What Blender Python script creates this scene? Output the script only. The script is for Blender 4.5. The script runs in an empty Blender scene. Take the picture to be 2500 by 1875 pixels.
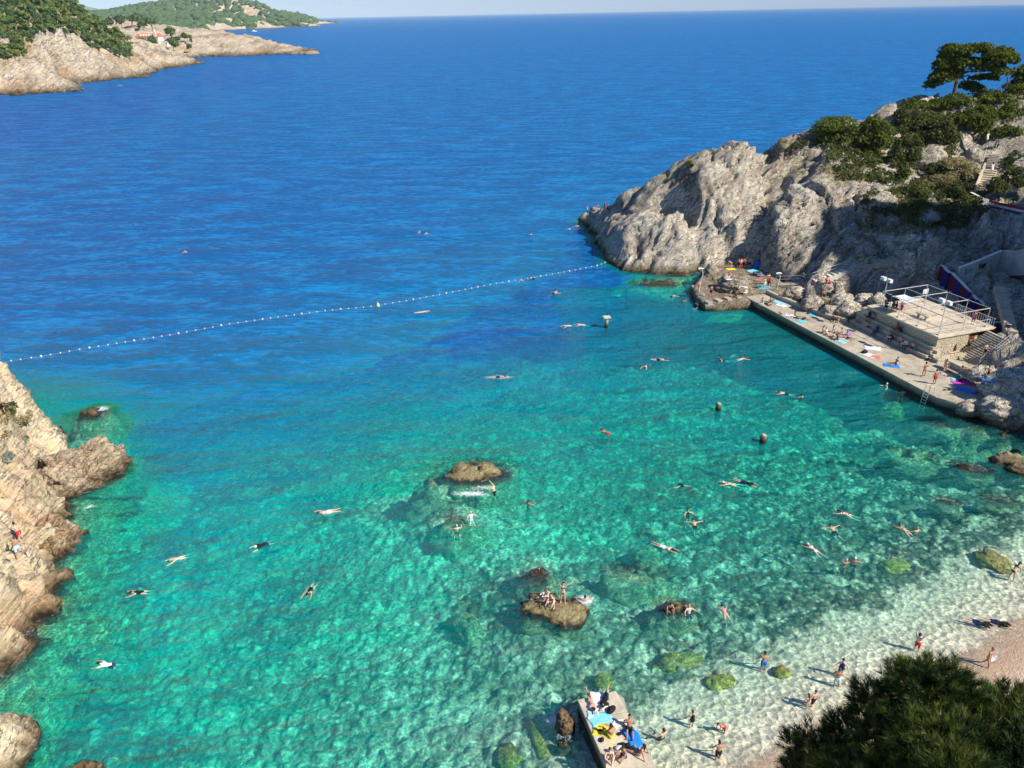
import bpy, math, random
import numpy as np
from mathutils import Vector, Matrix
random.seed(5); RNG = np.random.RandomState(5)
sc = bpy.context.scene; COL = sc.collection
R = math.radians
# ------------------------------------------------------------------ camera, light
H = 38.0; FPX = 1878.0; ROLL = R(1.11); PITCH = math.atan((937.5 - 33) / FPX)
_f = np.array([0, math.cos(PITCH), -math.sin(PITCH)]); _r0 = np.array([1., 0, 0]); _u0 = np.cross(_r0, _f)
_r = math.cos(ROLL) * _r0 - math.sin(ROLL) * _u0; _u = math.sin(ROLL) * _r0 + math.cos(ROLL) * _u0
CAM = np.array([0, 0, H])
cd = bpy.data.cameras.new('camera'); cam = bpy.data.objects.new('camera', cd); COL.objects.link(cam)
M = Matrix(((_r[0], _u[0], -_f[0], 0), (_r[1], _u[1], -_f[1], 0), (_r[2], _u[2], -_f[2], H), (0, 0, 0, 1)))
cam.matrix_world = M
cd.sensor_width = 36; cd.lens = 36 * FPX / 2500; cd.clip_start = 0.2; cd.clip_end = 120000
sc.camera = cam
SUN_DIR = np.array([.858, -.514, 0.]) * math.cos(R(42)); SUN_DIR[2] = math.sin(R(42))   # towards the sun
world = bpy.data.worlds.new('World'); sc.world = world; world.use_nodes = True
wn = world.node_tree; bg = wn.nodes['Background']; sky = wn.nodes.new('ShaderNodeTexSky')
sky.sky_type = 'NISHITA'; sky.sun_disc = False; sky.sun_elevation = R(42)
sky.sun_rotation = math.atan2(SUN_DIR[0], SUN_DIR[1]); sky.air_density = 1.0; sky.dust_density = 0.2; sky.ozone_density = 2.5
sky.altitude = 0
tint = wn.nodes.new('ShaderNodeMix'); tint.data_type = 'RGBA'; tint.blend_type = 'MULTIPLY'; tint.inputs[0].default_value = 1; tint.inputs[7].default_value = (.55, .83, 1.2, 1)
wn.links.new(sky.outputs[0], tint.inputs[6]); wn.links.new(tint.outputs[2], bg.inputs[0]); bg.inputs[1].default_value = 0.08
sd = bpy.data.lights.new('sun', 'SUN'); sd.energy = 5.0; sd.angle = R(.53); sd.color = (1, .94, .84)
sun = bpy.data.objects.new('sun', sd); COL.objects.link(sun)
sun.rotation_euler = Vector(SUN_DIR).to_track_quat('Z', 'Y').to_euler(); sun.location = (60, -60, 90)
sc.view_settings.view_transform = 'Standard'; sc.view_settings.look = 'None'; sc.view_settings.gamma = 1
sc.view_settings.use_curve_mapping = False; sc.view_settings.exposure = 0.5
cy = sc.cycles; cy.max_bounces = 5; cy.diffuse_bounces = 2; cy.glossy_bounces = 2; cy.transmission_bounces = 2
cy.transparent_max_bounces = 8; cy.volume_bounces = 0; cy.caustics_reflective = False; cy.caustics_refractive = False
cy.use_denoising = True; cy.use_adaptive_sampling = True

# ------------------------------------------------------------------ survey: sightings in the photo turned into places
def ray(px, py): return _f + _r * ((px - 1250) / FPX) + _u * ((937.5 - py) / FPX)
def P(px, py, z=0.):
    d = ray(px, py); return CAM + d * ((z - H) / d[2])
def PY(px, py, y):
    d = ray(px, py); return CAM + d * (y / d[1])

# ------------------------------------------------------------------ numpy noise
_perm = np.random.RandomState(11).permutation(256).astype(np.int64); _perm = np.concatenate([_perm, _perm, _perm])
_val = np.random.RandomState(12).rand(256)
def hsh(i, j, k): return _perm[(_perm[(_perm[i & 255] + j) & 255] + k) & 255]
def vnoise(x, y, z):
    i = np.floor(x).astype(np.int64); j = np.floor(y).astype(np.int64); k = np.floor(z).astype(np.int64)
    fx, fy, fz = x - i, y - j, z - k
    u, v, w = [t * t * (3 - 2 * t) for t in (fx, fy, fz)]
    def c(a, b, d): return _val[hsh(i + a, j + b, k + d)]
    l = lambda a, b, t: a + (b - a) * t
    return l(l(l(c(0,0,0), c(1,0,0), u), l(c(0,1,0), c(1,1,0), u), v), l(l(c(0,0,1), c(1,0,1), u), l(c(0,1,1), c(1,1,1), u), v), w) * 2 - 1
def fbm(x, y, z, o=4, g=.5):
    s = 0; a = 1; t = 0
    for n in range(o):
        s = s + a * vnoise(x + 17 * n, y + 31 * n, z + 7 * n); t += a; a *= g; x, y, z = x * 2.03, y * 2.03, z * 2.03
    return s / t
def ridged(x, y, z, o=4):
    s = 0; a = 1; t = 0
    for n in range(o):
        s = s + a * (1 - 2 * np.abs(vnoise(x + 11 * n, y + 5 * n, z + 3 * n))); t += a; a *= .5; x, y, z = x * 2.1, y * 2.1, z * 2.1
    return s / t
def worley(x, y, z, seed=0):
    """F1, F2, a random value of the nearest cell and a tilted facet height inside it"""
    i = np.floor(x).astype(np.int64); j = np.floor(y).astype(np.int64); k = np.floor(z).astype(np.int64)
    f1 = np.full(x.shape, 9.); f2 = np.full(x.shape, 9.); cid = np.zeros(x.shape); fac = np.zeros(x.shape)
    for a in (-1, 0, 1):
        for b in (-1, 0, 1):
            for c in (-1, 0, 1):
                h = hsh(i + a + seed, j + b, k + c); u1 = _val[h]; u2 = _val[(h + 57) & 255]; u3 = _val[(h + 113) & 255]
                px = i + a + u1 - x; py = j + b + u2 - y; pz = k + c + u3 - z
                d = px ** 2 + py ** 2 + pz ** 2
                m = d < f1; f2 = np.where(m, f1, np.minimum(f2, d)); cid = np.where(m, _val[(h + 200) & 255], cid); f1 = np.where(m, d, f1)
                fac = np.where(m, px * (u2 - .5) + py * (u3 - .5) + pz * (u1 - .5), fac)
    return np.sqrt(f1), np.sqrt(f2), cid, fac
def rocky(p, sc_, amp, tilt=(0, .25, 1), grain=(.78, .30, .55)):
    """limestone relief: tilted slabs split by cracks, with bedding ledges, sampled in 3-D"""
    t = np.array(tilt, float); t /= np.linalg.norm(t)
    q = p / sc_
    w = np.stack([fbm(q[:, 0] * .7 + 9 * n, q[:, 1] * .7, q[:, 2] * .7, 3) for n in range(3)], 1) * .35
    q = q + w
    g = np.array(grain, float); g -= t * (g @ t); g /= np.linalg.norm(g)
    al = q @ t; qs = q + np.outer(al, t) * 1.1 - np.outer(q @ g, g) * .5      # slabs flattened along the bedding, long along the grain
    f1, f2, cid, fac = worley(qs[:, 0], qs[:, 1], qs[:, 2])
    g1, g2, gid, gac = worley(qs[:, 0] * 2.3 + 5, qs[:, 1] * 2.3, qs[:, 2] * 2.3, 3)
    crack = np.clip((f2 - f1) / .07, 0, 1); crack2 = np.clip((g2 - g1) / .09, 0, 1)
    fine = fbm(q[:, 0] * 5, q[:, 1] * 5, q[:, 2] * 5, 3)
    bed = (al * 2.6 + .5 * fbm(q[:, 0] * 1.5, q[:, 1] * 1.5, q[:, 2] * 1.5, 2)) % 1.; led = np.where(bed < .8, bed / .8, (1 - bed) / .2)
    return amp * ((cid - .5) * .8 + 1.6 * fac + .16 * ridged(q[:, 0] * .6, q[:, 1] * .6, q[:, 2] * .6, 3) + .34 * (gid - .5) + .7 * gac - .42 * (1 - crack) - .2 * (1 - crack2) + .12 * fine + .26 * led)
class RBF:
    def __init__(s, pts, aniso=1.):
        s.p = np.array([(a[0], a[1]) for a in pts], float); z = np.array([a[2] for a in pts], float)
        D = np.linalg.norm(s.p[:, None] - s.p[None], axis=2); n = len(z)
        A = np.zeros((n + 3, n + 3)); A[:n, :n] = -D - np.eye(n) * .15; A[:n, n] = 1; A[:n, n+1:] = s.p; A[n, :n] = 1; A[n+1:, :n] = s.p.T
        s.w = np.linalg.lstsq(A, np.concatenate([z, [0, 0, 0]]), rcond=None)[0]
    def __call__(s, x, y):
        sh = x.shape; x = x.ravel(); y = y.ravel(); n = len(s.p); out = np.empty(len(x))
        for a in range(0, len(x), 60000):
            q = np.stack([x[a:a+60000], y[a:a+60000]], 1)
            D = np.sqrt(((q[:, None] - s.p[None]) ** 2).sum(2))
            out[a:a+60000] = -D @ s.w[:n] + s.w[n] + q @ s.w[n+1:]
        return out.reshape(sh)

# ------------------------------------------------------------------ mesh helpers
def mesh_np(name, v, f, mats=(), smooth=False, attrs=None, midx=None):
    me = bpy.data.meshes.new(name); v = np.asarray(v, np.float32); f = np.asarray(f, np.int32)
    me.vertices.add(len(v)); me.vertices.foreach_set('co', v.ravel())
    k = f.shape[1]; me.loops.add(f.size); me.loops.foreach_set('vertex_index', f.ravel())
    me.polygons.add(len(f)); me.polygons.foreach_set('loop_start', np.arange(0, f.size, k, dtype=np.int32))
    me.polygons.foreach_set('loop_total', np.full(len(f), k, np.int32))
    if midx is not None: me.polygons.foreach_set('material_index', np.asarray(midx, np.int32))
    if smooth: me.polygons.foreach_set('use_smooth', np.ones(len(f), bool))
    for m in mats: me.materials.append(m)
    if attrs:
        for an, av in attrs.items():
            a = me.attributes.new(an, 'FLOAT', 'POINT'); a.data.foreach_set('value', np.asarray(av, np.float32).ravel())
    me.update(calc_edges=True); me.validate()
    return me
def grid_faces(nr, nc):
    a = np.arange(nr * nc).reshape(nr, nc)
    return np.stack([a[:-1, :-1], a[:-1, 1:], a[1:, 1:], a[1:, :-1]], -1).reshape(-1, 4)
def add(name, me, parent=None, label=None, cat=None, group=None, kind=None, loc=None, rot=None, scale=None, mat=None):
    o = bpy.data.objects.new(name, me); COL.objects.link(o)
    if parent is not None: o.parent = parent
    if label: o['label'] = label
    if cat: o['category'] = cat
    if group: o['group'] = group
    if kind: o['kind'] = kind
    if loc is not None: o.location = [float(t) for t in loc]
    if rot is not None: o.rotation_euler = rot
    if scale is not None: o.scale = scale if hasattr(scale, '__len__') else (scale,) * 3
    if mat is not None and me is not None:
        if len(me.materials) == 0: me.materials.append(mat)
        o.material_slots[0].link = 'OBJECT'; o.material_slots[0].material = mat
    return o
class MB:
    """collects shapes, builds one mesh"""
    def __init__(s): s.v = []; s.f = []; s.n = 0
    def put(s, v, f): s.v += [tuple(map(float, p)) for p in v]; s.f += [tuple(i + s.n for i in q) for q in f]; s.n += len(v); return s
    def hexa(s, b, t):
        return s.put(list(b) + list(t), [(3,2,1,0), (4,5,6,7), (0,1,5,4), (1,2,6,5), (2,3,7,6), (3,0,4,7)])
    def box(s, c, h, ang=0.):
        ca, sa = math.cos(ang), math.sin(ang)
        q = [(c[0] + x * h[0] * ca - y * h[1] * sa, c[1] + x * h[0] * sa + y * h[1] * ca) for x, y in ((-1,-1), (1,-1), (1,1), (-1,1))]
        return s.hexa([(x, y, c[2] - h[2]) for x, y in q], [(x, y, c[2] + h[2]) for x, y in q])
    def prism(s, poly, z0, z1):
        n = len(poly); z0 = z0 if hasattr(z0, '__len__') else [z0] * n; z1 = z1 if hasattr(z1, '__len__') else [z1] * n
        v = [(p[0], p[1], a) for p, a in zip(poly, z0)] + [(p[0], p[1], a) for p, a in zip(poly, z1)]
        return s.put(v, [tuple(range(n))[::-1], tuple(range(n, 2 * n))] + [(i, (i + 1) % n, n + (i + 1) % n, n + i) for i in range(n)])
    def tube(s, pts, r, n=8, r1=None, caps=True):
        pts = [Vector([float(t) for t in p]) for p in pts]; m = len(pts); base = []
        for i, p in enumerate(pts):
            d = (pts[min(i + 1, m - 1)] - pts[max(i - 1, 0)]).normalized()
            a = d.orthogonal().normalized() if i == 0 else (a - d * a.dot(d)).normalized()
            b = d.cross(a); rr = r if r1 is None else r + (r1 - r) * i / max(1, m - 1)
            base.append([p + (a * math.cos(2 * math.pi * k / n) + b * math.sin(2 * math.pi * k / n)) * rr for k in range(n)])
        v = [q for ring in base for q in ring]
        f = [(i*n + k, i*n + (k+1) % n, (i+1)*n + (k+1) % n, (i+1)*n + k) for i in range(m - 1) for k in range(n)]
        if caps: f += [tuple(range(n))[::-1], tuple((m-1)*n + k for k in range(n))]
        return s.put(v, f)
    def mesh(s, name, mat=None, smooth=False):
        me = bpy.data.meshes.new(name); me.from_pydata(s.v, [], s.f)
        if mat: me.materials.append(mat)
        if smooth: me.polygons.foreach_set('use_smooth', np.ones(len(me.polygons), bool))
        me.update(); return me
    def obj(s, name, mat, parent=None, smooth=False, bevel=0, **k):
        o = add(name, s.mesh(name, mat, smooth), parent, **k)
        if bevel:
            m = o.modifiers.new('b', 'BEVEL'); m.width = bevel; m.segments = 1; m.limit_method = 'ANGLE'
        return o
def empty(name, loc=(0, 0, 0), rz=0., **k):
    return add(name, None, loc=loc, rot=(0, 0, rz), **k)

# ------------------------------------------------------------------ materials
class N:
    def __init__(s, name):
        s.m = bpy.data.materials.new(name); s.m.use_nodes = True; s.t = s.m.node_tree; s.t.nodes.clear()
        s.out = s.t.nodes.new('ShaderNodeOutputMaterial')
    def n(s, typ, props=None, **ins):
        nd = s.t.nodes.new('ShaderNode' + typ)
        for k, v in (props or {}).items(): setattr(nd, k, v)
        for k, v in ins.items():
            key = int(k[1:]) if k[0] == 'i' and k[1:].isdigit() else k.replace('_', ' ')
            s.set(nd.inputs[key], v)
        return nd
    def set(s, sock, v):
        if isinstance(v, bpy.types.NodeSocket): s.t.links.new(v, sock)
        elif isinstance(v, bpy.types.Node): s.t.links.new(v.outputs[0], sock)
        else: sock.default_value = v
    def math(s, op, a, b=0., c=0., clamp=False):
        nd = s.n('Math', {'operation': op, 'use_clamp': clamp}); s.set(nd.inputs[0], a); s.set(nd.inputs[1], b); s.set(nd.inputs[2], c); return nd.outputs[0]
    def vm(s, op, a, b=(0, 0, 0)):
        nd = s.n('VectorMath', {'operation': op}); s.set(nd.inputs[0], a); s.set(nd.inputs[1], b); return nd.outputs[0]
    def mix(s, fac, a, b, blend='MIX'):
        nd = s.n('Mix', {'data_type': 'RGBA', 'blend_type': blend}); s.set(nd.inputs[0], fac)
        s.set(nd.inputs[6], a if not isinstance(a, tuple) or len(a) == 4 else a + (1,)); s.set(nd.inputs[7], b if not isinstance(b, tuple) or len(b) == 4 else b + (1,)); return nd.outputs[2]
    def ramp(s, fac, stops, interp='LINEAR'):
        nd = s.n('ValToRGB'); s.set(nd.inputs[0], fac); r = nd.color_ramp; r.interpolation = interp
        while len(r.elements) < len(stops): r.elements.new(.5)
        for e, (p, c) in zip(r.elements, stops):
            e.position = p; e.color = (c, c, c, 1) if not hasattr(c, '__len__') else tuple(c) + (1,)
        return nd.outputs[0]
    def pos(s): return s.n('NewGeometry').outputs['Position']
    def noise(s, vec, scale, detail=4, rough=.55, dist=0.):
        return s.n('TexNoise', None, Vector=vec, Scale=scale, Detail=detail, Roughness=rough, Distortion=dist).outputs[0]
    def mapr(s, v, a, b, c=0., d=1., clamp=True):
        nd = s.n('MapRange', {'clamp': clamp}); s.set(nd.inputs[0], v)
        for i, t in enumerate((a, b, c, d)): s.set(nd.inputs[i + 1], t)
        return nd.outputs[0]
    def bump(s, h, strength=.5, dist=.1, normal=None):
        nd = s.n('Bump', None, Height=h, Strength=strength, Distance=dist)
        if normal is not None: s.set(nd.inputs['Normal'], normal)
        return nd.outputs[0]
    def bsdf(s, color, rough=.8, spec=.3, normal=None, **k):
        nd = s.n('BsdfPrincipled'); s.set(nd.inputs['Base Color'], color if not isinstance(color, tuple) or len(color) == 4 else color + (1,))
        s.set(nd.inputs['Roughness'], rough); s.set(nd.inputs['Specular IOR Level'], spec)
        if normal is not None: s.set(nd.inputs['Normal'], normal)
        for a, b in k.items(): s.set(nd.inputs[a.replace('_', ' ')], b)
        s.set(s.out.inputs[0], nd.outputs[0]); return nd

def rock_mat(name, light, mid, dark, stain=(.36, .2, .11), stain_amt=.5, scale=1., algae=True, grass=0., crackle=.5, seam_amt=.8, alg=(.16, .11, .055), uwc=(.30, .27, .16)):
    m = N(name); p = m.pos()
    n1 = m.noise(p, .09 * scale, 5, .6); n2 = m.noise(p, .8 * scale, 6, .65, .3); n3 = m.noise(p, 6 * scale, 4, .7)
    wv = m.vm('ADD', p, m.vm('SCALE', m.n('TexNoise', None, Vector=p, Scale=.5 * scale, Detail=3.).outputs[1]))
    sc1 = m.n('VectorMath', {'operation': 'SCALE'}); m.set(sc1.inputs[0], m.n('TexNoise', None, Vector=p, Scale=.45 * scale, Detail=3.).outputs[1]); sc1.inputs[3].default_value = 1.6 / scale
    q = m.vm('ADD', p, sc1.outputs[0]); q = m.vm('MULTIPLY', q, (1, 1, 1.7))
    v1 = m.n('TexVoronoi', {'feature': 'DISTANCE_TO_EDGE'}, Vector=q, Scale=.42 * scale).outputs[0]
    v2 = m.n('TexVoronoi', {'feature': 'DISTANCE_TO_EDGE'}, Vector=q, Scale=1.5 * scale).outputs[0]
    vc = m.n('TexVoronoi', {'feature': 'F1'}, Vector=q, Scale=1.5 * scale).outputs[1]
    col = m.mix(m.mapr(n2, .35, .65), mid, light)
    col = m.mix(m.mapr(n1, .48, .62), col, m.mix(.5, mid, dark))
    col = m.mix(.12, col, m.mix(.5, vc, (.5, .5, .5)), 'OVERLAY')
    col = m.mix(m.math('MULTIPLY', m.mapr(n3, .5, .75), .45), col, dark)
    st = m.math('MULTIPLY', m.mapr(m.noise(m.vm('ADD', p, (40, 7, 3)), .11 * scale, 4, .6), .54, .66), stain_amt)
    col = m.mix(st, col, stain)
    brk = m.mapr(m.noise(p, 1.1 * scale, 3, .6), .42, .6); c1 = m.math('MAXIMUM', m.mapr(v1, .0, .03, 0., 1.), m.math('MULTIPLY', brk, .9)); c2 = m.math('MAXIMUM', m.mapr(v2, 0., .05, .45, 1.), brk)
    crk = m.math('MINIMUM', c1, c2)
    col = m.mix(m.math('MULTIPLY', m.math('SUBTRACT', 1., crk), crackle), col, tuple(t * .35 for t in dark))
    # bedding: long thin dark seams and paler bands
    dt = lambda w: m.n('VectorMath', {'operation': 'DOT_PRODUCT'}, i0=p, i1=w).outputs['Value']
    bv = m.n('CombineXYZ'); m.set(bv.inputs[0], m.math('MULTIPLY', dt((-.62, -.1, .78)), 2.2 * scale)); m.set(bv.inputs[1], m.math('MULTIPLY', dt((.75, .3, .59)), .28 * scale)); m.set(bv.inputs[2], m.math('MULTIPLY', dt((-.3, .95, .1)), .5 * scale))
    bn_ = m.noise(bv, 1., 5, .62, .25); seam = m.mapr(m.math('ABSOLUTE', m.math('SUBTRACT', bn_, .5)), 0., .022, 1., 0.)
    seam = m.math('MULTIPLY', seam, m.mapr(n2, .42, .6)); col = m.mix(m.math('MULTIPLY', seam, seam_amt), col, tuple(t * .3 for t in dark)); col = m.mix(m.mapr(bn_, .56, .7, 0., .45), col, light)
    z = m.n('SeparateXYZ', None, Vector=p).outputs[2]
    if algae:
        zn = m.math('ADD', z, m.math('MULTIPLY', m.math('SUBTRACT', n2, .5), 2.2 / scale))
        col = m.mix(m.mapr(zn, .45 / scale, 1.5 / scale, .85, 0.), col, alg)
        col = m.mix(m.mapr(zn, -.05 / scale, .45 / scale, 1., 0.), col, (.03, .022, .014))
        uw = m.mix(m.mapr(n2, .4, .6), (.09, .12, .055), (.38, .38, .22)); uw = m.mix(m.mapr(n1, .5, .62), uw, (.22, .23, .13))
        col = m.mix(m.mapr(z, -.25, -.75), col, uw)
    if grass:
        nz = m.n('SeparateXYZ', None, Vector=m.n('NewGeometry').outputs['Normal']).outputs[2]
        g = m.math('MULTIPLY', m.mapr(m.noise(p, .22, 6, .7), .5, .58), m.mapr(nz, .55, .85)); g = m.math('MULTIPLY', g, m.mapr(z, 7., 12.))
        gcol = m.mix(m.mapr(m.noise(p, 1.7, 4, .6), .4, .6), (.10, .12, .03), (.36, .29, .14))
        col = m.mix(m.math('MULTIPLY', g, grass), col, gcol)
    hgt = m.math('ADD', m.math('MULTIPLY', n2, .8), m.math('MULTIPLY', n3, .25)); hgt = m.math('ADD', hgt, m.math('MULTIPLY', bn_, 1.2)); hgt = m.math('SUBTRACT', hgt, m.math('MULTIPLY', seam, .5)); hgt = m.math('ADD', hgt, m.math('MULTIPLY', crk, crackle))
    m.bsdf(col, .92, .15, m.bump(hgt, 1., .5 / scale)); return m.m
MAT = {}
MAT['rock'] = rock_mat('limestone', (.74, .655, .52), (.53, .465, .37), (.22, .19, .155), grass=.85, stain=(.27, .16, .11))
MAT['rock_warm'] = rock_mat('warm_limestone', (.80, .67, .46), (.66, .52, .33), (.42, .31, .19), stain=(.55, .29, .13), stain_amt=.6, crackle=.1, seam_amt=.45)  # warm cream colour of the stone itself
MAT['rock_far'] = rock_mat('far_limestone', (.74, .62, .46), (.56, .45, .31), (.26, .2, .14), scale=.3, stain=(.5, .3, .13), stain_amt=.7, crackle=.3)
MAT['rock_reef'] = rock_mat('reef_rock', (.42, .35, .20), (.30, .24, .12), (.15, .115, .055), stain=(.42, .34, .08), scale=2.0, crackle=.3, alg=(.36, .29, .14))
MAT['rock_low'] = rock_mat('weathered_rock', (.42, .34, .22), (.29, .23, .14), (.13, .10, .06), stain=(.34, .28, .08), scale=1.6, crackle=.2)

def simple(name, color, rough=.7, spec=.3, var=.12, scale=6., bump=0., metal=0.):
    m = N(name); p = m.n('TexCoord').outputs['Object']
    n = m.noise(p, scale, 4, .6); c = tuple(color)
    col = m.mix(m.mapr(n, .3, .7), tuple(t * (1 - var) for t in c), tuple(min(1, t * (1 + var)) for t in c))
    m.bsdf(col, rough, spec, m.bump(n, .4, bump) if bump else None, Metallic=metal); return m.m

# concrete
def concrete(name, a, b, edge=False):
    m = N(name); p = m.pos(); n1 = m.noise(p, .35, 6, .65); n2 = m.noise(p, 3., 5, .7); n3 = m.noise(p, 22., 3, .6)
    col = m.mix(m.mapr(n1, .42, .58), a, b); col = m.mix(m.math('MULTIPLY', m.mapr(m.noise(p, .9, 6, .75, .5), .5, .62), .6), col, tuple(t * .55 for t in a)); col = m.mix(m.math('MULTIPLY', m.mapr(n2, .52, .7), .6), col, tuple(t * .5 for t in a))
    z = m.n('SeparateXYZ', None, Vector=p).outputs[2]; zn = m.math('ADD', z, m.math('MULTIPLY', n2, .5))
    col = m.mix(m.mapr(zn, .55, 1.3, 1., 0.), col, (.03, .025, .014))  # sides below deck level: dark algae plus painted-in shade
    m.bsdf(col, .9, .2, m.bump(m.math('ADD', n2, m.math('MULTIPLY', n3, .3)), .7, .06)); return m.m
MAT['concrete'] = concrete('worn_concrete', (.50, .43, .32), (.40, .345, .255))
MAT['concrete_pale'] = concrete('pale_concrete', (.62, .53, .40), (.52, .44, .32))
# ------------------------------------------------------------------ right headland
def pl(l, z): return [tuple(P(a, b, z)) for a, b in l]
ridge = [(1449,508,150),(1475,500,147),(1520,482,143),(1560,462,140),(1620,428,137),(1680,395,135),(1740,374,134),(1810,366,133),(1850,378,134),(1900,366,136),(1960,345,138),(2020,330,140),(2100,300,142),(2180,262,145),(2250,248,148),(2330,245,150),(2420,235,152),(2500,225,155),(2650,190,160)]
RC = [tuple(PY(*a)) for a in ridge]; RC[-1:] = [(113, 160, 26), (150, 168, 32), (190, 180, 38)]
back = []
for (x, y, z) in list(RC):
    back.append((x - 1.5, y + (5 if z < 14 else 7), z * (.45 if z < 14 else .75))); back.append((x - 3, y + (11 if z < 18 else 17), -4)); back.append((x - 5, y + 40, -16))
RC += back
RC += pl([(1442,556),(1458,588),(1482,618),(1520,647),(1560,660),(1600,665),(1640,668),(1690,668),(1700,690)], .2)
RC += [(x - 4.5, y - 3.5, -6) for x, y, z in pl([(1442,556),(1458,588),(1482,618),(1520,647)], 0)]
RC += [(x - 1.0, y - 6, -5) for x, y, z in pl([(1560,660),(1600,665),(1640,668)], 0)]
RC += [tuple(PY(*a)) for a in [(1480,560,137),(1500,530,140),(1545,560,127.5),(1600,560,124.5),(1640,610,120.5),(1590,500,134),(1660,560,122.5),(1700,600,120),(1740,570,120.5),(1800,560,120.5),(1700,460,130),(1750,420,131.5),(1800,440,129),
  (1880,440,131),(1880,400,134.5),(1935,420,132.5),(1900,480,128.8),(1850,500,126),(2010,395,130),(2010,440,125.3),(2000,490,121),(2065,415,128),(1695,540,127),(1705,590,123),(1655,520,127),
  (1860,570,117.5),(1900,560,117),(2100,450,127),(2200,450,127),(2300,450,127),(2400,430,130),(1960,400,134),(2100,380,136),(2200,360,138),(2300,330,142),(2000,560,115),(2100,560,113),(2200,560,113),(2300,560,113),(2400,560,113),(2500,560,112),
  (2000,640,110),(2100,640,107),(2200,640,106),(2300,640,106),(2400,640,106),(2500,640,105),(2390,480,122),(2500,520,116),(2290,645,104),(2380,715,96.5),(2440,715,97),(2500,740,94),(2500,820,86)]]
RC += pl([(1780,645),(1830,648),(1865,662),(1885,700)], 1.1)                   # cliff foot behind the flat rocks
RC += [(P(a, b, 1.6)[0], P(a, b, 1.6)[1], 1.5) for a, b in [(1905,712),(1960,742),(2020,778)]]
RC += pl([(1740,660),(1800,670),(1760,700),(1820,690)], .55)                  # shelf
RC += pl([(2050,790),(2100,820),(2170,850),(2230,880),(2300,900),(2200,800),(2300,850),(2340,890),(2250,760),(2200,740),(2150,740),(2320,780)], .7)
RC += pl([(2380,905)], 1.0) + pl([(2440,905)], 2.0) + pl([(2500,905)], 3.) + pl([(2420,965)], 1.4) + pl([(2470,985)], 1.6) + pl([(2450,1000),(2500,1030)], .6) + pl([(2370,985)], .9) + pl([(2345,1000),(2400,1020)], .2) + pl([(2380,1035),(2450,1075),(2500,1110)], -1.0)
RC += pl([(1700,720),(1740,765),(1830,745),(1900,790),(2000,850),(2100,900),(2200,955),(2290,1000)], -3.2) + pl([(1650,700),(1700,800),(1900,850),(2100,960)], -5.5)
RC += [(24, 42, -3), (10, 45, -5), (34, 44, -3), (30, 50, -4), (38, 50, -2.6), (42, 54, -2.4), (0, 60, -8), (30, 60, -4.5), (38, 64, -3.6), (20, 72, -6), (12, 150, -10), (11.5, 142, -10), (12.5, 134, -9), (9, 152, -13), (8, 140, -12), (11, 131, -10), (14, 160, -14), (-25, 120, -22), (-25, 170, -26), (-20, 80, -10), (20, 90, -6), (1, 165, -20), (-12, 150, -20), (10, 120, -9), (15, 175, -20), (60, 190, -22), (120, 215, -22), (200, 240, -22), (52, 58, -.6), (60, 61, 4), (62, 50, 2), (75, 55, 12), (72, 75, 10), (78, 90, 10), (95, 100, 16), (110, 120, 22), (125, 140, 27), (90, 80, 17)]
HR = RBF(RC)
def sstep(a, b, x):
    t = np.clip((x - a) / (b - a), 0, 1); return t * t * (3 - 2 * t)
def poly_mask(px, py, poly, soft):
    """1 inside the polygon, falling to 0 over soft metres outside"""
    poly = np.array(poly)[:, :2]; ins = np.zeros(px.shape, bool); dmin = np.full(px.shape, 1e9); n = len(poly)
    for i in range(n):
        a = poly[i]; b = poly[(i + 1) % n]; e = b - a
        t = np.clip(((px - a[0]) * e[0] + (py - a[1]) * e[1]) / (e @ e), 0, 1)
        dmin = np.minimum(dmin, np.hypot(px - a[0] - e[0] * t, py - a[1] - e[1] * t))
        c = ((a[1] > py) != (b[1] > py)); c &= px < (b[0] - a[0]) * (py - a[1]) / (b[1] - a[1] + 1e-12) + a[0]; ins ^= c
    return np.where(ins, 1., np.clip(1 - dmin / soft, 0, 1))
# flat-ground footprint: bathing platform, promenade, terrace block and the paved corner by the stairs
E0 = P(1826, 727, 1.2)[:2]; E1 = P(2268, 960, 1.2)[:2]; UU = (E1 - E0) / np.linalg.norm(E1 - E0); VV = np.array([-UU[1], UU[0]]); PLEN = np.linalg.norm(E1 - E0)
def Q(u, v): return E0 + UU * u + VV * v
def uv(p): d = np.array(p[:2]) - E0; return d @ UU, d @ VV
flat = [P(1700, 735, 1.2), P(1760, 648, 1.2), P(1850, 650, 1.2), P(1885, 700, 1.2), P(1975, 741, 1.2), P(2075, 742, 1.2), P(2110, 718, 1.2), P(2230, 690, 3), P(2385, 790, 3), P(2400, 850, 1.2), P(2370, 890, 1.2), P(2400, 950, 1.2), P(2380, 1000, 1.2), P(2300, 1000, 1.2)]
def tri_grid(x0, x1, y0, y1, s):
    xs = np.arange(x0, x1 + s, s); ys = np.arange(y0, y1 + s, s); X, Y = np.meshgrid(xs, ys); return X, Y
def terrain(name, X, Y, Z, disp, mask, mats, label=None, **k):
    Gy, Gx = np.gradient(Z, Y[:, 0], X[0]); nrm = np.stack([-Gx, -Gy, np.ones_like(Z)], -1); nrm /= np.linalg.norm(nrm, axis=2, keepdims=True)
    p = np.stack([X, Y, Z], -1).reshape(-1, 3); d = disp(p) * mask.ravel()
    v = p + nrm.reshape(-1, 3) * d[:, None]
    f = grid_faces(*X.shape); keep = (v[f][:, :, 2].max(1) > -3.0); 
    f = f[keep]; used = np.unique(f); re = np.zeros(len(v), np.int64); re[used] = np.arange(len(used))
    me = mesh_np(name, v[used], re[f], mats, smooth=False)
    o = add(name, me, **k); return o, v
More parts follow.
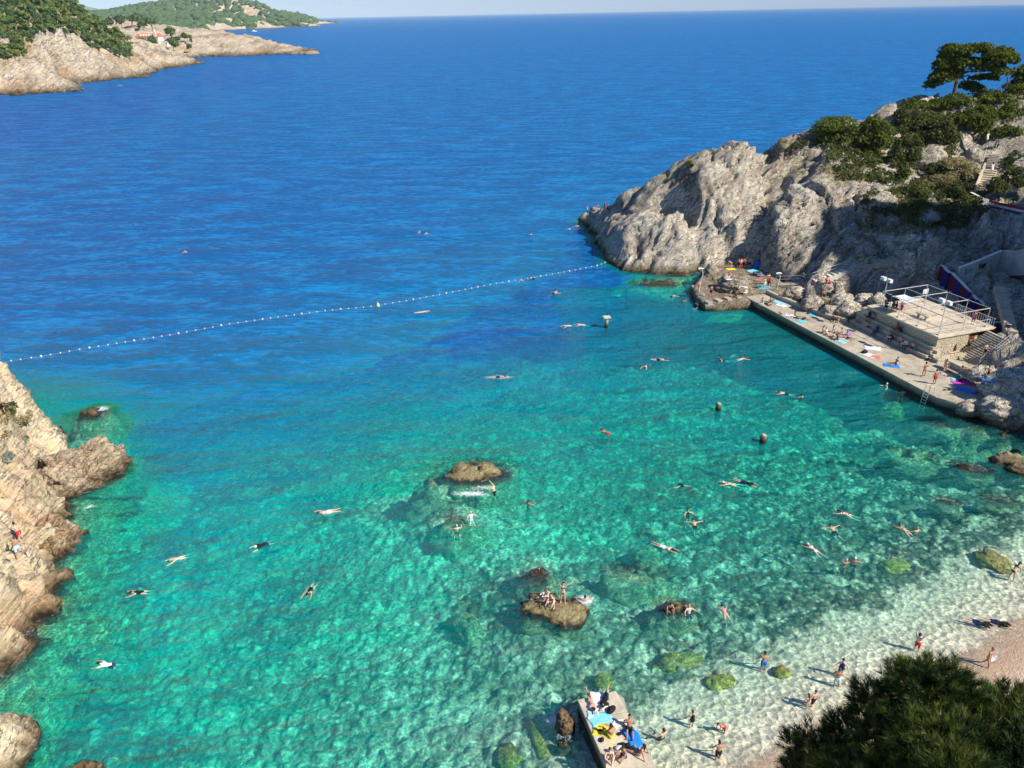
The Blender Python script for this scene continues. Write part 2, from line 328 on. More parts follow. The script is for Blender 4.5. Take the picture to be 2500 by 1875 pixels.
def headland_z(X, Y):
    Z = HR(X, Y)
    m = poly_mask(X, Y, flat, 2.5)
    return np.where(m > 0, Z * (1 - m) + np.minimum(Z, .75) * m, Z), m
print('t headland')
X, Y = tri_grid(12, 80, 62, 166, .34); Z, fm = headland_z(X, Y)
slope_mask = (1 - .93 * fm)
def disp_r(p):
    veg = sstep(118, 136, p[:, 1]) * sstep(45, 62, p[:, 0])
    tipm = .5 + .5 * sstep(26, 46, p[:, 0]); a = rocky(p, 9.5, 2.3, (-.62, -.1, .78), (.75, .45, .5)) * tipm; b = rocky(p + 50, 3.0, .6, (-.62, -.1, .78), (.75, .45, .5)) * (.6 + .4 * tipm)
    bulge = .7 * fbm(p[:, 0] / 11, p[:, 1] / 11, p[:, 2] / 11, 2)
    return (a + b + bulge) * (1 - .45 * veg)
ter, hv = terrain('headland', X, Y, Z, disp_r, slope_mask, [MAT['rock']], kind='structure')
hv = hv.reshape(X.shape + (3,))
ter['label'] = 'grey and cream limestone headland with cracked cliffs running down to the sea'
X2, Y2 = tri_grid(79, 200, 62, 230, 1.0); Z2, fm2 = headland_z(X2, Y2)
def disp_r2(p): return rocky(p, 9.5, 2.0, (-.62, -.1, .78), (.75, .45, .5)) + 1.2 * fbm(p[:, 0] / 11, p[:, 1] / 11, p[:, 2] / 11, 2)
ter2, hv2 = terrain('headland_slope', X2, Y2, Z2, disp_r2, 1 - .93 * fm2, [MAT['rock']], kind='structure')
from mathutils.bvhtree import BVHTree
def bvh_of(o):
    me = o.data; v = np.empty(len(me.vertices) * 3, np.float32); me.vertices.foreach_get('co', v); v = v.reshape(-1, 3)
    return BVHTree.FromPolygons([tuple(map(float, q)) for q in v], [tuple(p.vertices) for p in me.polygons])
BVHS = []
def hit(px, py, bv=None):
    """where the sight line through a photo point meets the built ground"""
    d = Vector([float(t) for t in ray(px, py)]).normalized(); best = None
    for b in (bv or BVHS):
        h = b.ray_cast(Vector(CAM), d)
        if h[0] is not None and (best is None or h[3] < best[3]): best = h
    return None if best is None else np.array(best[0])
def ground(x, y, bv=None, z0=200.):
    best = None
    for b in (bv or BVHS):
        h = b.ray_cast(Vector((x, y, z0)), Vector((0, 0, -1)))
        if h[0] is not None and (best is None or h[0].z > best): best = h[0].z
    return best
BH = [bvh_of(ter), bvh_of(ter2)]

# unseen higher cliff on the right, height shaped to shade the slope and bay corner
def shade_h(X, Y):
    s = .514 * X + .858 * Y; t = .858 * X - .514 * Y; t0 = .2066 * s + 10
    K = np.interp(s, [45, 60, 70, 77, 84, 96, 101, 106, 112, 118, 128, 134, 143, 150, 165], [-40, -30, -20, -9, 0., -1.2, 1., 5, 13, 25, 30, 19, 9, 2, -30])
    return np.clip(K + .9 * (t0 + 6), 0, 80) * sstep(-4, 6, t - t0) * (1 - .3 * sstep(30, 60, t - t0))
Xs, Ys = tri_grid(30, 190, 0, 150, 2.0); Zs = shade_h(Xs, Ys) - 3.5 + np.minimum(0, 0)
def disp_s(p): return rocky(p, 6, 2.0) * np.clip((p[:, 2] + 3) / 5, 0, 1)
hs, _ = terrain('high_cliff', Xs, Ys, Zs, disp_s, np.ones_like(Xs), [MAT['rock']], kind='structure')

# ------------------------------------------------------------------ left cliff
LC = [tuple(PY(*a)) for a in [(30,920,68),(0,905,66),(145,1150,60),(100,1060,63),(70,980,65),(0,1000,58),(0,1100,55),(0,1300,46),(0,1450,41),(80,1350,48),(80,1200,55),(110,1290,51.5),(80,1450,43.2),(40,1540,39.6),(110,1180,58.5)]]
LC += pl([(152,1272),(100,1560-70),(62,1562),(0,1642),(125,1395)], 0) + pl([(135,1490),(160,1335)], -.3)
LC += [(x + 2.2, y - 1.2, -3) for x, y, z in pl([(62,1565),(0,1645),(130,1490),(160,1300),(125,1395)], 0)]
LC += [(-50.5, 69.5, 1.5), (-50.5, 72, -5), (-52, 68, 8.5), (-60, 70, 9), (-60, 78, -4), (-43.3, 66, -3), (-46, 68, -3), (-55, 58, 12), (-62, 50, 15), (-52, 45, 11), (-45, 36, 8), (-60, 30, 16), (-75, 50, 20), (-80, 70, 14), (-40, 33, 3.5), (-38, 28, 3), (-45, 20, 6)]
LC += [(-37, 33.8, -.8), (-31, 36, -2.6), (-27, 40, -4), (-30, 52, -4.5), (-33, 58, -5), (-42, 70, -6), (-48, 80, -9), (-70, 88, -12)]
HL = RBF(LC)
Xl, Yl = tri_grid(-72, -29, 20, 80, .24); Zl = HL(Xl, Yl)
def disp_l(p): return rocky(p + 13, 5.5, 1.3, (.6, -.3, .7)) + rocky(p + 31, 1.7, .40, (.6, -.3, .7)) + .3 * fbm(p[:, 0] / 6, p[:, 1] / 6, p[:, 2] / 6, 2)
left_cliff, _ = terrain('left_cliff', Xl, Yl, Zl, disp_l, np.ones_like(Xl), [MAT['rock_warm']], kind='structure')
left_cliff['label'] = 'warm cream sunlit limestone cliff at the left edge of the bay'
BL = [bvh_of(left_cliff)]

# ------------------------------------------------------------------ boulders standing in the sea
# x, y, radii (x, y, z), centre z, turn
def PR(px, py, z=0.): return P(px, py, z)[:2]
def rock_mesh(name, radii, seed, rough=.22, sub=4, flat_top=None, boxy=0.):
    import bmesh
    bm = bmesh.new(); bmesh.ops.create_icosphere(bm, subdivisions=sub, radius=1.); v = np.array([q.co for q in bm.verts]); f = np.array([[l.index for l in q.verts] for q in bm.faces]); bm.free()
    if boxy: v = v / (np.abs(v) ** 5).sum(1, keepdims=True) ** (boxy / 5.)
    w = v * np.array(radii); s = float(np.mean(radii))
    d = rocky(w + seed * 7.3, s * .55, s * rough, (.3, .2, .9)) + s * .30 * fbm(w[:, 0] / s * .8 + seed, w[:, 1] / s * .8, w[:, 2] / s * .8, 2)
    w = w * (1 + d / s)[:, None]
    if flat_top is not None: w[:, 2] = np.where(w[:, 2] > flat_top, flat_top + (w[:, 2] - flat_top) * .2, w[:, 2])
    return mesh_np(name, w, f)
BLOBS = []   # x, y, rx, ry, ang, top z : what the water lies over
def sea_rock(px, py, radii, cz, ang, seed, label, mat='rock_low', z=0., blob=True, **k):
    q = P(px, py, z); rm = rock_mesh('sea_rock', radii, seed, **k)
    o = add('sea_rock', rm, label=label, cat='rock', loc=(q[0], q[1], cz), rot=(0, 0, ang), mat=MAT[mat], group='rocks standing in the bay')
    v_ = np.empty(len(rm.vertices) * 3, np.float32); rm.vertices.foreach_get('co', v_); v_ = v_.reshape(-1, 3).astype(float); ca, sa = math.cos(ang), math.sin(ang)
    w_ = np.stack([v_[:, 0] * ca - v_[:, 1] * sa + q[0], v_[:, 0] * sa + v_[:, 1] * ca + q[1], v_[:, 2] + cz], 1)
    BLOBS.append((w_[:, :2].min(0), w_[:, :2].max(0), BVHTree.FromPolygons([tuple(t) for t in w_], [tuple(p.vertices) for p in rm.polygons]))); return o
sea_rock(1170, 1155, (3.1, 2.5, 3.4), -2.55, .2, 1, 'large round brown rock just awash with white foam on its near edge', mat='rock_reef')
sea_rock(1085, 1165, (3.2, 3.2, 3.), -3.9, .6, 2, 'submerged green rock left of the large round brown rock')
sea_rock(1120, 1265, (2.3, 1.9, 2.6), -3.2, .1, 3, 'submerged dark rock in front of the large round brown rock')
sea_rock(1350, 1480, (2.0, 1.4, 3.0), -2.45, -.35, 4, 'flat topped wedge rock with a dark undercut side where girls stand', boxy=1., flat_top=2.5, rough=.26, z=.3, mat='rock_reef')
sea_rock(1318, 1400, (1.9, 1.9, 2.6), -3.1, .3, 5, 'submerged round rock behind the flat topped wedge rock')
sea_rock(1548, 1395, (2.9, 1.35, 2.1), -2.5, -.12, 6, 'long low rock lying just under the surface')
sea_rock(1645, 1482, (1.8, 1.2, 1.8), -1.75, -.1, 7, 'low mossy rock where a tanned man sits', mat='rock_reef')
sea_rock(225, 1010, (2.6, 2.2, 3.6), -3.35, .2, 8, 'small wave washed rock far out by the left cliff')
sea_rock(215, 1055, (4.2, 5.2, 4.), -5.6, .2, 9, 'dark submerged reef behind the left spur')
MAT['rock_spur'] = rock_mat('brown_limestone', (.64, .50, .35), (.53, .41, .27), (.34, .25, .16), stain=(.42, .30, .12), scale=1.2)
MAT['rock_orange'] = rock_mat('orange_limestone', (.50, .34, .19), (.42, .27, .15), (.26, .17, .1), stain=(.5, .28, .1), scale=1.2)
sea_rock(198, 1165, (4.0, 2.8, 4.1), -1.5, .75, 10, 'big brown rounded rock spur jutting from the left cliff into the water', mat='rock_spur', sub=6, rough=.26, boxy=.6)
sea_rock(128, 1330, (1.9, 2.9, 3.3), -1.1, .35, 11, 'bulging orange boulder at the foot of the left cliff', mat='rock_orange', sub=5, rough=.12)
sea_rock(112, 1487, (1.2, .9, 1.1), -.05, .2, 12, 'small pale knob of rock sticking out of the left cliff foot', mat='rock_warm', rough=.14)
sea_rock(-22, 1855, (2.4, 3.0, 3.4), -1.2, .1, 13, 'rounded cream rock in the bottom left corner of the bay', mat='rock_warm', sub=6, rough=.13)
sea_rock(205, 1885, (1.2, .7, 1.), -.55, .1, 14, 'dark wet rock tip at the bottom edge near the corner')
sea_rock(1380, 1772, (.55, .75, .9), -.1, .1, 15, 'small ochre rock splashed by a wave beside the concrete pier', mat='rock_orange')
sea_rock(1376, 1815, (.4, .3, .5), -.5, .1, 35, 'submerged stone at the near side of the ochre rock')
sea_rock(1375, 1745, (.35, .25, .6), -.3, .1, 36, 'small ochre knob behind the ochre rock at the pier', mat='rock_orange')
MAT['rock_weed'] = rock_mat('weedy_rock', (.40, .36, .06), (.26, .25, .05), (.1, .12, .03), algae=False, scale=2.5)
for a in [(1755, 1648, (.95, .6, .55), -.85, .1, 16, 'yellow weedy stone under clear water, nearest the pier'),
          (1910, 1628, (.55, .5, .5), -.7, .4, 17, 'small yellow weedy stone right of the wading man in blue shorts'),
          (2433, 1358, (1.15, 1.3, .5), -.62, .2, 18, 'round olive yellow weedy rock near the right shore'),
          (2190, 1355, (1.2, .8, .5), -1.15, .2, 19, 'faint yellow rock deeper in the green water'),
          (2195, 970, (1.9, 1.3, 1.), -1.9, .2, 20, 'pale yellow submerged block beside the promenade wall'),
          (1660, 1588, (1.6, .9, .7), -1.35, .1, 21, 'broad green brown submerged rock in mid shallows'),
          (1470, 1640, (.7, .6, .6), -1.15, .3, 22, 'mossy submerged stone behind the concrete pier'),
          (1245, 1820, (.8, 1.0, .6), -1.3, .3, 23, 'mossy submerged stone left of the fallen pillar')]:
    sea_rock(*a, mat='rock_weed')
for a in [(2370, 1140, (1.6, .9, 1.0), -.95, -.4, 24, 'low brown reef near the shaded right shore'),
          (2455, 1128, (1.5, .8, 1.3), -.5, -.3, 25, 'brown rock breaking the surface by the right shore'),
          (2490, 1150, (1.0, .7, 1.0), -.35, -.3, 26, 'brown rock with foam at the right edge'),
          (2310, 1220, (1.4, .7, .8), -1.15, -.5, 27, 'dark submerged rock off the right shore'),
          (2240, 1110, (2.6, .9, 1.1), -1.8, -.5, 28, 'long submerged reef below the promenade end'),
          (2290, 1030, (1.7, .9, 1.0), -1.3, -.4, 29, 'reddish submerged rock near the iron ladder'),
          (1620, 690, (5.0, 2.2, 2.2), -2.3, 0, 30, 'brown shelf of rock under water at the foot of the headland'),
          (2440, 1215, (1.6, .8, .8), -1.0, -.2, 31, 'mottled submerged rock near the right edge'),
          (1140, 1480, (1.0, 1.9, 1.6), -2.9, .5, 32, 'dark sunken rock left of the wedge rock'),
          (250, 1530, (2.8, 2.2, 1.6), -4.3, .1, 33, 'dark patch of sunken rock off the left cliff'),
          (1580, 1300, (1.3, 1.0, 1.2), -2.9, .3, 34, 'faint sunken rock near the centre of the green water')]:
    sea_rock(*a)

# ------------------------------------------------------------------ seabed, sea, beach
SH = np.array([P(a, b, 0)[:2] for a, b in [(1650, 2010), (1925, 1880), (2050, 1800), (2200, 1715), (2345, 1655), (2430, 1612), (2500, 1560)]] + [np.array([43, 43]), np.array([54, 50]), np.array([64, 62])])
def shore_dist(X, Y):
    d = np.full(X.shape, 1e9); sg = np.ones(X.shape)
    for a, b in zip(SH[:-1], SH[1:]):
        e = b - a; t = np.clip(((X - a[0]) * e[0] + (Y - a[1]) * e[1]) / (e @ e), 0, 1)
        vx = X - a[0] - e[0] * t; vy = Y - a[1] - e[1] * t; q = np.hypot(vx, vy); c = e[0] * vy - e[1] * vx
        m = q < d; d = np.where(m, q, d); sg = np.where(m, np.sign(c), sg)
    return d * sg
def bed_z(X, Y):
    s = shore_dist(X, Y)
    s = s + 1.3 * fbm(X / 14, Y / 14, 0 * X, 3) * np.clip(s / 10, 0, 1)
    z = -np.interp(s, [-30, -6, 0, 4, 9, 16, 27, 42, 58, 72, 90, 115, 170], [-3.5, -.9, 0, .42, .95, 2.1, 4.0, 6.6, 9.6, 12.8, 17., 24., 33.])
    off = sstep(15, -45, X - .05 * Y + 0) * sstep(70, 110, Y) * 6
    z = z - off
    z = z + np.where(s > 12, .9 * fbm(X / 7, Y / 7, 3 + 0 * X, 3) * np.clip((s - 12) / 20, 0, 1), 0)
    for a_, b_, hh, rr_ in ((1115, 1190, 3.6, 7.), (1345, 1440, 1.2, 5.), (205, 1030, 5., 7.)):
        q = P(a_, b_, 0); z = z + hh * np.exp(-((X - q[0]) ** 2 + (Y - q[1]) ** 2) / rr_ ** 2)
    return z
def all_z(X, Y):
    z = bed_z(X, Y)
    m = (X > -8) & (Y > 40) & (Y < 260); zz = np.full(X.shape, -99.)
    if m.any(): zz[m] = headland_z(X[m], Y[m])[0]
    zz = np.where((zz < 0) & (Y > 112), zz * 3, zz); zz = np.where(X < 8, zz - (8 - X) * .8, zz); z = np.maximum(z, zz); m = (X < -15) & (X > -90) & (Y < 100); zz = np.full(X.shape, -99.)
    if m.any(): zz[m] = HL(X[m], Y[m])
    z = np.maximum(z, zz)
    for lo, hi, bv in BLOBS:
        I, J = np.nonzero((X > lo[0]) & (X < hi[0]) & (Y > lo[1]) & (Y < hi[1]))
        for i, j in zip(I, J):
            h = bv.ray_cast(Vector((X[i, j], Y[i, j], 20.)), Vector((0, 0, -1)))
            if h[0] is not None and h[0].z > z[i, j]: z[i, j] = h[0].z
    return z
def polar(rs, az):
    Rr, A = np.meshgrid(rs, az, indexing='ij'); return Rr * np.sin(A), Rr * np.cos(A)
az_n = np.concatenate([np.linspace(-1.45, -.75, 22)[:-1], np.linspace(-.75, .9, 560), np.linspace(.9, 1.5, 18)[1:]])
r_near = np.concatenate([np.geomspace(17, 260, 560)])
Xb, Yb = polar(r_near, az_n); Zb = bed_z(Xb, Yb)
print('t bed')
sh = shore_dist(Xb, Yb)
stones = np.clip((sh - 5.5) / 4.5, 0, 1)
f1, f2, cid, fac = worley(Xb.ravel() / .95, Yb.ravel() / .95, 0 * Xb.ravel() + .5)
Zb = Zb + ((.45 - f1) * (.25 + .75 * cid)).reshape(Xb.shape).clip(-.2, .5) * 1.15 * stones - .15 * np.clip(1.2 - sh, 0, 1)
mb = N('sea_floor'); p = mb.pos()
st = mb.n('Attribute', {'attribute_name': 'stones'}).outputs['Fac']
v = mb.n('TexVoronoi', {'feature': 'F1'}, Vector=mb.vm('ADD', p, mb.vm('MULTIPLY', mb.n('TexNoise', None, Vector=p, Scale=1.2).outputs[1], (.35, .35, .35))), Scale=2.1)
big = mb.math('MULTIPLY', mb.mapr(mb.noise(p, .12, 5, .65, .6), .36, .60), mb.mapr(mb.n('SeparateXYZ', None, Vector=p).outputs[0], 18., -6., .1, 1.)); med = mb.noise(p, .5, 5, .65)
sand = mb.mix(mb.mapr(mb.noise(p, 3., 5, .7), .35, .65), (.46, .365, .255), (.58, .47, .345))
stone = mb.mix(mb.mapr(v.outputs[0], .1, .55), (.50, .49, .32), (.05, .06, .04)); 
cr_ = mb.mapr(mb.n('SeparateColor', None, Color=v.outputs[1]).outputs[0], 0., 1., .18, 1.15); ccx = mb.n('CombineColor', None, Red=cr_, Green=cr_, Blue=cr_).outputs[0]; stone = mb.mix(1., stone, ccx, 'MULTIPLY'); stone = mb.mix(.0, stone, stone)
stone = mb.mix(mb.mapr(med, .46, .64), stone, (.07, .085, .055)); stone = mb.mix(mb.mapr(med, .5, .36, 0, .6), stone, (.55, .53, .38))
stone = mb.mix(mb.math('MULTIPLY', big, .45), stone, (.50, .50, .36))
stf = mb.mapr(mb.math('ADD', st, mb.math('MULTIPLY', mb.math('SUBTRACT', med, .5), 1.6)), .35, .65)
mb.bsdf(mb.mix(stf, sand, stone), .95, .1, mb.bump(v.outputs[0], .6, .3)); MAT['bed'] = mb.m
me = mesh_np('seabed', np.stack([Xb, Yb, Zb], -1).reshape(-1, 3), grid_faces(*Xb.shape)[:, ::-1], [MAT['bed']], True, {'stones': stones})
add('seabed', me, kind='structure', label='pale sand and dark stones of the sea floor seen through clear water')
bd = MB(); bd.box((0, 30000, -34), (60000, 62000, .5)); bd.obj('deep_seabed', MAT['bed'], kind='structure')

r_far = np.concatenate([r_near, np.geomspace(262, 70000, 150)])
Xw, Yw = polar(r_far, az_n); nb = len(r_near)
bz = np.full(Xw.shape, -34.); bz[:nb + 12] = all_z(Xw[:nb + 12], Yw[:nb + 12])
depth = np.clip(-bz, .0, 40.)
foam = np.zeros(Xw.shape)
def add_foam(px, py, rx, ry, ang=0., amt=1.):
    q = P(px, py, 0); dx = Xw - q[0]; dy = Yw - q[1]; u = (dx * math.cos(ang) + dy * math.sin(ang)) / rx; v = (-dx * math.sin(ang) + dy * math.cos(ang)) / ry
    np.maximum(foam, amt * np.clip(1.25 - np.sqrt(u * u + v * v), 0, 1), out=foam)
for a in [(1155, 1205, 2.3, .55, -.05, 1.), (1180, 1190, 1.6, .5, .1, .8), (245, 998, 1.3, .8, .2, 1.), (218, 1237, .7, .4, .6, .9), (165, 1150, 2.2, .6, .6, .75), (1428, 1465, .9, .8, 0, .95), (1352, 1755, .55, .5, .4, 1.), (1380, 1800, .9, .6, .1, .5),
          (2415, 1622, 2.2, .28, .75, 1.), (2370, 1650, 1.5, .25, .6, .9), (2460, 1590, 1.2, .2, .8, .6), (2490, 1152, 1.2, .5, 0, .8), (1218, 921, 2.2, .55, -.03, 1.), (1790, 768, 1.6, .8, 0, .4), (1120, 1308, 1.6, .3, 0, .5), (798, 1250, 1.4, .6, .1, .55), (757, 1440, .8, 1.2, .0, .5),
          (370, 175, 14, 3, 0, .8), (385, 160, 12, 3, 0, .8), (240, 208, 60, 2.5, -.3, .6), (90, 225, 14, 4, 0, .7), (1610, 876, 1.6, .3, 0, .6), (1585, 875, 1.3, .3, 0, .5)]: add_foam(*a)
rim = .46 * np.clip(1 - depth / .40, 0, 1) * (shore_dist(Xw, Yw) > 4) * (Yw < 240); foam = np.maximum(foam, rim)
m = N('sea_water'); p = m.pos(); dep = m.n('Attribute', {'attribute_name': 'depth'}).outputs['Fac']; fo = m.n('Attribute', {'attribute_name': 'foam'}).outputs['Fac']
rad = m.vm('LENGTH', p); rad = m.n('VectorMath', {'operation': 'LENGTH'}, i0=p).outputs['Value']
# ripples: several crossing wave trains, all in world space
def wav(scale, sx, sy, ang, detail, rough=.6, dist_=0.):
    mp = m.n('Mapping', {'vector_type': 'POINT'}, Vector=p); mp.inputs['Rotation'].default_value = (0, 0, ang); mp.inputs['Scale'].default_value = (sx, sy, 1)
    return m.noise(mp, scale, detail, rough, dist_)
w1 = wav(.95, .5, 1.25, .35, 4, .62, .5); w2 = wav(.16, .5, 1.4, .2, 3, .6, .3); w3 = wav(3.2, .8, 1.1, -.3, 2, .6, .4); w4 = wav(.022, .5, 1.5, .15, 3, .6)
hgt = m.math('ADD', m.math('MULTIPLY', w1, .62), m.math('MULTIPLY', w2, 2.0)); hgt = m.math('ADD', hgt, m.math('MULTIPLY', w3, .13)); hgt = m.math('ADD', hgt, m.math('MULTIPLY', w4, 6.))
bn = m.bump(hgt, 1., 1.1)
# caustics: a cell pattern of light painted into the water's transparency colour
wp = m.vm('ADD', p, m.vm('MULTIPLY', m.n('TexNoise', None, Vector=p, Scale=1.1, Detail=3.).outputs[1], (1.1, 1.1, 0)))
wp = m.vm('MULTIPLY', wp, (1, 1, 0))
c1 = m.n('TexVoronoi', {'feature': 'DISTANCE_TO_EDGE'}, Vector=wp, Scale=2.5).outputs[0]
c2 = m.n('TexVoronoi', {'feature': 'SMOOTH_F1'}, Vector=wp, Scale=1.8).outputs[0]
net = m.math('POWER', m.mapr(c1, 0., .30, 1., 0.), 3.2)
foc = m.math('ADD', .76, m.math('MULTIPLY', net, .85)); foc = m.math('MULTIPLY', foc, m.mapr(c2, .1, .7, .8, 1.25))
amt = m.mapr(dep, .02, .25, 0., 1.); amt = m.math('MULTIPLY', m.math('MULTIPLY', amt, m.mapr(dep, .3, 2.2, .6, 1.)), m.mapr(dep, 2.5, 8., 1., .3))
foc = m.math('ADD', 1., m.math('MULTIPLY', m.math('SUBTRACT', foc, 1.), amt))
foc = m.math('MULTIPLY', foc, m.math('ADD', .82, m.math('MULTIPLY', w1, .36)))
K = (.42, .050, .085)
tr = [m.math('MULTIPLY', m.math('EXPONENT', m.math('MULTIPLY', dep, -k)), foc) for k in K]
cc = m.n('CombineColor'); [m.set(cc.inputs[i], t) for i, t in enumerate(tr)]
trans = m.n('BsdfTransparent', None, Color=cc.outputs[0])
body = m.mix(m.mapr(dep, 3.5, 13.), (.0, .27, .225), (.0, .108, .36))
dk = m.mapr(dep, 7., 15., .15, 1.); wb = m.math('ADD', m.math('MULTIPLY', w2, .45), m.math('MULTIPLY', w1, .55)); body = m.mix(m.math('MULTIPLY', dk, m.mapr(wb, .46, .58, 0, .62)), body, (.0, .055, .21)); body = m.mix(m.math('MULTIPLY', dk, m.mapr(wb, .5, .40, 0, .6)), body, (.002, .24, .58))  # bright and dark of the ripples painted into the deep-water colour
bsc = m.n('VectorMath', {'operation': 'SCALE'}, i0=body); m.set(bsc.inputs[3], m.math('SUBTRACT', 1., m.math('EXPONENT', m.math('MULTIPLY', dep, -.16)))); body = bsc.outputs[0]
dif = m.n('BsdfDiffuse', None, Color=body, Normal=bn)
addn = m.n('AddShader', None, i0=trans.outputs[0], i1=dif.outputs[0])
gl = m.n('BsdfGlossy', None, Color=(1, 1, 1, 1), Roughness=.12, Normal=bn)
fr = m.n('Fresnel', None, IOR=1.33, Normal=bn)
wsh = m.n('MixShader', None, i0=m.mapr(fr, 0., 1., 0., .15), i1=addn.outputs[0], i2=gl.outputs[0])
fn = m.math('ADD', fo, m.math('MULTIPLY', m.math('SUBTRACT', m.noise(p, 4.5, 6, .8, 1.2), .5), 2.6)); ff = m.mapr(fn, .45, 1.05, 0., .9)
ff = m.math('MULTIPLY', ff, m.mapr(fo, .02, .2))
fsh = m.n('BsdfDiffuse', None, Color=(.8, .83, .84, 1))
fin = m.n('MixShader', None, i0=ff, i1=wsh.outputs[0], i2=fsh.outputs[0]); m.set(m.out.inputs[0], fin.outputs[0]); MAT['water'] = m.m
me = mesh_np('sea', np.stack([Xw, Yw, 0 * Xw], -1).reshape(-1, 3), grid_faces(*Xw.shape)[:, ::-1], [MAT['water']], True, {'depth': depth, 'foam': foam})
add('sea', me, kind='structure', label='clear turquoise bay water deepening to dark blue open sea')
print('t sea')
# beach
Xc, Yc = tri_grid(-4, 62, 3, 62, .3); sB = shore_dist(Xc, Yc); Zc = bed_z(Xc, Yc) + .03 * fbm(Xc * 2, Yc * 2, 0 * Xc, 3) + .0
mbch = N('beach_sand'); p = mbch.pos(); zz = mbch.n('SeparateXYZ', None, Vector=p).outputs[2]
sd_ = mbch.mix(mbch.mapr(mbch.noise(p, 6, 5, .7), .35, .65), (.50, .36, .24), (.66, .50, .35)); sd_ = mbch.mix(mbch.mapr(zz, .02, .3, .8, 0.), sd_, (.40, .27, .17))
vv = mbch.n('TexVoronoi', None, Vector=p, Scale=9.).outputs[0]
mbch.bsdf(sd_, .9, .25, mbch.bump(mbch.math('ADD', mbch.noise(p, 3., 5, .7), mbch.math('MULTIPLY', vv, .3)), .9, .12)); MAT['sand'] = mbch.m
vb = np.stack([Xc, Yc, Zc], -1).reshape(-1, 3); fb = grid_faces(*Xc.shape); kp = sB.ravel()[fb].max(1) < 1.6; kp &= (vb[fb][:, :, 2].max(1) > -.2)
fb = fb[kp]; us = np.unique(fb); re = np.zeros(len(vb), int); re[us] = np.arange(len(us)); vb[:, 2] += .01
add('beach', mesh_np('beach', vb[us], re[fb], [MAT['sand']], True), kind='structure', label='strip of pinkish pebble sand beach at the lower right')
# ------------------------------------------------------------------ far shore on the left
def zero(l): return [tuple(P(a, b, 0)) for a, b in l]
FL = zero([(-60, 236), (0, 232), (40, 231), (82, 230), (92, 210), (140, 206), (190, 201), (230, 197), (262, 196), (310, 191), (352, 188), (366, 180)])
FL += [(x + 6, y - 28, -12) for x, y, z in FL]
FL += [tuple(PY(a, b, c)) for a, b, c in [(145,0,640),(180,12,652),(215,38,665),(240,60,680),(270,84,700),(300,104,722),(335,128,735),(60,-70,600),(0,-110,570),(-80,-120,560),
       (0,165,500),(40,150,512),(75,130,525),(100,90,545),(150,88,580),(190,98,600),(240,122,618),(285,140,640),(320,152,655),(0,60,535),(60,40,560),(110,30,590),(150,50,610),(200,75,640),(20,200,493),(85,190,530),(150,165,565),(200,160,575),(250,168,590),(300,170,615),(335,170,640)]]
FL += zero([(395, 190), (420, 178), (450, 166), (400, 172), (395, 210), (500, 160)]) and [(q[0], q[1], -9) for q in zero([(395, 190), (420, 178), (450, 166), (400, 174), (395, 210), (500, 160)])]
FL += [(-292, 768, 1), (-300, 765, 6), (-330, 800, 14), (-420, 640, 70), (-380, 760, 40), (-460, 760, 50), (-520, 600, 90), (-262, 720, -6), (-470, 820, 26), (-420, 830, 18), (-400, 440, 40), (-330, 450, 10), (-360, 860, 8)]
HF = RBF(FL)
Xf, Yf = tri_grid(-470, -225, 440, 850, 2.6); Zf = HF(Xf, Yf)
def disp_f(p): return rocky(p, 16, 4.2, (.5, .2, .8)) + rocky(p + 9, 6, 1.1, (.5, .2, .8))
hf, _ = terrain('far_headland', Xf, Yf, Zf, disp_f, np.clip(1.2 - .5 * sstep(20, 50, Zf), .4, 1), [MAT['rock_far']], kind='structure')
# the point with the chapel
DP = zero([(372, 166), (400, 145), (450, 142), (500, 138), (560, 136), (640, 134), (692, 132)])
DP += [(x + 8, y - 40, -12) for x, y, z in DP]
DP += [tuple(PY(a, b, c)) for a, b, c in [(445,70,1290),(500,76,1190),(530,80,1150),(560,84,1125),(590,98,1085),(620,108,1045),(640,112,1022),(680,116,1005),(700,126,985),(400,112,985),(440,115,985),(480,112,990),(520,118,985),(560,124,975),(600,124,975),(650,124,978),(380,90,1080),(420,85,1130),(360,110,985),(350,130,930),(370,140,900),(410,135,915),(470,132,930),(560,130,945)]]
DP += [(-560, 1300, 30), (-480, 1400, 14), (-330, 1250, -8), (-250, 1120, -8), (-215, 1040, -10), (-650, 1150, 40), (-420, 1350, -6), (-500, 950, 22), (-400, 860, 6), (-240, 1090, -4)]
HD = RBF(DP)
Xd, Yd = tri_grid(-620, -215, 840, 1400, 4.); Zd = HD(Xd, Yd)
def disp_d(p): return rocky(p, 22, 5.5, (.5, .2, .8)) + rocky(p + 9, 9, 2.6, (.5, .2, .8))
dn, _ = terrain('rocky_point', Xd, Yd, Zd, disp_d, np.ones_like(Xd) * .8, [MAT['rock_far']], kind='structure')
BF = [bvh_of(hf), bvh_of(dn)]
for i, (px, rx, rz, lb) in enumerate([(718, 8, 3.4, 'low dark reef next to the rocky point'), (735, 7, 3., 'middle dark reef of the chain off the point'), (754, 9, 3.8, 'outermost dark reef of the chain off the point')]):
    q = P(px, 133, 0); add('sea_rock', rock_mesh('reef', (rx, 7, rz), 50 + i, sub=3), label=lb, cat='rock', loc=(q[0], q[1] + 8, -.4), mat=MAT['rock_low'], group='reefs off the rocky point')
q = P(376, 158, 0); add('sea_rock', rock_mesh('reef', (7, 5, 3.4), 60, sub=3), label='small brown rocks with surf at the tip of the wooded headland', cat='rock', loc=(q[0], q[1], -.2), mat=MAT['rock_low'])

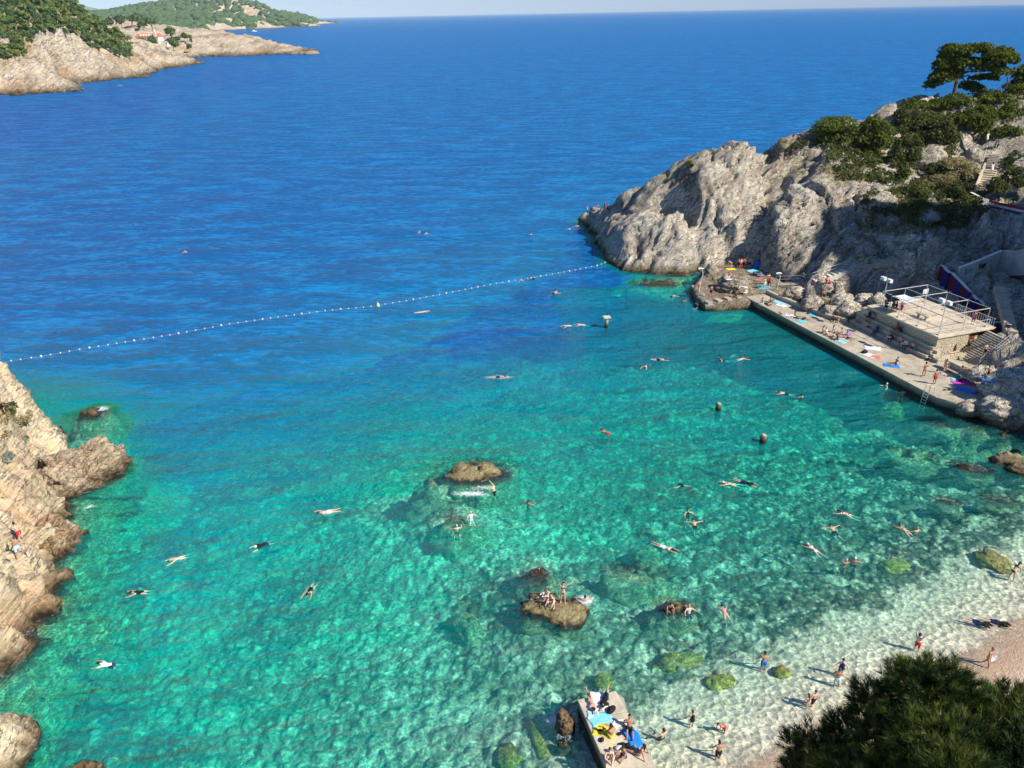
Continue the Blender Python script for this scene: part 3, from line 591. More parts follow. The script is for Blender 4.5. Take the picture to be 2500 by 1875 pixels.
# foliage
def foliage_mat(name, dark, mid, light, sc_=1.):
    m = N(name); p = m.pos(); n = m.noise(p, .45 * sc_, 4, .65); n2 = m.noise(p, 2.4 * sc_, 3, .6)
    g = m.n('ObjectInfo').outputs['Random']
    c = m.mix(m.mapr(n, .35, .62), dark, mid); c = m.mix(m.mapr(n2, .45, .7, 0, .8), c, light)
    c = m.mix(m.math('MULTIPLY', g, .5), c, m.mix(.5, dark, mid)); 
    b = m.n('BsdfDiffuse', None, Color=c); t = m.n('BsdfTranslucent', None, Color=m.mix(.5, c, light))
    mx = m.n('MixShader', None, i0=.25, i1=b.outputs[0], i2=t.outputs[0]); m.set(m.out.inputs[0], mx.outputs[0]); return m.m
MAT['pine'] = foliage_mat('pine_foliage', (.035, .06, .014), (.10, .135, .025), (.21, .23, .045))
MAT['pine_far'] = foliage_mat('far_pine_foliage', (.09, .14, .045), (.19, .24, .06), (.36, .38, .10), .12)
MAT['shrub'] = foliage_mat('shrub_foliage', (.03, .045, .015), (.09, .11, .03), (.19, .20, .07))
MAT['shrub_dry'] = foliage_mat('dry_shrub', (.16, .14, .06), (.30, .25, .11), (.44, .37, .19))
MAT['shrub_grey'] = foliage_mat('silver_shrub', (.10, .12, .09), (.22, .25, .19), (.36, .38, .30))
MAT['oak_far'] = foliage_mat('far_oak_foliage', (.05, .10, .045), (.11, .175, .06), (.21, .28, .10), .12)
MAT['bark'] = simple('bark', (.12, .095, .075), .9, .1, .3, 8, .02)
def leaves(blobs, n, size, rng, elong=1.6, up=.35, inner=.25):
    """many small leaf clumps spread through ellipsoids"""
    w = np.array([b[3] * b[4] + b[4] * b[5] + b[3] * b[5] for b in blobs], float); w /= w.sum()
    k = rng.choice(len(blobs), n, p=w); B = np.array(blobs, float)[k]
    d = rng.normal(size=(n, 3)); d /= np.linalg.norm(d, axis=1, keepdims=True); d[:, 2] = np.where(d[:, 2] < -.45, -d[:, 2], d[:, 2])
    rr = 1 - inner * rng.rand(n) ** 1.5; lump = 1 + .28 * vnoise(d[:, 0] * 2.6 + k * 3.1, d[:, 1] * 2.6, d[:, 2] * 2.6) + .12 * vnoise(d[:, 0] * 7 + k, d[:, 1] * 7, d[:, 2] * 7)
    c = B[:, :3] + d * B[:, 3:6] * (rr * lump)[:, None]
    a = d + rng.normal(size=(n, 3)) * .55; a[:, 2] += up; a /= np.linalg.norm(a, axis=1, keepdims=True)
    t = rng.normal(size=(n, 3)); b = np.cross(a, t); b /= np.linalg.norm(b, axis=1, keepdims=True); t2 = np.cross(a, b) 
    s = size * (.55 + .9 * rng.rand(n))[:, None]; ax = (a * .5 + t2 * .8); ax /= np.linalg.norm(ax, axis=1, keepdims=True)
    v = np.stack([c - b * s * .5, c + ax * s * elong * .5 - b * s * .1, c + b * s * .5, c - ax * s * elong * .5 + a * s * .15], 1).reshape(-1, 3)
    return v, np.arange(4 * n).reshape(n, 4)
def tree_parts(kind, rng, h=8., far=True, n=260, size=1.2):
    blobs = []
    if kind == 'cypress': blobs = [(0, 0, h * .55, h * .12, h * .12, h * .46)]
    elif kind == 'round':
        for i in range(6): a = rng.rand() * 6.3; r = h * .2 * rng.rand(); blobs.append((r * math.cos(a), r * math.sin(a), h * (.5 + .28 * rng.rand()), h * .26, h * .26, h * .22))
    else:
        for i in range(7): a = rng.rand() * 6.3; r = h * .33 * math.sqrt(rng.rand()); blobs.append((r * math.cos(a), r * math.sin(a), h * (.62 + .25 * rng.rand()), h * .21, h * .21, h * .12))
    v, f = leaves(blobs, n, size, rng); tk = MB(); tk.tube([(0, 0, -h * .12), (h * .02, 0, h * .3), (0, .03 * h, h * .7)], h * .03, 6, h * .012)
    for b in blobs[:4]: tk.tube([(0, 0, h * .35), (b[0] * .6, b[1] * .6, b[2] - h * .05)], h * .014, 4, h * .006)
    return v, f, tk
print('t far')
rng = np.random.RandomState(3); TREES = {}
for kind, cnt in (('pine', 3), ('round', 2), ('cypress', 1)):
    for j in range(cnt):
        v, f, tk = tree_parts(kind, rng, 8., n=230 if kind != 'cypress' else 120, size=1.25)
        TREES[kind, j] = (mesh_np('crown', v, f, [MAT['pine_far']]), tk.mesh('trunk', MAT['bark']))
def put_tree(kind, j, loc, s, rz, label, mat, group, name='tree', sz=None):
    cr, tr = TREES[kind, j]; o = empty(name, loc, rz, label=label, cat='tree', group=group); o.scale = (s, s, s * (sz or 1))
    c = add('crown', cr, o, mat=mat); add('trunk', tr, o); return o
# wooded slope: sightings inside the treed outline give the places
def in_poly(x, y, poly):
    c = False; n = len(poly)
    for i in range(n):
        a, b = poly[i], poly[(i + 1) % n]
        if (a[1] > y) != (b[1] > y) and x < (b[0] - a[0]) * (y - a[1]) / (b[1] - a[1]) + a[0]: c = not c
    return c
wood = [(-20, -20), (140, -12), (200, 25), (245, 62), (280, 90), (325, 120), (318, 150), (290, 142), (262, 132), (235, 128), (205, 112), (190, 92), (140, 84), (112, 88), (96, 82), (88, 100), (75, 130), (50, 150), (20, 155), (-20, 165)]
cnt = 0; rng = np.random.RandomState(8); last = []
yy = -10.
names = ['pine', 'round', 'cypress']
while yy < 160:
    xx = -15. + rng.rand() * 8
    while xx < 330:
        qx, qy = xx + rng.rand() * 6 - 3, yy + rng.rand() * 5 - 2.5
        if in_poly(qx, qy, wood):
            h = hit(qx, qy, BF)
            if h is not None and h[1] < 800:
                kd = 'cypress' if (rng.rand() < .07 and qx < 120) else ('pine' if rng.rand() < .6 else 'round'); j = 0 if kd == 'cypress' else rng.randint(3 if kd == 'pine' else 2)
                s = (.62 + .5 * rng.rand()) * (h[1] / 600) ** .5
                lb = {'pine': 'olive green pine in the dense wood on the far left headland', 'round': 'dark green round crowned tree in the far left headland wood', 'cypress': 'slim dark cypress in the wood on the far left headland'}[kd]
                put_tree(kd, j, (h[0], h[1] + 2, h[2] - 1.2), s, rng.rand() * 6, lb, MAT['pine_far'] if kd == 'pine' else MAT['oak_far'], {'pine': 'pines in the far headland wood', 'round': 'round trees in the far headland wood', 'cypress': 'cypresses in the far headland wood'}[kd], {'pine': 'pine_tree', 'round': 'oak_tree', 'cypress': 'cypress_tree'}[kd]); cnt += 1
        xx += 12.5
    yy += 8.5
print('far trees', cnt)
for i, (px, py, y_, s, kd, lb) in enumerate([
    (285, 118, 830, 1.0, 'round', 'dark tree farthest left in the grove beside the chapel'), (305, 100, 900, 1.3, 'pine', 'dark pine left above the red roof'), (322, 118, 850, 1.1, 'pine', 'dark pine just left of the chapel wall'),
    (300, 75, 1150, 1.7, 'round', 'tree in the dark wood behind the chapel, left end'), (325, 72, 1150, 1.7, 'pine', 'tree in the dark wood behind the chapel, second from left'), (350, 75, 1120, 1.6, 'round', 'tree in the dark wood directly behind the red roof'), (372, 72, 1120, 1.6, 'pine', 'tree in the dark wood behind the bell gable'), (338, 62, 1200, 1.7, 'round', 'tallest tree in the dark wood behind the chapel'), (270, 70, 1150, 1.6, 'round', 'tree where the dark wood meets the headland ridge'),
    (420, 95, 1000, 1.5, 'round', 'big dark tree right of the chapel'), (430, 110, 985, 1.1, 'pine', 'lower dark tree right of the chapel'), (373, 112, 930, 1.5, 'round', 'round dark tree in front of the chapel wall'), (352, 128, 905, 1.5, 'round', 'broad tree on the shore below the chapel'), (424, 122, 940, 1.5, 'round', 'wide dark tree right below the chapel'), (458, 100, 1000, 1.0, 'pine', 'small tree on the bare ground right of the chapel'), (466, 98, 985, .9, 'cypress', 'slim dark tree on the bare point'), (450, 96, 1010, 1.0, 'round', 'grey green tree left of the slim dark one on the point'), (462, 114, 960, .8, 'round', 'small round shrub low on the bare point'), (396, 122, 920, .7, 'round', 'small tree between the two big ones below the chapel')]):
    z = ground(*PY(px, py, y_)[:2], BF); p_ = PY(px, py, y_); z = p_[2] - 3 if z is None else max(z - 1, min(z + 2, p_[2] - 3))
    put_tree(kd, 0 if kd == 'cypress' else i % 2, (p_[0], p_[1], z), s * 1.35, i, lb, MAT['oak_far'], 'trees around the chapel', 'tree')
# chapel
MAT['white'] = simple('white_render', (.74, .70, .60), .85, .2, .05, .5); MAT['rooftile'] = simple('red_roof_tiles', (.55, .17, .09), .8, .2, .2, 1.5); MAT['dark'] = simple('dark_opening', (.03, .03, .035), .5)
p_ = PY(366, 100, 960); ch = empty('chapel', (p_[0], p_[1], p_[2] - 1.), -.18, label='long white chapel with a red tiled roof and a bell gable on the rocky point', cat='chapel')
L, D_, Hh = 14., 5., 8.5
MB().box((0, 0, 0), (L, D_, Hh * .5 + 1)).obj('wall', MAT['white'], ch)
rf = MB(); z0 = Hh * .5 + 1
rf.put([(-L - .4, -D_ - .5, z0 - .2), (L + .4, -D_ - .5, z0 - .2), (L + .4, 0, z0 + 3.6), (-L - .4, 0, z0 + 3.6), (-L - .4, D_ + .5, z0 - .2), (L + .4, D_ + .5, z0 - .2)], [(0, 1, 2, 3), (3, 2, 5, 4), (0, 3, 4), (1, 5, 2), (0, 4, 5, 1)])
roof = rf.obj('roof', MAT['rooftile'], ch)
for i in range(5): MB().box((-8 + i * 3.3, -3.4, z0 + 1.9), (.75, 1.3, .9)).obj('dormer', MAT['white'], roof)
g = MB(); g.put([(x, y, z) for y in (-.5, .5) for x, z in ((-1.6, 0), (1.6, 0), (1.6, 4), (0, 8), (-1.6, 4))], [(0,1,2,3,4), (9,8,7,6,5), (0,5,6,1), (1,6,7,2), (2,7,8,3), (3,8,9,4), (4,9,5,0)])
gb = g.obj('bell_gable', MAT['white'], ch, loc=(L - 3.5, -D_ + .6, z0)); 
for i in range(7): MB().box((-11 + i * 3.6, -D_ - .03, 1.6), (.55, .1, .8)).obj('window', MAT['dark'], ch)
MB().box((L + 4, 1, -2.), (4, 3.5, 3)).obj('annex', MAT['white'], ch)
# boats
def boat(px, py, s, lb):
    q = P(px, py, 0); o = empty('boat', (q[0], q[1], .2), .4, label=lb, cat='boat'); o.scale = (s, s, s)
    hb = MB(); ring = [(-3.4, 1.1), (-1, 1.25), (1.6, 1.0), (3.8, 0), (1.6, -1.0), (-1, -1.25), (-3.4, -1.1)]
    hb.put([(x * .9, y * .75, -.5) for x, y in ring] + [(x, y, .9) for x, y in ring], [tuple(range(7))[::-1], tuple(range(7, 14))] + [(i, (i + 1) % 7, 7 + (i + 1) % 7, 7 + i) for i in range(7)])
    hb.obj('hull', MAT['white'], o); MB().box((-.6, 0, 1.5), (1.2, .8, .7)).obj('cabin', MAT['white'], o)
boat(621, 77, 2.2, 'small white motor boat off the island cliffs'); boat(757, 65, 2.2, 'tiny distant motor boat off the low island point')

# wooded island and the mainland behind
IS = zero([(430, 82), (500, 78), (560, 75), (600, 72.5), (640, 70), (688, 66.5)]) + [tuple(PY(a, 58 - (a - 700) * .02, 4600 + (a - 700) * 6)) for a in (700, 740, 790, 832)]
IS = [(x, y, 1. if i > 5 else 0) for i, (x, y, z) in enumerate(IS)]
IS += [(x, y - 160, -30) for x, y, z in IS]
IS += [tuple(PY(a, b, c)) for a, b, c in [(272,34,3900),(330,17,4000),(370,14,4000),(400,9,4000),(440,4,4000),(480,-6,4000),(520,-11,4000),(560,-6,4000),(600,8,4000),(625,20,3950),(640,32,3900),(652,38,3950),(672,33,4500),(700,33,4800),(740,38,5000),(780,50,5200),(430,60,3000),(500,52,3250),(560,45,3350),(600,48,3450),(640,50,3600),(680,56,3750),(270,80,3000),(200,70,3200)]]
IS += [(-2600, 5200, -30), (-1900, 5400, -30), (-1300, 6200, -40), (-900, 5600, -30), (-2900, 4200, 10), (-2400, 3000, 20), (-800, 4900, -40), (-1150, 3900, -30)]
HI = RBF(IS)
Xi, Yi = tri_grid(-2900, -700, 2750, 5900, 24.); Zi = HI(Xi, Yi)
def disp_i(p): return rocky(p, 90, 13, (.1, .2, 1)) * np.clip((55 - p[:, 2]) / 30, .15, 1) + 6 * fbm(p[:, 0] / 60, p[:, 1] / 60, p[:, 2] / 60, 3)
isl, iv = terrain('wooded_island', Xi, Yi, Zi, disp_i, np.ones_like(Xi), [MAT['rock_far']], kind='structure')
BI = [bvh_of(isl)]
rng = np.random.RandomState(4); base_v = []; import bmesh
bm = bmesh.new(); bmesh.ops.create_icosphere(bm, subdivisions=1, radius=1.); iv0 = np.array([q.co for q in bm.verts]); if0 = np.array([[l.index for l in q.verts] for q in bm.faces]); bm.free()
cx = rng.rand(14000) * 2200 - 2900; cyy = 2750 + rng.rand(14000) * 2900; cz = HI(cx, cyy)
Ny = HI(cx, cyy - 30); steep = (cz - Ny) / 30
k = (cz > 8 + 14 * vnoise(cx / 120, cyy / 120, cz * 0)) & (steep < .95) & (cz < 200); cx, cyy, cz = cx[k][:9000], cyy[k][:9000], cz[k][:9000]; cz = np.array([g_ if (g_ := ground(a_, b_, BI, 400.)) is not None else c_ for a_, b_, c_ in zip(cx, cyy, cz)])
n = len(cx); s = 9 + 10 * rng.rand(n); V = iv0[None] * np.stack([s, s, s * .75], 1)[:, None] * (1 + .3 * rng.normal(size=(n, 12, 1))) + np.stack([cx, cyy, cz + 3], 1)[:, None]
F_ = (if0[None] + (np.arange(n) * 12)[:, None, None]).reshape(-1, 3)
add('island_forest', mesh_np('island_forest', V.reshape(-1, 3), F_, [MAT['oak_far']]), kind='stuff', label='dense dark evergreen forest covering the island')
# ruined fort and bare slope are part of the island rock; the coast range far behind
mt = MB(); pts = [(-20, 62, 0), (60, 30), (110, 18), (150, 8), (190, 12), (235, 20), (262, 28), (300, 33), (360, 36), (420, 60)]
pr_ = [PY(a[0], a[1], 14000) for a in pts]; v = []; 
for q in pr_: v += [(q[0], q[1], max(q[2], -5)), (q[0] * 1.03, q[1] + 600, -20), (q[0], q[1] - 2500, -20)]
f = []
for i in range(len(pr_) - 1): a = 3 * i; f += [(a, a + 3, a + 4, a + 1), (a + 2, a + 5, a + 3, a)]
mt.put(v, f); mt.obj('coast_mountains', MAT['pine_far'], kind='structure')
# coastal town far away: one pale mass
tv = MB()
for i in range(90):
    px = 238 + rng.rand() * 34; py = 30 + rng.rand() * 8; q = PY(px, py, 11500 - (py - 30) * 60); tv.box((q[0], q[1], q[2]), (14 + 16 * rng.rand(), 15, 7 + 9 * rng.rand()))
tv.obj('distant_town', MAT['white'], kind='stuff', label='tiny pale houses of a town far off on the coast')
# the air: thin haze around everything
hz = N('haze'); vol = hz.n('VolumePrincipled'); vol.inputs['Color'].default_value = (.76, .90, 1, 1); vol.inputs['Density'].default_value = 3.4e-5; vol.inputs['Anisotropy'].default_value = -.3
hz.t.links.new(vol.outputs[0], hz.out.inputs['Volume'])
hb = MB(); hb.box((0, 30000, 282.5), (75000, 76000, 322.5)); hb.obj('haze', hz.m, kind='stuff', label='thin blue sea haze')
# ------------------------------------------------------------------ bathing place
def q3(u, v, z): a = Q(u, v); return (a[0], a[1], z)
ANG = math.atan2(UU[1], UU[0])                       # direction of the promenade edge
def ubox(mb, u0, u1, v0, v1, z0, z1): return mb.hexa([q3(u0, v0, z0), q3(u1, v0, z0), q3(u1, v1, z0), q3(u0, v1, z0)], [q3(u0, v0, z1), q3(u1, v0, z1), q3(u1, v1, z1), q3(u0, v1, z1)])
MAT['metal'] = simple('galvanised_tube', (.55, .55, .53), .5, .4, .1, 3, 0, .3); MAT['pale_metal'] = simple('pale_painted_steel', (.50, .50, .47), .55, .3)
MAT['white_paint'] = simple('white_paint', (.70, .69, .65), .7, .2, .06, 2); MAT['black'] = simple('black_cloth', (.02, .02, .022), .8)
MAT['rust'] = simple('rusty_iron', (.22, .11, .06), .8, .2, .4, 9); MAT['door_brown'] = simple('brown_door', (.20, .075, .05), .6)
def masonry():
    m = N('rubble_masonry'); p = m.pos(); d = m.vm('ADD', p, m.vm('MULTIPLY', m.n('TexNoise', None, Vector=p, Scale=3.).outputs[1], (.12, .12, .12)))
    e = m.n('TexVoronoi', {'feature': 'DISTANCE_TO_EDGE'}, Vector=d, Scale=3.4).outputs[0]; c = m.n('TexVoronoi', None, Vector=d, Scale=3.4).outputs[1]
    col = m.mix(.14, m.mix(m.mapr(m.noise(p, .8, 4, .6), .35, .65), (.50, .42, .27), (.62, .53, .36)), m.mix(.6, c, (.45, .42, .36)), 'MIX')
    col = m.mix(m.mapr(e, .02, .07, .75, 0.), col, (.14, .12, .09)); m.bsdf(col, .9, .15, m.bump(m.mapr(e, 0, .12), 1., .05)); return m.m
MAT['masonry'] = masonry()
pr = empty('promenade', q3(0, 0, 0), 0, label='long narrow concrete bathing promenade running along the right side of the bay', cat='promenade'); pr['kind'] = 'structure'
off = Matrix.Translation(-Vector(q3(0, 0, 0)))
def child(mb, name, mat, par, **k):
    o = mb.obj(name, mat, par, **k); o.matrix_parent_inverse = par.matrix_world.inverted() if par.matrix_world != Matrix.Identity(4) else Matrix.Translation(-par.location); return o
rr = random.Random(3)
b = MB(); b.prism([q3(*t, 0)[:2] for t in [(-.6, .05), (33.6, .05), (35.2, .9), (37, 3), (36.4, 6.2), (33, 8), (30, 12.5), (28.8, 16), (25, 16), (25, 7.2), (12, 7.2), (11.2, 4.9), (.3, 3.3), (-.9, 3.2)]], -2.8, 1.08)
child(b, 'base', MAT['concrete'], pr)
u = -.55
while u < 33:
    w = 3.0; vi = 3.2 + (4.85 - 3.2) * max(0, u + .5) / 11.7 if u < 11 else 6.25
    if u > 25: vi = 6.4
    for k, (a, c) in enumerate([(0, .0)]): 
        s_ = MB(); ubox(s_, u + .02, min(u + w - .02, 33.5), -.04, vi / 2 - .015, 1.06, 1.2 + rr.uniform(-.012, .012)); child(s_, 'slab', MAT["concrete"], pr)
        s_ = MB(); ubox(s_, u + .02, min(u + w - .02, 33.5), vi / 2 + .015, vi, 1.06, 1.2 + rr.uniform(-.012, .012)); child(s_, 'slab', MAT['concrete'], pr)
    u += w
# paved corner by the stairs: big slabs
for i in range(4):
    for j in range(4):
        uu_, vv_ = 25.7 + i * 2.6, 6.45 + j * 2.35
        if uu_ > 30 and vv_ > 9: continue
        s_ = MB(); ubox(s_, uu_ + .015, uu_ + 2.585, vv_ + .015, vv_ + 2.335, 1.06, 1.19 + rr.uniform(-.012, .012)); child(s_, 'slab', MAT['concrete'], pr)
s_ = MB(); s_.prism([q3(*t, 0)[:2] for t in [(33.55, 0), (35.1, .95), (36.7, 3), (36, 6.1), (33.55, 6.4)]], 1.06, [1.2, 1.16, 1.12, 1.15, 1.2]); child(s_, 'slab', MAT['concrete'], pr)
# low wall along the land side
lw = empty('low_wall', q3(.35, 3.3, 1.2), 0, label='low winding concrete wall between the promenade and the rocks', cat='wall')
pts = [(-.6, 3.35), (2, 3.5), (4.5, 3.85), (8, 4.3), (11.1, 4.95), (13.0, 5.9)]
for a, c in zip(pts[:-1], pts[1:]):
    d = np.array(c) - a; n_ = np.array([-d[1], d[0]]) / np.linalg.norm(d) * .45
    m_ = MB(); m_.hexa([q3(*a, .9), q3(*c, .9), q3(*(c + n_), .9), q3(*(a + n_), .9)], [q3(*a, 1.72), q3(*c, 1.7), q3(*(c + n_), 1.7), q3(*(a + n_), 1.72)]); child(m_, 'segment', MAT['concrete'], lw)
bt = empty('stepped_seating', q3(13, 6.3, 1.2), 0, label='long two tier stone bench below the terrace wall, in shade', cat='bench')
for nm, a in [('seat', (13.0, 25.6, 6.3, 6.85, 1.0, 1.66)), ('backrest', (13.4, 25.6, 6.86, 7.1, 1.0, 2.15)), ('upper_tier', (14.2, 25.6, 7.11, 7.5, 1.0, 2.6))]: child(ubox(MB(), *a), nm, MAT['concrete'], bt, bevel=.02)
for k in range(3): child(ubox(MB(), 25.6, 26.1 + k * .0, 6.4 + k * .45, 6.85 + k * .45, 1.0, 1.5 + .4 * k), 'end_block', MAT['concrete_pale'], bt)

# terrace block with its steel frame
SZ = 3.9; te = empty('terrace_building', q3(20, 11, 1.1), 0, label='stone terrace block with a pale concrete roof deck under a steel frame', cat='building')
b = MB(); b.hexa([q3(14.6, 7.5, .6), q3(25.6, 7.5, .6), q3(25.6, 12.2, .6), q3(14.6, 15.6, .6)], [q3(14.6, 7.5, SZ - .22), q3(25.6, 7.5, SZ - .22), q3(25.6, 12.2, SZ - .22), q3(14.6, 15.6, SZ - .22)]); child(b, 'wall', MAT['masonry'], te)
b = MB(); b.hexa([q3(15, 12.2, .6), q3(25.1, 12.2, .6), q3(25.1, 15.8, .6), q3(15, 15.8, .6)], [q3(15, 12.2, SZ - .22), q3(25.1, 12.2, SZ - .22), q3(25.1, 15.8, SZ - .22), q3(15, 15.8, SZ - .22)]); child(b, 'rear_wall', MAT['masonry'], te)
for i, (u0, u1) in enumerate([(14.4, 18.1), (18.13, 21.9), (21.93, 25.8)]):
    for j, (v0, v1) in enumerate([(7.3, 10.1), (10.13, 13.), (13.03, 15.9)]):
        child(ubox(MB(), u0, u1, v0, v1, SZ - .22, SZ + rr.uniform(-.01, .01)), 'deck_slab', MAT['concrete_pale'], te, bevel=.02)
child(ubox(MB(), 25.08, 25.16, 12.7, 13.7, 1.2, 3.2), 'door', MAT['door_brown'], te); child(ubox(MB(), 25.08, 25.14, 14.2, 15.4, 1.2, 3.2), 'doorway', MAT['dark'], te)
child(ubox(MB(), 25.12, 25.2, 15.4, 16.2, 1.2, 3.15), 'door', MAT['door_brown'], te)
for t in [(13.4, 14.6, 7.5, 8.6, .8, 3.3), (12.6, 13.4, 7.6, 8.4, .8, 2.6)]: child(ubox(MB(), *t), 'side_step', MAT['concrete_pale'], te)
fr_ = empty('steel_frame', q3(20, 11, SZ), 0, label='open rectangular frame of pale steel tubes standing on the terrace deck', cat='frame')
BZ = SZ + 2.3; US = (16.0, 19.05, 22.1, 25.2)
def tube_child(par, nm, a, b_, r=.034, mat=None): return child(MB().tube([a, b_], r, 6), nm, mat or MAT['pale_metal'], par)
for k, u_ in enumerate(US):
    for v_ in (7.9, 14.9): tube_child(fr_, 'post', q3(u_, v_, SZ), q3(u_, v_, BZ)); child(ubox(MB(), u_ - .15, u_ + .15, v_ - .15, v_ + .15, SZ, SZ + .12), 'foot', MAT['concrete_pale'], fr_)
    tube_child(fr_, 'beam', q3(u_, 7.9, BZ), q3(u_, 14.9, BZ), .042)
for v_ in (7.9, 11.4, 14.9): tube_child(fr_, 'beam', q3(US[0], v_, BZ), q3(US[3], v_, BZ), .042)
tube_child(fr_, 'post', q3(25.2, 11.4, SZ), q3(25.2, 11.4, BZ)); tube_child(fr_, 'post', q3(16, 11.4, SZ), q3(16, 11.4, BZ))
rl = empty('railing', q3(25.2, 11, SZ), 0, label='tubular hand railing along the seaward and right edges of the terrace deck', cat='railing')
for z in (.5, .95):
    tube_child(rl, 'rail', q3(US[0], 7.75, SZ + z), q3(25.35, 7.75, SZ + z), .025); tube_child(rl, 'rail', q3(25.35, 7.75, SZ + z), q3(25.35, 15.2, SZ + z), .025)
for t in [(16, 7.75), (17.5, 7.75), (20.5, 7.75), (23.6, 7.75), (25.35, 7.75), (25.35, 9.6), (25.35, 13.2), (25.35, 15.2)]: tube_child(rl, 'baluster', q3(*t, SZ), q3(*t, SZ + .95), .022)
bar = empty('railing', q3(17, 15.6, SZ), 0, label='dark close spaced balustrade at the back of the terrace deck', cat='railing')
tube_child(bar, 'rail', q3(20, 15.7, SZ + 1.), q3(25.6, 15.7, SZ + 1.), .04, MAT['metal'])
for k in range(19): tube_child(bar, 'baluster', q3(20.1 + k * .3, 15.7, SZ), q3(20.1 + k * .3, 15.7, SZ + 1.), .025, MAT['metal'])
def floodmast(u_, v_, lb, z1):
    m_ = empty('floodlight_mast', q3(u_, v_, SZ), 0, label=lb, cat='floodlight'); tube_child(m_, 'pole', q3(u_, v_, SZ), q3(u_, v_, z1), .05)
    tube_child(m_, 'crossbar', q3(u_ - .8, v_, z1), q3(u_ + .8, v_, z1), .035)
    for s_ in (-.65, .35): child(MB().box(q3(u_ + s_, v_, z1 + .2), (.32, .2, .2), ANG), 'lamp_head', MAT['white_paint'], m_)
floodmast(25.05, 8.1, 'tall mast with two white floodlights at the right front corner of the terrace', SZ + 3.7)
floodmast(16.1, 8.1, 'mast with white floodlights at the left end of the terrace', SZ + 3.6)
cn = empty('sunshade', q3(18., 9.3, SZ), 0, label='square white sunshade stretched under the left part of the steel frame', cat='sunshade')
cs = MB(); g_ = [(q3(16.9 + i * .58, 8.5 + j * .5, 5.75 + .10 * math.sin(i * 1.3) * math.cos(j * 1.1))) for i in range(5) for j in range(5)]; cs.put(g_, [(i * 5 + j, i * 5 + j + 1, i * 5 + j + 6, i * 5 + j + 5) for i in range(4) for j in range(4)])
o = child(cs, 'canopy', MAT['white_paint'], cn); so = o.modifiers.new('s', 'SOLIDIFY'); so.thickness = .03
for t in [(16.9, 8.5), (19.2, 8.5), (16.9, 10.5), (19.2, 10.5)]: tube_child(cn, 'corner_pole', q3(*t, SZ), q3(*t, 5.74), .025)
bn_ = empty('stone_table', q3(20.6, 10.2, SZ), 0, label='low stone table in the middle of the terrace deck', cat='table')
child(ubox(MB(), 19.6, 21.4, 9.9, 10.5, SZ + .5, SZ + .62), 'table_top', MAT['concrete_pale'], bn_); [child(ubox(MB(), a, a + .25, 10, 10.4, SZ, SZ + .5), 'leg', MAT['concrete_pale'], bn_) for a in (19.8, 20.95)]
def chair(u_, v_, lb, mat):
    c = empty('chair', q3(u_, v_, SZ), 0, label=lb, cat='chair', group='chairs on the terrace deck')
    child(ubox(MB(), u_ - .22, u_ + .22, v_ - .22, v_ + .22, SZ + .42, SZ + .47), 'seat', mat, c); child(ubox(MB(), u_ - .22, u_ - .18, v_ - .22, v_ + .22, SZ + .47, SZ + .9), 'backrest', mat, c)
    for a in (-.2, .2):
        for b_ in (-.2, .2): tube_child(c, 'leg', q3(u_ + a, v_ + b_, SZ), q3(u_ + a, v_ + b_, SZ + .44), .02, mat)
chair(15.6, 9.3, 'black chair at the left end of the terrace, nearest the sea', MAT['black']); chair(16.3, 9.9, 'black chair beside the man in red on the terrace', MAT['black']); chair(17.2, 8.9, 'black chair under the front edge of the white sunshade', MAT['black']); chair(16.6, 8.4, 'black folding chair by the seaward railing', MAT['black'])
vb_ = empty('basketball_hoop', q3(17.5, 13.4, SZ), 0, label='small white backboard hanging in the rear bay of the steel frame', cat='hoop'); tube_child(vb_, 'pole', q3(17.5, 13.4, SZ), q3(17.5, 13.4, BZ), .04)
child(ubox(MB(), 17.2, 17.25, 13., 13.8, BZ - .6, BZ), 'board', MAT['white_paint'], vb_)
pl_ = empty('planter', q3(26.2, 9, 1.2), 0, label='long low stone bench block against the sunlit end wall', cat='bench'); child(ubox(MB(), 26.1, 26.9, 6.7, 12.0, 1.0, 1.68), 'seat_block', MAT['masonry'], pl_, bevel=.03)
w2 = empty('parapet', q3(28.2, 6.5, 1.2), 0, label='dark weathered parapet with a bench in front, right end of the promenade', cat='wall')
child(ubox(MB(), 28.1, 36.4, 6.45, 6.95, 1.0, 2.15), 'wall', MAT['masonry'], w2); child(ubox(MB(), 28.0, 36.5, 6.4, 7.0, 2.15, 2.27), 'coping', MAT['concrete_pale'], w2, bevel=.02); child(ubox(MB(), 28.6, 35.6, 5.75, 6.2, 1.55, 1.66), 'seat', MAT['concrete'], w2)
for k in range(4): child(ubox(MB(), 28.8 + k * 2.1, 29.1 + k * 2.1, 5.8, 6.15, 1.1, 1.55), 'support', MAT['concrete'], w2)
ld = empty('ladder', q3(32.4, 0, 1.2), 0, label='steel bathing ladder with four rungs at the right end of the promenade', cat='ladder')
for du in (-.3, .3): child(MB().tube([q3(32.4 + du, .4, 1.2), q3(32.4 + du, .35, 2.0), q3(32.4 + du, -.15, 2.05), q3(32.4 + du, -.35, 1.2), q3(32.4 + du, -.5, -.9)], .035, 6), 'side_rail', MAT['metal'], ld)
for k in range(6): tube_child(ld, 'rung', q3(32.1, -.37 - k * .02, 1.1 - k * .33), q3(32.7, -.37 - k * .02, 1.1 - k * .33), .03, MAT['metal'])

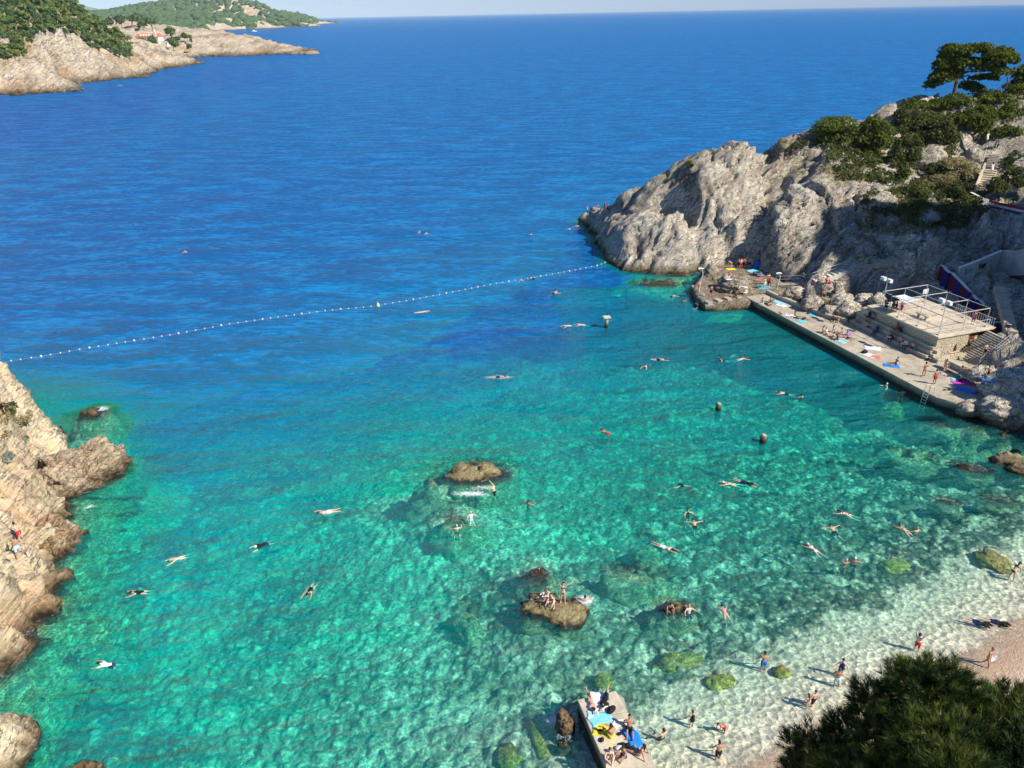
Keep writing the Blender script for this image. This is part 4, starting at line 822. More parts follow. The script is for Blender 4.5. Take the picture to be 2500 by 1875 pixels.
# groyne and rock platform
gp = empty('groyne', P(1727, 747, 0), 0, label='low concrete groyne with square teeth at the far end of the bathing place', cat='groyne')
A_, B_, C_ = P(1687, 697, .9)[:2], P(1722, 746, .9)[:2], P(1824, 728, .9)[:2]
def strip(a, b_, wdt, z0, z1):
    a, b_ = np.array(a), np.array(b_); d = b_ - a; n_ = np.array([-d[1], d[0]]) / np.linalg.norm(d) * wdt
    return MB().hexa([(*a, z0), (*b_, z0), (*(b_ + n_), z0), (*(a + n_), z0)], [(*a, z1), (*b_, z1), (*(b_ + n_), z1), (*(a + n_), z1)])
child(strip(A_, B_, 1.3, -1.8, .95), 'outer_arm', MAT['concrete'], gp, bevel=.04); child(strip(B_ + (C_ - B_) * .002, C_, 1.2, -1.8, .55), 'front_arm', MAT['concrete'], gp, bevel=.04)
for t in (.03, .27, .5, .73): c = B_ + (C_ - B_) * t; child(MB().box((c[0] + .35, c[1] + .65, .85), (.38, .55, .42), math.atan2(*(C_ - B_)[::-1])), 'tooth', MAT['concrete'], gp, bevel=.03)
c = P(1718, 742, .3); child(MB().box((c[0] - .5, c[1] - .2, .2), (.7, .5, .22), .2), 'lower_step', MAT['concrete'], gp, bevel=.03)
pfm = [P(a, b_, 1.1) for a, b_ in [(1742, 736), (1826, 731), (1862, 728), (1880, 723), (1903, 703), (1893, 680), (1866, 655), (1830, 643), (1790, 640), (1750, 643), (1733, 662), (1705, 700), (1715, 722)]]
Xp, Yp = tri_grid(26.5, 42, 100, 123, .28); mk = poly_mask(Xp, Yp, pfm, 1.6)
Zp = -1.4 + 2.45 * sstep(0, .6, mk) + .10 * fbm(Xp / 3, Yp / 3, 0 * Xp, 4); w_ = worley(Xp.ravel() / 3.1, Yp.ravel() / 3.1, 0 * Xp.ravel() + 2); Zp -= (.12 * (1 - np.clip((w_[1] - w_[0]) / .1, 0, 1))).reshape(Xp.shape); Zp += ((w_[2] - .5) * .12).reshape(Xp.shape)
vp = np.stack([Xp, Yp, Zp], -1).reshape(-1, 3); fp = grid_faces(*Xp.shape); kp = mk.ravel()[fp].max(1) > .01; fp = fp[kp]; us = np.unique(fp); re = np.zeros(len(vp), int); re[us] = np.arange(len(us))
MAT['rock_flat'] = rock_mat('flat_limestone', (.50, .44, .33), (.42, .36, .27), (.26, .22, .16), stain_amt=.2)
plat = add('rock_platform', mesh_np('rock_platform', vp[us], re[fp], [MAT['rock_flat']], True), kind='structure', label='flat pale rock platform at the foot of the headland')
BVHS = [BH[0], BH[1], bvh_of(plat)]
def stone(px, py, z, rad, ang, seed, lb, mat='rock', **k):
    q = P(px, py, z); return add('boulder', rock_mesh('boulder', rad, seed, rough=.2, **k), label=lb, cat='rock', loc=(q[0], q[1], z + rad[2] * .25), rot=(0, 0, ang), mat=MAT[mat], group='boulders at the bathing place')
stone(1788, 708, 1.0, (2.6, 2.0, 1.6), -.3, 70, 'large rounded boulder in the middle of the groyne', 'rock_flat', sub=5)
stone(1735, 676, .6, (1.2, 1.1, 1.5), .2, 71, 'upright block of rock behind the bent lamp post', 'rock_flat'); stone(1752, 690, .6, (1.5, .7, .7), .3, 72, 'low slab of rock left of the large groyne boulder', 'rock_flat')
for a in [(1940, 722, 1.6, (1.7, 1.1, 1.0), .4, 73, 'lumpy grey boulder behind the start of the low wall'), (1985, 748, 1.6, (1.6, 1.2, 1.1), .2, 74, 'grey boulder behind the middle of the low wall'), (2030, 762, 1.6, (1.5, 1.0, .9), .5, 75, 'dark boulder in the shade behind the low wall'), (2070, 765, 1.7, (1.9, 1.2, 1.3), .1, 76, 'rough pale boulder left of the stone bench'), (2105, 745, 2.2, (1.8, 1.2, 1.2), .7, 77, 'sunlit rough boulder beside the terrace steps'),
          (2010, 706, 3, (1.2, 1., 1.2), 0, 78, 'square cream boulder on which two bathers rest'), (2060, 738, 2.6, (1.6, 1.1, .9), .6, 79, 'pale jagged boulder above the low wall'), (2140, 740, 3.2, (1.1, .8, 1.1), .3, 80, 'yellowish boulder at the foot of the forked post'),
          (2405, 925, 1.5, (2.0, 1.4, 1.1), .3, 81, 'smooth grey boulder beyond the end of the parapet'), (2470, 950, 2., (3.0, 2., 1.9), .3, 82, 'big shaded boulder at the right edge below the stairs'), (2440, 1005, .9, (2.4, 1.6, 1.3), .2, 83, 'dark boulder at the waterline right of the blue towels'), (2380, 1000, .6, (1.8, 1.1, .8), .2, 84, 'dark wet boulder at the right end of the promenade')]: stone(*a, sub=4)

# stairs, paths and railings on the slope
def flight(name, lb, A, B, width, side=1, mat='concrete', cat='stairs', rise=.17, cheek=True):
    A, B = np.array(A), np.array(B); n_ = max(2, int(abs(B[2] - A[2]) / rise)); d = (B - A)[:2]; L_ = np.linalg.norm(d); d /= L_; w = np.array([-d[1], d[0]]) * width * side
    root = empty(name, A, 0, label=lb, cat=cat)
    for k in range(n_):
        a = A[:2] + d * L_ * k / n_; b_ = A[:2] + d * (L_ * (k + 1) / n_ + .03); z = A[2] + (B[2] - A[2]) * (k + 1) / n_
        child(MB().hexa([(*a, z - .75), (*b_, z - .75), (*(b_ + w), z - .75), (*(a + w), z - .75)], [(*a, z), (*b_, z), (*(b_ + w), z), (*(a + w), z)]), 'step', MAT[mat], root)
    return root
def G(px, py, dz=0.):
    h = hit(px, py)
    if h is None: h = P(px, py, 3)
    return np.array([h[0], h[1], h[2] + dz])
MAT['step_pale'] = simple('pale_step', (.62, .57, .47), .85, .2, .12, 2)  # paler colour for the lower flight of the path
# slanting path from the platform up to the right
pathpx = [(1900, 702), (1962, 700), (1990, 695), (2070, 668), (2110, 655), (2190, 642), (2290, 628), (2325, 622)]
pw = [G(*a, .35) for a in pathpx]; pw[0][2] = 1.3; pw[1][2] = max(pw[1][2], 1.6)
for i in range(1, len(pw)): pw[i][2] = max(pw[i][2], pw[i-1][2] + .1)
flight('stairs', 'flight of pale concrete steps rising from the rock platform to the slanting path', pw[2], pw[3], 1.3, 1, 'step_pale')
flight('stairs', 'second shaded flight of the slanting path', pw[4], pw[5], 1.3, 1)
pa = empty('footpath', pw[0], 0, label='narrow concrete footpath slanting up across the shaded rock face', cat='path'); pa['kind'] = 'structure'
for i in (0, 1, 3, 5, 6):
    a, b_ = pw[i], pw[i+1]; d = (b_ - a)[:2]; w = np.array([-d[1], d[0]]) / np.linalg.norm(d) * 1.4
    child(MB().hexa([(*a[:2], a[2] - .9), (*b_[:2], b_[2] - .9), (*(b_[:2] + w), b_[2] - .9), (*(a[:2] + w), a[2] - .9)], [tuple(a), tuple(b_), (*(b_[:2] + w), b_[2]), (*(a[:2] + w), a[2])]), 'slab', MAT['concrete'], pa)
def fence_rail(lb, pts, h=1., step=2.2, mat='metal'):
    r_ = empty('handrail', pts[0], 0, label=lb, cat='railing')
    for z in (h, h * .5): child(MB().tube([tuple(p + np.array([0, 0, z])) for p in pts], .03, 6), 'rail', MAT[mat], r_)
    for a, b_ in zip(pts[:-1], pts[1:]):
        n_ = max(1, int(np.linalg.norm(b_ - a) / step))
        for k in range(n_): p = a + (b_ - a) * k / n_; child(MB().tube([tuple(p), tuple(p + np.array([0, 0, h]))], .03, 6), 'post', MAT[mat], r_)
    child(MB().tube([tuple(pts[-1]), tuple(pts[-1] + np.array([0, 0, h]))], .03, 6), 'post', MAT[mat], r_)
wv_ = np.array([-.1, 1.2, 0])
fence_rail('reddish grey railing beside the rock platform path', [p + wv_ for p in pw[0:3]]); fence_rail('grey railing beside the pale flight of steps', [p + wv_ for p in pw[2:5]]); fence_rail('thin railing high on the shaded slanting path', [p + wv_ for p in pw[5:8]])
# stairs by the striped wall
s0 = np.array([*P(2385, 893, 1.2)[:2], 1.2]); s1 = G(2465, 838, .3); s1[2] = max(s1[2], 3.0)
flight('stairs', 'broad shaded flight of stone steps at the right of the paved corner', s0, s1, 3.2, 1)
s2 = G(2455, 815, .2); s2[2] = max(s2[2], s1[2] + .2); s3 = G(2412, 752, .1); s3[2] = max(s3[2], s2[2] + 1.1)
flight('stairs', 'narrow flight of steps climbing behind the red and blue wall', s2, s3, 1.2, -1)
fence_rail('dark handrail beside the broad stone steps', [s0 + np.array([.2, 0, 0]), s1 + np.array([0, 0, 0])], .9, 3.)
# striped wall
MAT['maroon'] = simple('maroon_paint', (.13, .012, .02), .6, .3, .1, 1); MAT['royal'] = simple('royal_blue_paint', (.012, .012, .17), .6, .3, .1, 1); MAT['redpaint'] = simple('red_paint', (.35, .015, .03), .6); MAT['navy'] = simple('navy_paint', (.012, .03, .13), .6)
MAT['cyan_paint'] = simple('light_blue_paint', (.25, .5, .62), .6); MAT['blackpaint'] = simple('black_paint', (.01, .01, .012), .5)
MAT['render'] = simple('old_render', (.50, .48, .42), .9, .1, .2, .6)
def nrm2(v): return np.array(v) / np.hypot(v[0], v[1])
def wall_poly(name, lb, foot_px, top_px, thick, mats, panel='painted_panel', cap=True, base='render', yshift=0.):
    """a standing wall: its foot where the sight lines meet the slope, its height from the top edge"""
    root = None; foot = []; top = []
    for (a, b_), (c, d) in zip(foot_px, top_px):
        f = G(a, b_); f[:2] += nrm2(f[:2]) * yshift; dr = ray(c, d); t = math.hypot(f[0], f[1]) / math.hypot(dr[0], dr[1]); z = H + dr[2] * t; foot.append(f); top.append(max(z, f[2] + .35))
    root = empty(name, foot[0], 0, label=lb, cat='wall')
    for i in range(len(foot) - 1):
        a, b_ = foot[i][:2], foot[i+1][:2]; d = b_ - a; n_ = np.array([-d[1], d[0]]) / np.linalg.norm(d) * thick
        if n_[1] < 0: n_ = -n_
        zb = min(foot[i][2], foot[i+1][2]) - 1.2
        child(MB().hexa([(*a, foot[i][2] - 1.5), (*b_, foot[i+1][2] - 1.5), (*(b_ + n_), foot[i+1][2] - 1.5), (*(a + n_), foot[i][2] - 1.5)], [(*a, top[i]), (*b_, top[i+1]), (*(b_ + n_), top[i+1]), (*(a + n_), top[i])]), panel, MAT[mats[i % len(mats)]], root)
        if cap: child(MB().hexa([(*(a - n_ * .2), top[i] + .002), (*(b_ - n_ * .2), top[i+1] + .002), (*(b_ + n_ * 1.2), top[i+1] + .002), (*(a + n_ * 1.2), top[i] + .002)], [(*(a - n_ * .2), top[i] + .08), (*(b_ - n_ * .2), top[i+1] + .08), (*(b_ + n_ * 1.2), top[i+1] + .08), (*(a + n_ * 1.2), top[i] + .08)]), 'coping', MAT['white_paint'], root)
    return root, foot, top
def lerp_px(poly, n_):
    poly = np.array(poly, float); s = np.r_[0, np.cumsum(np.linalg.norm(np.diff(poly, axis=0), axis=1))]; t = np.linspace(0, s[-1], n_)
    return [(float(np.interp(k, s, poly[:, 0])), float(np.interp(k, s, poly[:, 1]))) for k in t]
z4 = lambda l: [(2050 + a / 4.9156, 600 + b_ / 4.9156) for a, b_ in l]
n9 = 10
topl = lerp_px(z4([(1195, 235), (1300, 290), (1400, 410), (1520, 530), (1640, 600), (1750, 715)]), n9); botl = lerp_px(z4([(1175, 375), (1300, 470), (1430, 570), (1500, 650), (1590, 790), (1690, 870)]), n9)
sw, sf, stp = wall_poly('striped_wall', 'tall wall painted in maroon and royal blue stripes running down beside the stairs', botl, topl, .3, ['maroon', 'royal'], yshift=-.7)
tl2 = lerp_px(z4([(1700, 815), (1780, 890), (1880, 935), (1925, 925), (1985, 900), (2035, 950)]), 7); bl2 = lerp_px(z4([(1690, 870), (1770, 955), (1850, 1000), (1900, 1020), (1950, 1040), (2030, 1055)]), 7)
wall_poly('striped_wall', 'low curved end of the maroon and blue wall at the turn of the stairs', bl2, tl2, .3, ['royal', 'maroon'])
# checkered crest on the striped wall
i_ = 6; cpt = (np.array([*sf[i_][:2], 0]) + np.array([*sf[i_+1][:2], 0])) / 2; dd = (sf[i_+1] - sf[i_])[:2]; dd /= np.linalg.norm(dd); nn = np.array([-dd[1], dd[0]]); nn = nn if nn[1] < 0 else -nn; zc = (stp[i_] + stp[i_+1]) / 2 - .9
ck = MB()
for i in range(5):
    for j in range(5):
        if (i + j) % 2 == 0 and (i - 2) ** 2 + (j - 2) ** 2 < 7:
            c0 = cpt[:2] + dd * (i - 2) * .2 + nn * .012; a = c0 - dd * .09; b_ = c0 + dd * .09; z = zc + (j - 2) * .2
            ck.hexa([(*a, z - .09), (*b_, z - .09), (*(b_ + nn * .01), z - .09), (*(a + nn * .01), z - .09)], [(*a, z + .09), (*b_, z + .09), (*(b_ + nn * .01), z + .09), (*(a + nn * .01), z + .09)])
child(ck, 'checkered_crest', MAT['white_paint'], sw)
# graffiti wall
gt = [(2330, 653), (2375, 638), (2451, 613), (2469, 614), (2500, 605), (2530, 597)]; gf = [(2338, 680), (2380, 662), (2440, 645), (2470, 643), (2497, 641), (2530, 640)]
gw, gfo, gto = wall_poly('graffiti_wall', 'grey rendered wall with graffiti lettering on the shaded slope at the right edge', gf, gt, .3, ['render'], yshift=-1.3)
def text_on(par, s_, foot, top, i, t, drop, size, mat, outline=None, name='graffiti', slant=.0, squash=1.):
    a, b_ = foot[i][:2], foot[i+1][:2]; dd = (b_ - a) / np.linalg.norm(b_ - a); nn = np.array([-dd[1], dd[0]]); nn = nn if nn[1] < 0 else -nn
    if nn @ (-a) < 0: nn = -nn
    pz = top[i] + (top[i+1] - top[i]) * t; slope = (top[i+1] - top[i]) / np.linalg.norm(b_ - a); p0 = a + (b_ - a) * t
    xv = Vector((dd[0], dd[1], slope)).normalized(); nv = Vector((nn[0], nn[1], 0)); yv = nv.cross(xv) if nv.cross(xv).z > 0 else -nv.cross(xv); zv = xv.cross(yv)
    for k, (mt_, off_, d_) in enumerate(((outline, .035 * size, .012), (mat, 0., .02)) if outline else ((mat, 0., .02),)):
        cu = bpy.data.curves.new(name, 'FONT'); cu.body = s_; cu.size = size; cu.offset = off_ + .02 * size; cu.extrude = .006; cu.shear = slant; cu.resolution_u = 2; cu.materials.append(mt_)
        o = bpy.data.objects.new(name, cu); COL.objects.link(o); p = Vector((p0[0], p0[1], pz - drop)) + nv * d_
        o.parent = par; o.matrix_parent_inverse = Matrix.Translation(-par.location)
        o.matrix_basis = Matrix.Translation(p) @ Matrix((xv, yv, zv)).transposed().to_4x4() @ Matrix.Diagonal((1, squash, 1, 1))
text_on(gw, 'ina', gfo, gto, 0, .38, 1.2, 1.15, MAT['cyan_paint'], MAT['blackpaint'], slant=.15)
text_on(gw, 'Vess', gfo, gto, 1, .12, 1.35, 1.25, MAT['blackpaint'], MAT['blackpaint'])
text_on(gw, 'Bijo', gfo, gto, 2, .0, 1.35, 1.4, MAT['render'], MAT['white_paint'])
# flag wall by the upper stairs
z9 = lambda l: [(2330 + a / 9.217, 380 + b_ / 9.217) for a, b_ in l]
ft = z9([(380, 830), (560, 915)]); fb_ = z9([(365, 975), (535, 1030)])
fw, ff_, fo_ = wall_poly('flag_wall', 'maroon wall end with pale lettering below the upper stairs', fb_, ft, .3, ['maroon'], yshift=-.7)
text_on(fw, 'KORTEA', ff_, fo_, 0, .08, .62, .52, MAT['white_paint'], name='lettering')
def band(nm, lb, fts, fbs, cols):
    r0 = None; T = []; 
    fps = [G(*a) for a in fbs]; root = empty('flag_wall', fps[0], 0, label=lb, cat='wall')
    tz = []
    for f, (c, d) in zip(fps, fts):
        dr = ray(c, d); t = math.hypot(f[0], f[1]) / math.hypot(dr[0], dr[1]); tz.append(max(H + dr[2] * t, f[2] + .6))
    for i in range(len(fps) - 1):
        a, b_ = fps[i][:2], fps[i+1][:2]; d = b_ - a; n_ = np.array([-d[1], d[0]]) / np.linalg.norm(d) * .3; n_ = n_ if n_[1] > 0 else -n_
        k = len(cols)
        for j, cmat in enumerate(cols):
            za0, za1 = [tz[i] - (tz[i] - fps[i][2] + .1) * q / k for q in (j, j + 1)]; zb0, zb1 = [tz[i+1] - (tz[i+1] - fps[i+1][2] + .1) * q / k for q in (j, j + 1)]
            child(MB().hexa([(*a, za1), (*b_, zb1), (*(b_ + n_), zb1), (*(a + n_), za1)], [(*a, za0), (*b_, zb0), (*(b_ + n_), zb0), (*(a + n_), za0)]), 'painted_band', MAT[cmat], root)
        child(MB().hexa([(*a, fps[i][2] - 1.5), (*b_, fps[i+1][2] - 1.5), (*(b_ + n_), fps[i+1][2] - 1.5), (*(a + n_), fps[i][2] - 1.5)], [(*a, fps[i][2] - .1), (*b_, fps[i+1][2] - .1), (*(b_ + n_), fps[i+1][2] - .1), (*(a + n_), fps[i][2] - .1)]), 'footing', MAT['render'], root)
    return root, fps, tz
band('x', 'short white painted wall between the maroon lettering and the tricolour', z9([(565, 915), (680, 985)]), z9([(530, 1030), (745, 1150)]), ['white_paint', 'white_paint'])
band('x', 'long wall painted in red, white and blue bands beside the upper path', z9([(690, 990), (1000, 1060), (1520, 1165), (1700, 1200)]), z9([(770, 1145), (1000, 1200), (1475, 1310), (1700, 1350)]), ['redpaint', 'white_paint', 'navy'])
# upper stairs
u0 = G(*z9([(470, 860)])[0], .25); u1 = G(*z9([(660, 410)])[0], .35); u0[2] += .2; u1[2] = max(u1[2], u0[2] + 2.2)
flight('stairs', 'sunlit flight of steps with a pale parapet above the tricolour wall', u0, u1, 1.8, -1, 'concrete_pale', rise=.2)
u2 = u1 + np.array([.5, .9, .1]); u3 = G(*z9([(760, 30)])[0], .4); u3[2] = max(u3[2], u2[2] + 1.5)
flight('stairs', 'upper shaded flight of steps leading towards the trees', u2, u3, 1.6, -1, 'concrete', rise=.2)
dlt = (u1 - u0); a = u0[:2]; b_ = u1[:2]; n_ = np.array([-dlt[1], dlt[0]]) / np.linalg.norm(dlt[:2]) * .28
MB().hexa([(*a, u0[2] - 1.2), (*b_, u1[2] - 1.2), (*(b_ + n_), u1[2] - 1.2), (*(a + n_), u0[2] - 1.2)], [(*a, u0[2] + 1.0), (*b_, u1[2] + 1.0), (*(b_ + n_), u1[2] + 1.0), (*(a + n_), u0[2] + 1.)]).obj('parapet', MAT['concrete_pale'], label='pale sloping parapet on the seaward side of the sunlit steps', cat='wall')
fence_rail('short leaning handrail beside the boulder at the upper steps', [u2 + np.array([-.4, .3, 0]), u3 + np.array([-.6, 0, 0])], .9, 3.)

# posts and lamps
def bent_lamp(px, py, h, lb, lean, z=1.0, heads=True):
    q = P(px, py, z); o = empty('lamp_post', (q[0], q[1], z), 0, label=lb, cat='lamp post')
    MB().tube([(0, 0, -.5), (lean * .1, 0, h * .3), (lean * .5, 0, h * .55), (lean * .7, 0, h * .85), (lean * .2, 0, h)], .07, 8, .045).obj('pole', MAT['white_paint'], o)
    if heads: MB().tube([(lean * .2 - .45, 0, h + .05), (lean * .2 - .1, 0, h + .14), (lean * .2 + .3, 0, h + .05)], .16, 8, .1).obj('lamp_head', MAT['white_paint'], o)
    return o
bent_lamp(1706, 714, 3.5, 'bent white lamp post at the outer corner of the groyne', .5, .9); bent_lamp(1897, 706, 2.3, 'thin pale lamp post where the path meets the promenade', .3, 1.2)
q = G(2134, 736); o = empty('forked_post', q, 0, label='pale forked post left of the terrace', cat='post'); MB().tube([(0, 0, -.4), (.25, 0, 2.5)], .06, 8).obj('pole', MAT['pale_metal'], o); MB().tube([(.2, 0, 2.1), (.35, 0, 3.3)], .05, 6).obj('arm', MAT['pale_metal'], o); MB().tube([(.25, 0, 2.4), (-.3, 0, 3.2)], .05, 6).obj('arm', MAT['pale_metal'], o)
q = P(1811, 716, 1.1); o = empty('notice_board', q, -.15, label='white rectangular board lying tilted on the rock platform near the promenade', cat='board')
t_ = MB(); t_.box((0, 0, 0), (.75, .03, .5)); t_.obj('panel', MAT['white_paint'], o, loc=(0, 0, .55), rot=(-.45, 0, 0)); MB().box((0, 0, 0), (.2, .01, .12)).obj('print', MAT['cyan_paint'], o, loc=(.05, -.06, .55), rot=(-.45, 0, 0))
for s_ in (-.6, .6): MB().tube([(s_, .05, 0), (s_, 0, .5)], .03, 6).obj('leg', MAT['metal'], o)
# old jetty stumps standing in the bay
def stump(px, py, r, h, lb, cap=False):
    q = P(px, py, 0); o = empty('mooring_post', (q[0], q[1], 0), 0, label=lb, cat='post')
    MB().tube([(0, 0, -1.3), (0, 0, h * .5), (.03, 0, h)], r, 12, r * .95).obj('shaft', MAT['concrete'], o, smooth=False)
    if cap: MB().box((0, 0, h + .1), (r * 1.9, r * 1.4, .12), .2).obj('cap', MAT['concrete_pale'], o, bevel=.03)
    else: MB().tube([(0, 0, h), (.02, .02, h + .12)], r * .8, 10, r * .6).obj('cap', MAT['concrete_pale'], o)
stump(1480, 800, .26, 1.4, 'tall dark concrete post with a pale cap standing in the open bay', True); stump(1753, 1001, .3, .75, 'short stump post in the green water left of the promenade'); stump(1862, 1080, .33, .8, 'short stump post with pale top nearest the promenade end')
# fallen pillar under water
pp = [P(1292, 1762, -1.3), P(1332, 1850, -.9)]; MB().tube([tuple(pp[0]), tuple(pp[1])], .36, 10).obj('fallen_pillar', MAT['rock_weed'], smooth=True, label='mossy yellow pillar lying on the sea floor left of the concrete pier', cat='pillar')
# pier in the foreground
pz = 1.15; A0, B0, C0, D0 = [P(a, b_, pz)[:2] for a, b_ in [(1411, 1707), (1502, 1686), (1524, 1700), (1532, 1740)]]
dvec = P(1602, 1875, pz)[:2] - D0; dvec /= np.linalg.norm(dvec); e0 = P(1483, 1875, pz)[:2]; lv = e0 - A0; lv /= np.linalg.norm(lv)
pier = empty('pier', (*A0, 0), 0, label='narrow concrete pier with sunbathers at the bottom of the picture', cat='pier')
m_ = MB(); m_.prism([A0, A0 + lv * 11, D0 + dvec * 9.5, D0, C0, B0], -2.2, pz - .16); child(m_, 'base', MAT['concrete'], pier)
cl = lambda t, s: (A0 + lv * t) * (1 - s) + (B0 * 0 + (D0 + dvec * (t - 1.1) if t > 1.4 else B0 + (D0 - B0) * t / 1.4)) * s
prev = 0.
for k, t in enumerate([1.35, 3.2, 5.1, 7.2, 10.5]):
    p4_ = [cl(prev + .012, -.015), cl(t - .012, -.015), cl(t - .012, 1.015), cl(prev + .012, 1.015)]
    child(MB().prism(p4_, pz - .16, pz + rr.uniform(-.01, .012)), 'slab', MAT["concrete_pale"], pier, bevel=.025); prev = t
# buoy line
by = [(-40, 893), (0, 885), (100, 870), (200, 852), (300, 836), (420, 817), (560, 791), (700, 771), (800, 758), (900, 749), (1000, 733), (1100, 714), (1200, 694), (1300, 678), (1400, 660), (1460, 648), (1500, 632)]
W = np.array([P(a, b_, .05) for a, b_ in by]); seg = np.linalg.norm(np.diff(W, axis=0), axis=1); S = np.r_[0, np.cumsum(seg)]
bl = empty('buoy_line', W[1], 0, label='long line of small white floats closing off the bathing bay', cat='buoy line')
def wp_(s): return np.array([np.interp(s, S, W[:, k]) for k in range(3)])
child(MB().tube([tuple(wp_(s) - np.array([0, 0, .0])) for s in np.arange(0, S[-1], 1.)], .006, 4), 'rope', MAT['white_paint'], bl)
bm_ = MB().tube([(0, 0, -.14), (0, 0, -.08), (0, 0, .08), (0, 0, .16)], .14, 8).mesh('float', MAT['white_paint'], True)
s = .6; k = 0
while s < S[-1] - 1:
    p = wp_(s); add('float', bm_, bl, loc=np.array(p) - W[1], scale=.58 if k % 5 else .85, rot=(.3 * rr.random(), 0, 0)); s += 1.02 + rr.random() * .15; k += 1
q = P(923, 747, 0); o = empty('marker_buoy', (q[0], q[1], 0), 0, label='larger yellow marker buoy on the float line', cat='buoy'); MB().tube([(0, 0, -.3), (0, 0, .1), (0, 0, .45)], .3, 10, .14).obj('body', simple('buoy_yellow', (.8, .6, .2), .5), o, smooth=True); MB().tube([(0, 0, .45), (0, 0, .75)], .04, 6).obj('stem', MAT['metal'], o)
# ------------------------------------------------------------------ vegetation on the headland
print('t veg')
PXM = 1878.
def veg(name, lb, base, blobs_px, y_, mat, n, size, cat, group=None, trunk=None, depth=1.0, flat=1.):
    """crown blobs given by sightings at distance y_: (px, py, rx_px, rz_px)"""
    base = np.array(base, float); o = empty(name, base, 0, label=lb, cat=cat, group=group); B = []
    for b in blobs_px:
        c = PY(b[0], b[1], y_ + (b[4] if len(b) > 4 else 0)); dep = (c - CAM) @ _f; rx = b[2] * dep / PXM; rz = b[3] * dep / PXM * flat
        B.append((c[0] - base[0], c[1] - base[1], c[2] - base[2], rx, rx * depth, rz * 1.3))
    rg = np.random.RandomState(int(b[0] * 7 + b[1]) % 9999)
    B0 = B; B = []
    for q in B0:
        for k in range(4):
            d = rg.normal(size=3); d /= np.linalg.norm(d); w = .30 + .35 * rg.rand(); B.append((q[0] + d[0] * q[3] * .75, q[1] + d[1] * q[4] * .75, q[2] + d[2] * q[5] * .7, q[3] * w * 1.6, q[4] * w * 1.6, q[5] * w * 1.5))
        B.append((q[0], q[1], q[2], q[3] * .75, q[4] * .75, q[5] * .75))
    v, f = leaves(B, int(n * 1.6), size * .8, rg); add('crown', mesh_np('crown', v, f, [MAT[mat]]), o)
    t = MB(); t0 = (0, 0, -.8)
    if trunk:
        hgt_, r_ = trunk; t.tube([t0, (.1, 0, hgt_ * .5), (-.1, .1, hgt_)], r_, 8, r_ * .6)
        for k, b in enumerate(B0): mid = (b[0] * .4, b[1] * .4, hgt_ * .8 + (b[2] - hgt_) * .35); t.tube([(0, 0, hgt_ * (.55 + .3 * (k % 3) / 3)), mid, (b[0], b[1], b[2] - b[5] * .3)], r_ * .42, 6, r_ * .12)
    else:
        for b in B0[:4]: t.tube([t0, (b[0] * .5, b[1] * .5, b[2] * .5), (b[0], b[1], b[2])], .07, 5, .02)
    t.obj('trunk' if trunk else 'stem', MAT['bark'], o); return o
b0 = PY(2322, 255, 147.5)
veg('pine_tree', 'large umbrella shaped pine standing alone on the ridge against the sea', b0, [(2312,142,28,14),(2345,128,34,14),(2385,126,36,14),(2425,136,32,14),(2455,150,20,12),(2295,162,26,12),(2335,160,34,14),(2380,155,36,14),(2430,168,30,12),(2285,192,24,10),(2275,207,20,6),(2315,188,24,9),(2395,190,26,9,3),(2370,215,26,10,4)], 148, 'pine', 9500, .42, 'tree', trunk=(7.5, .38))
veg('pine_tree', 'pine half cut by the right edge of the picture, right of the lone ridge pine', PY(2500, 235, 152), [(2490,200,26,13),(2470,210,14,8),(2515,185,26,16),(2530,205,24,14)], 152, 'pine', 2600, .4, 'tree', trunk=(4, .25))
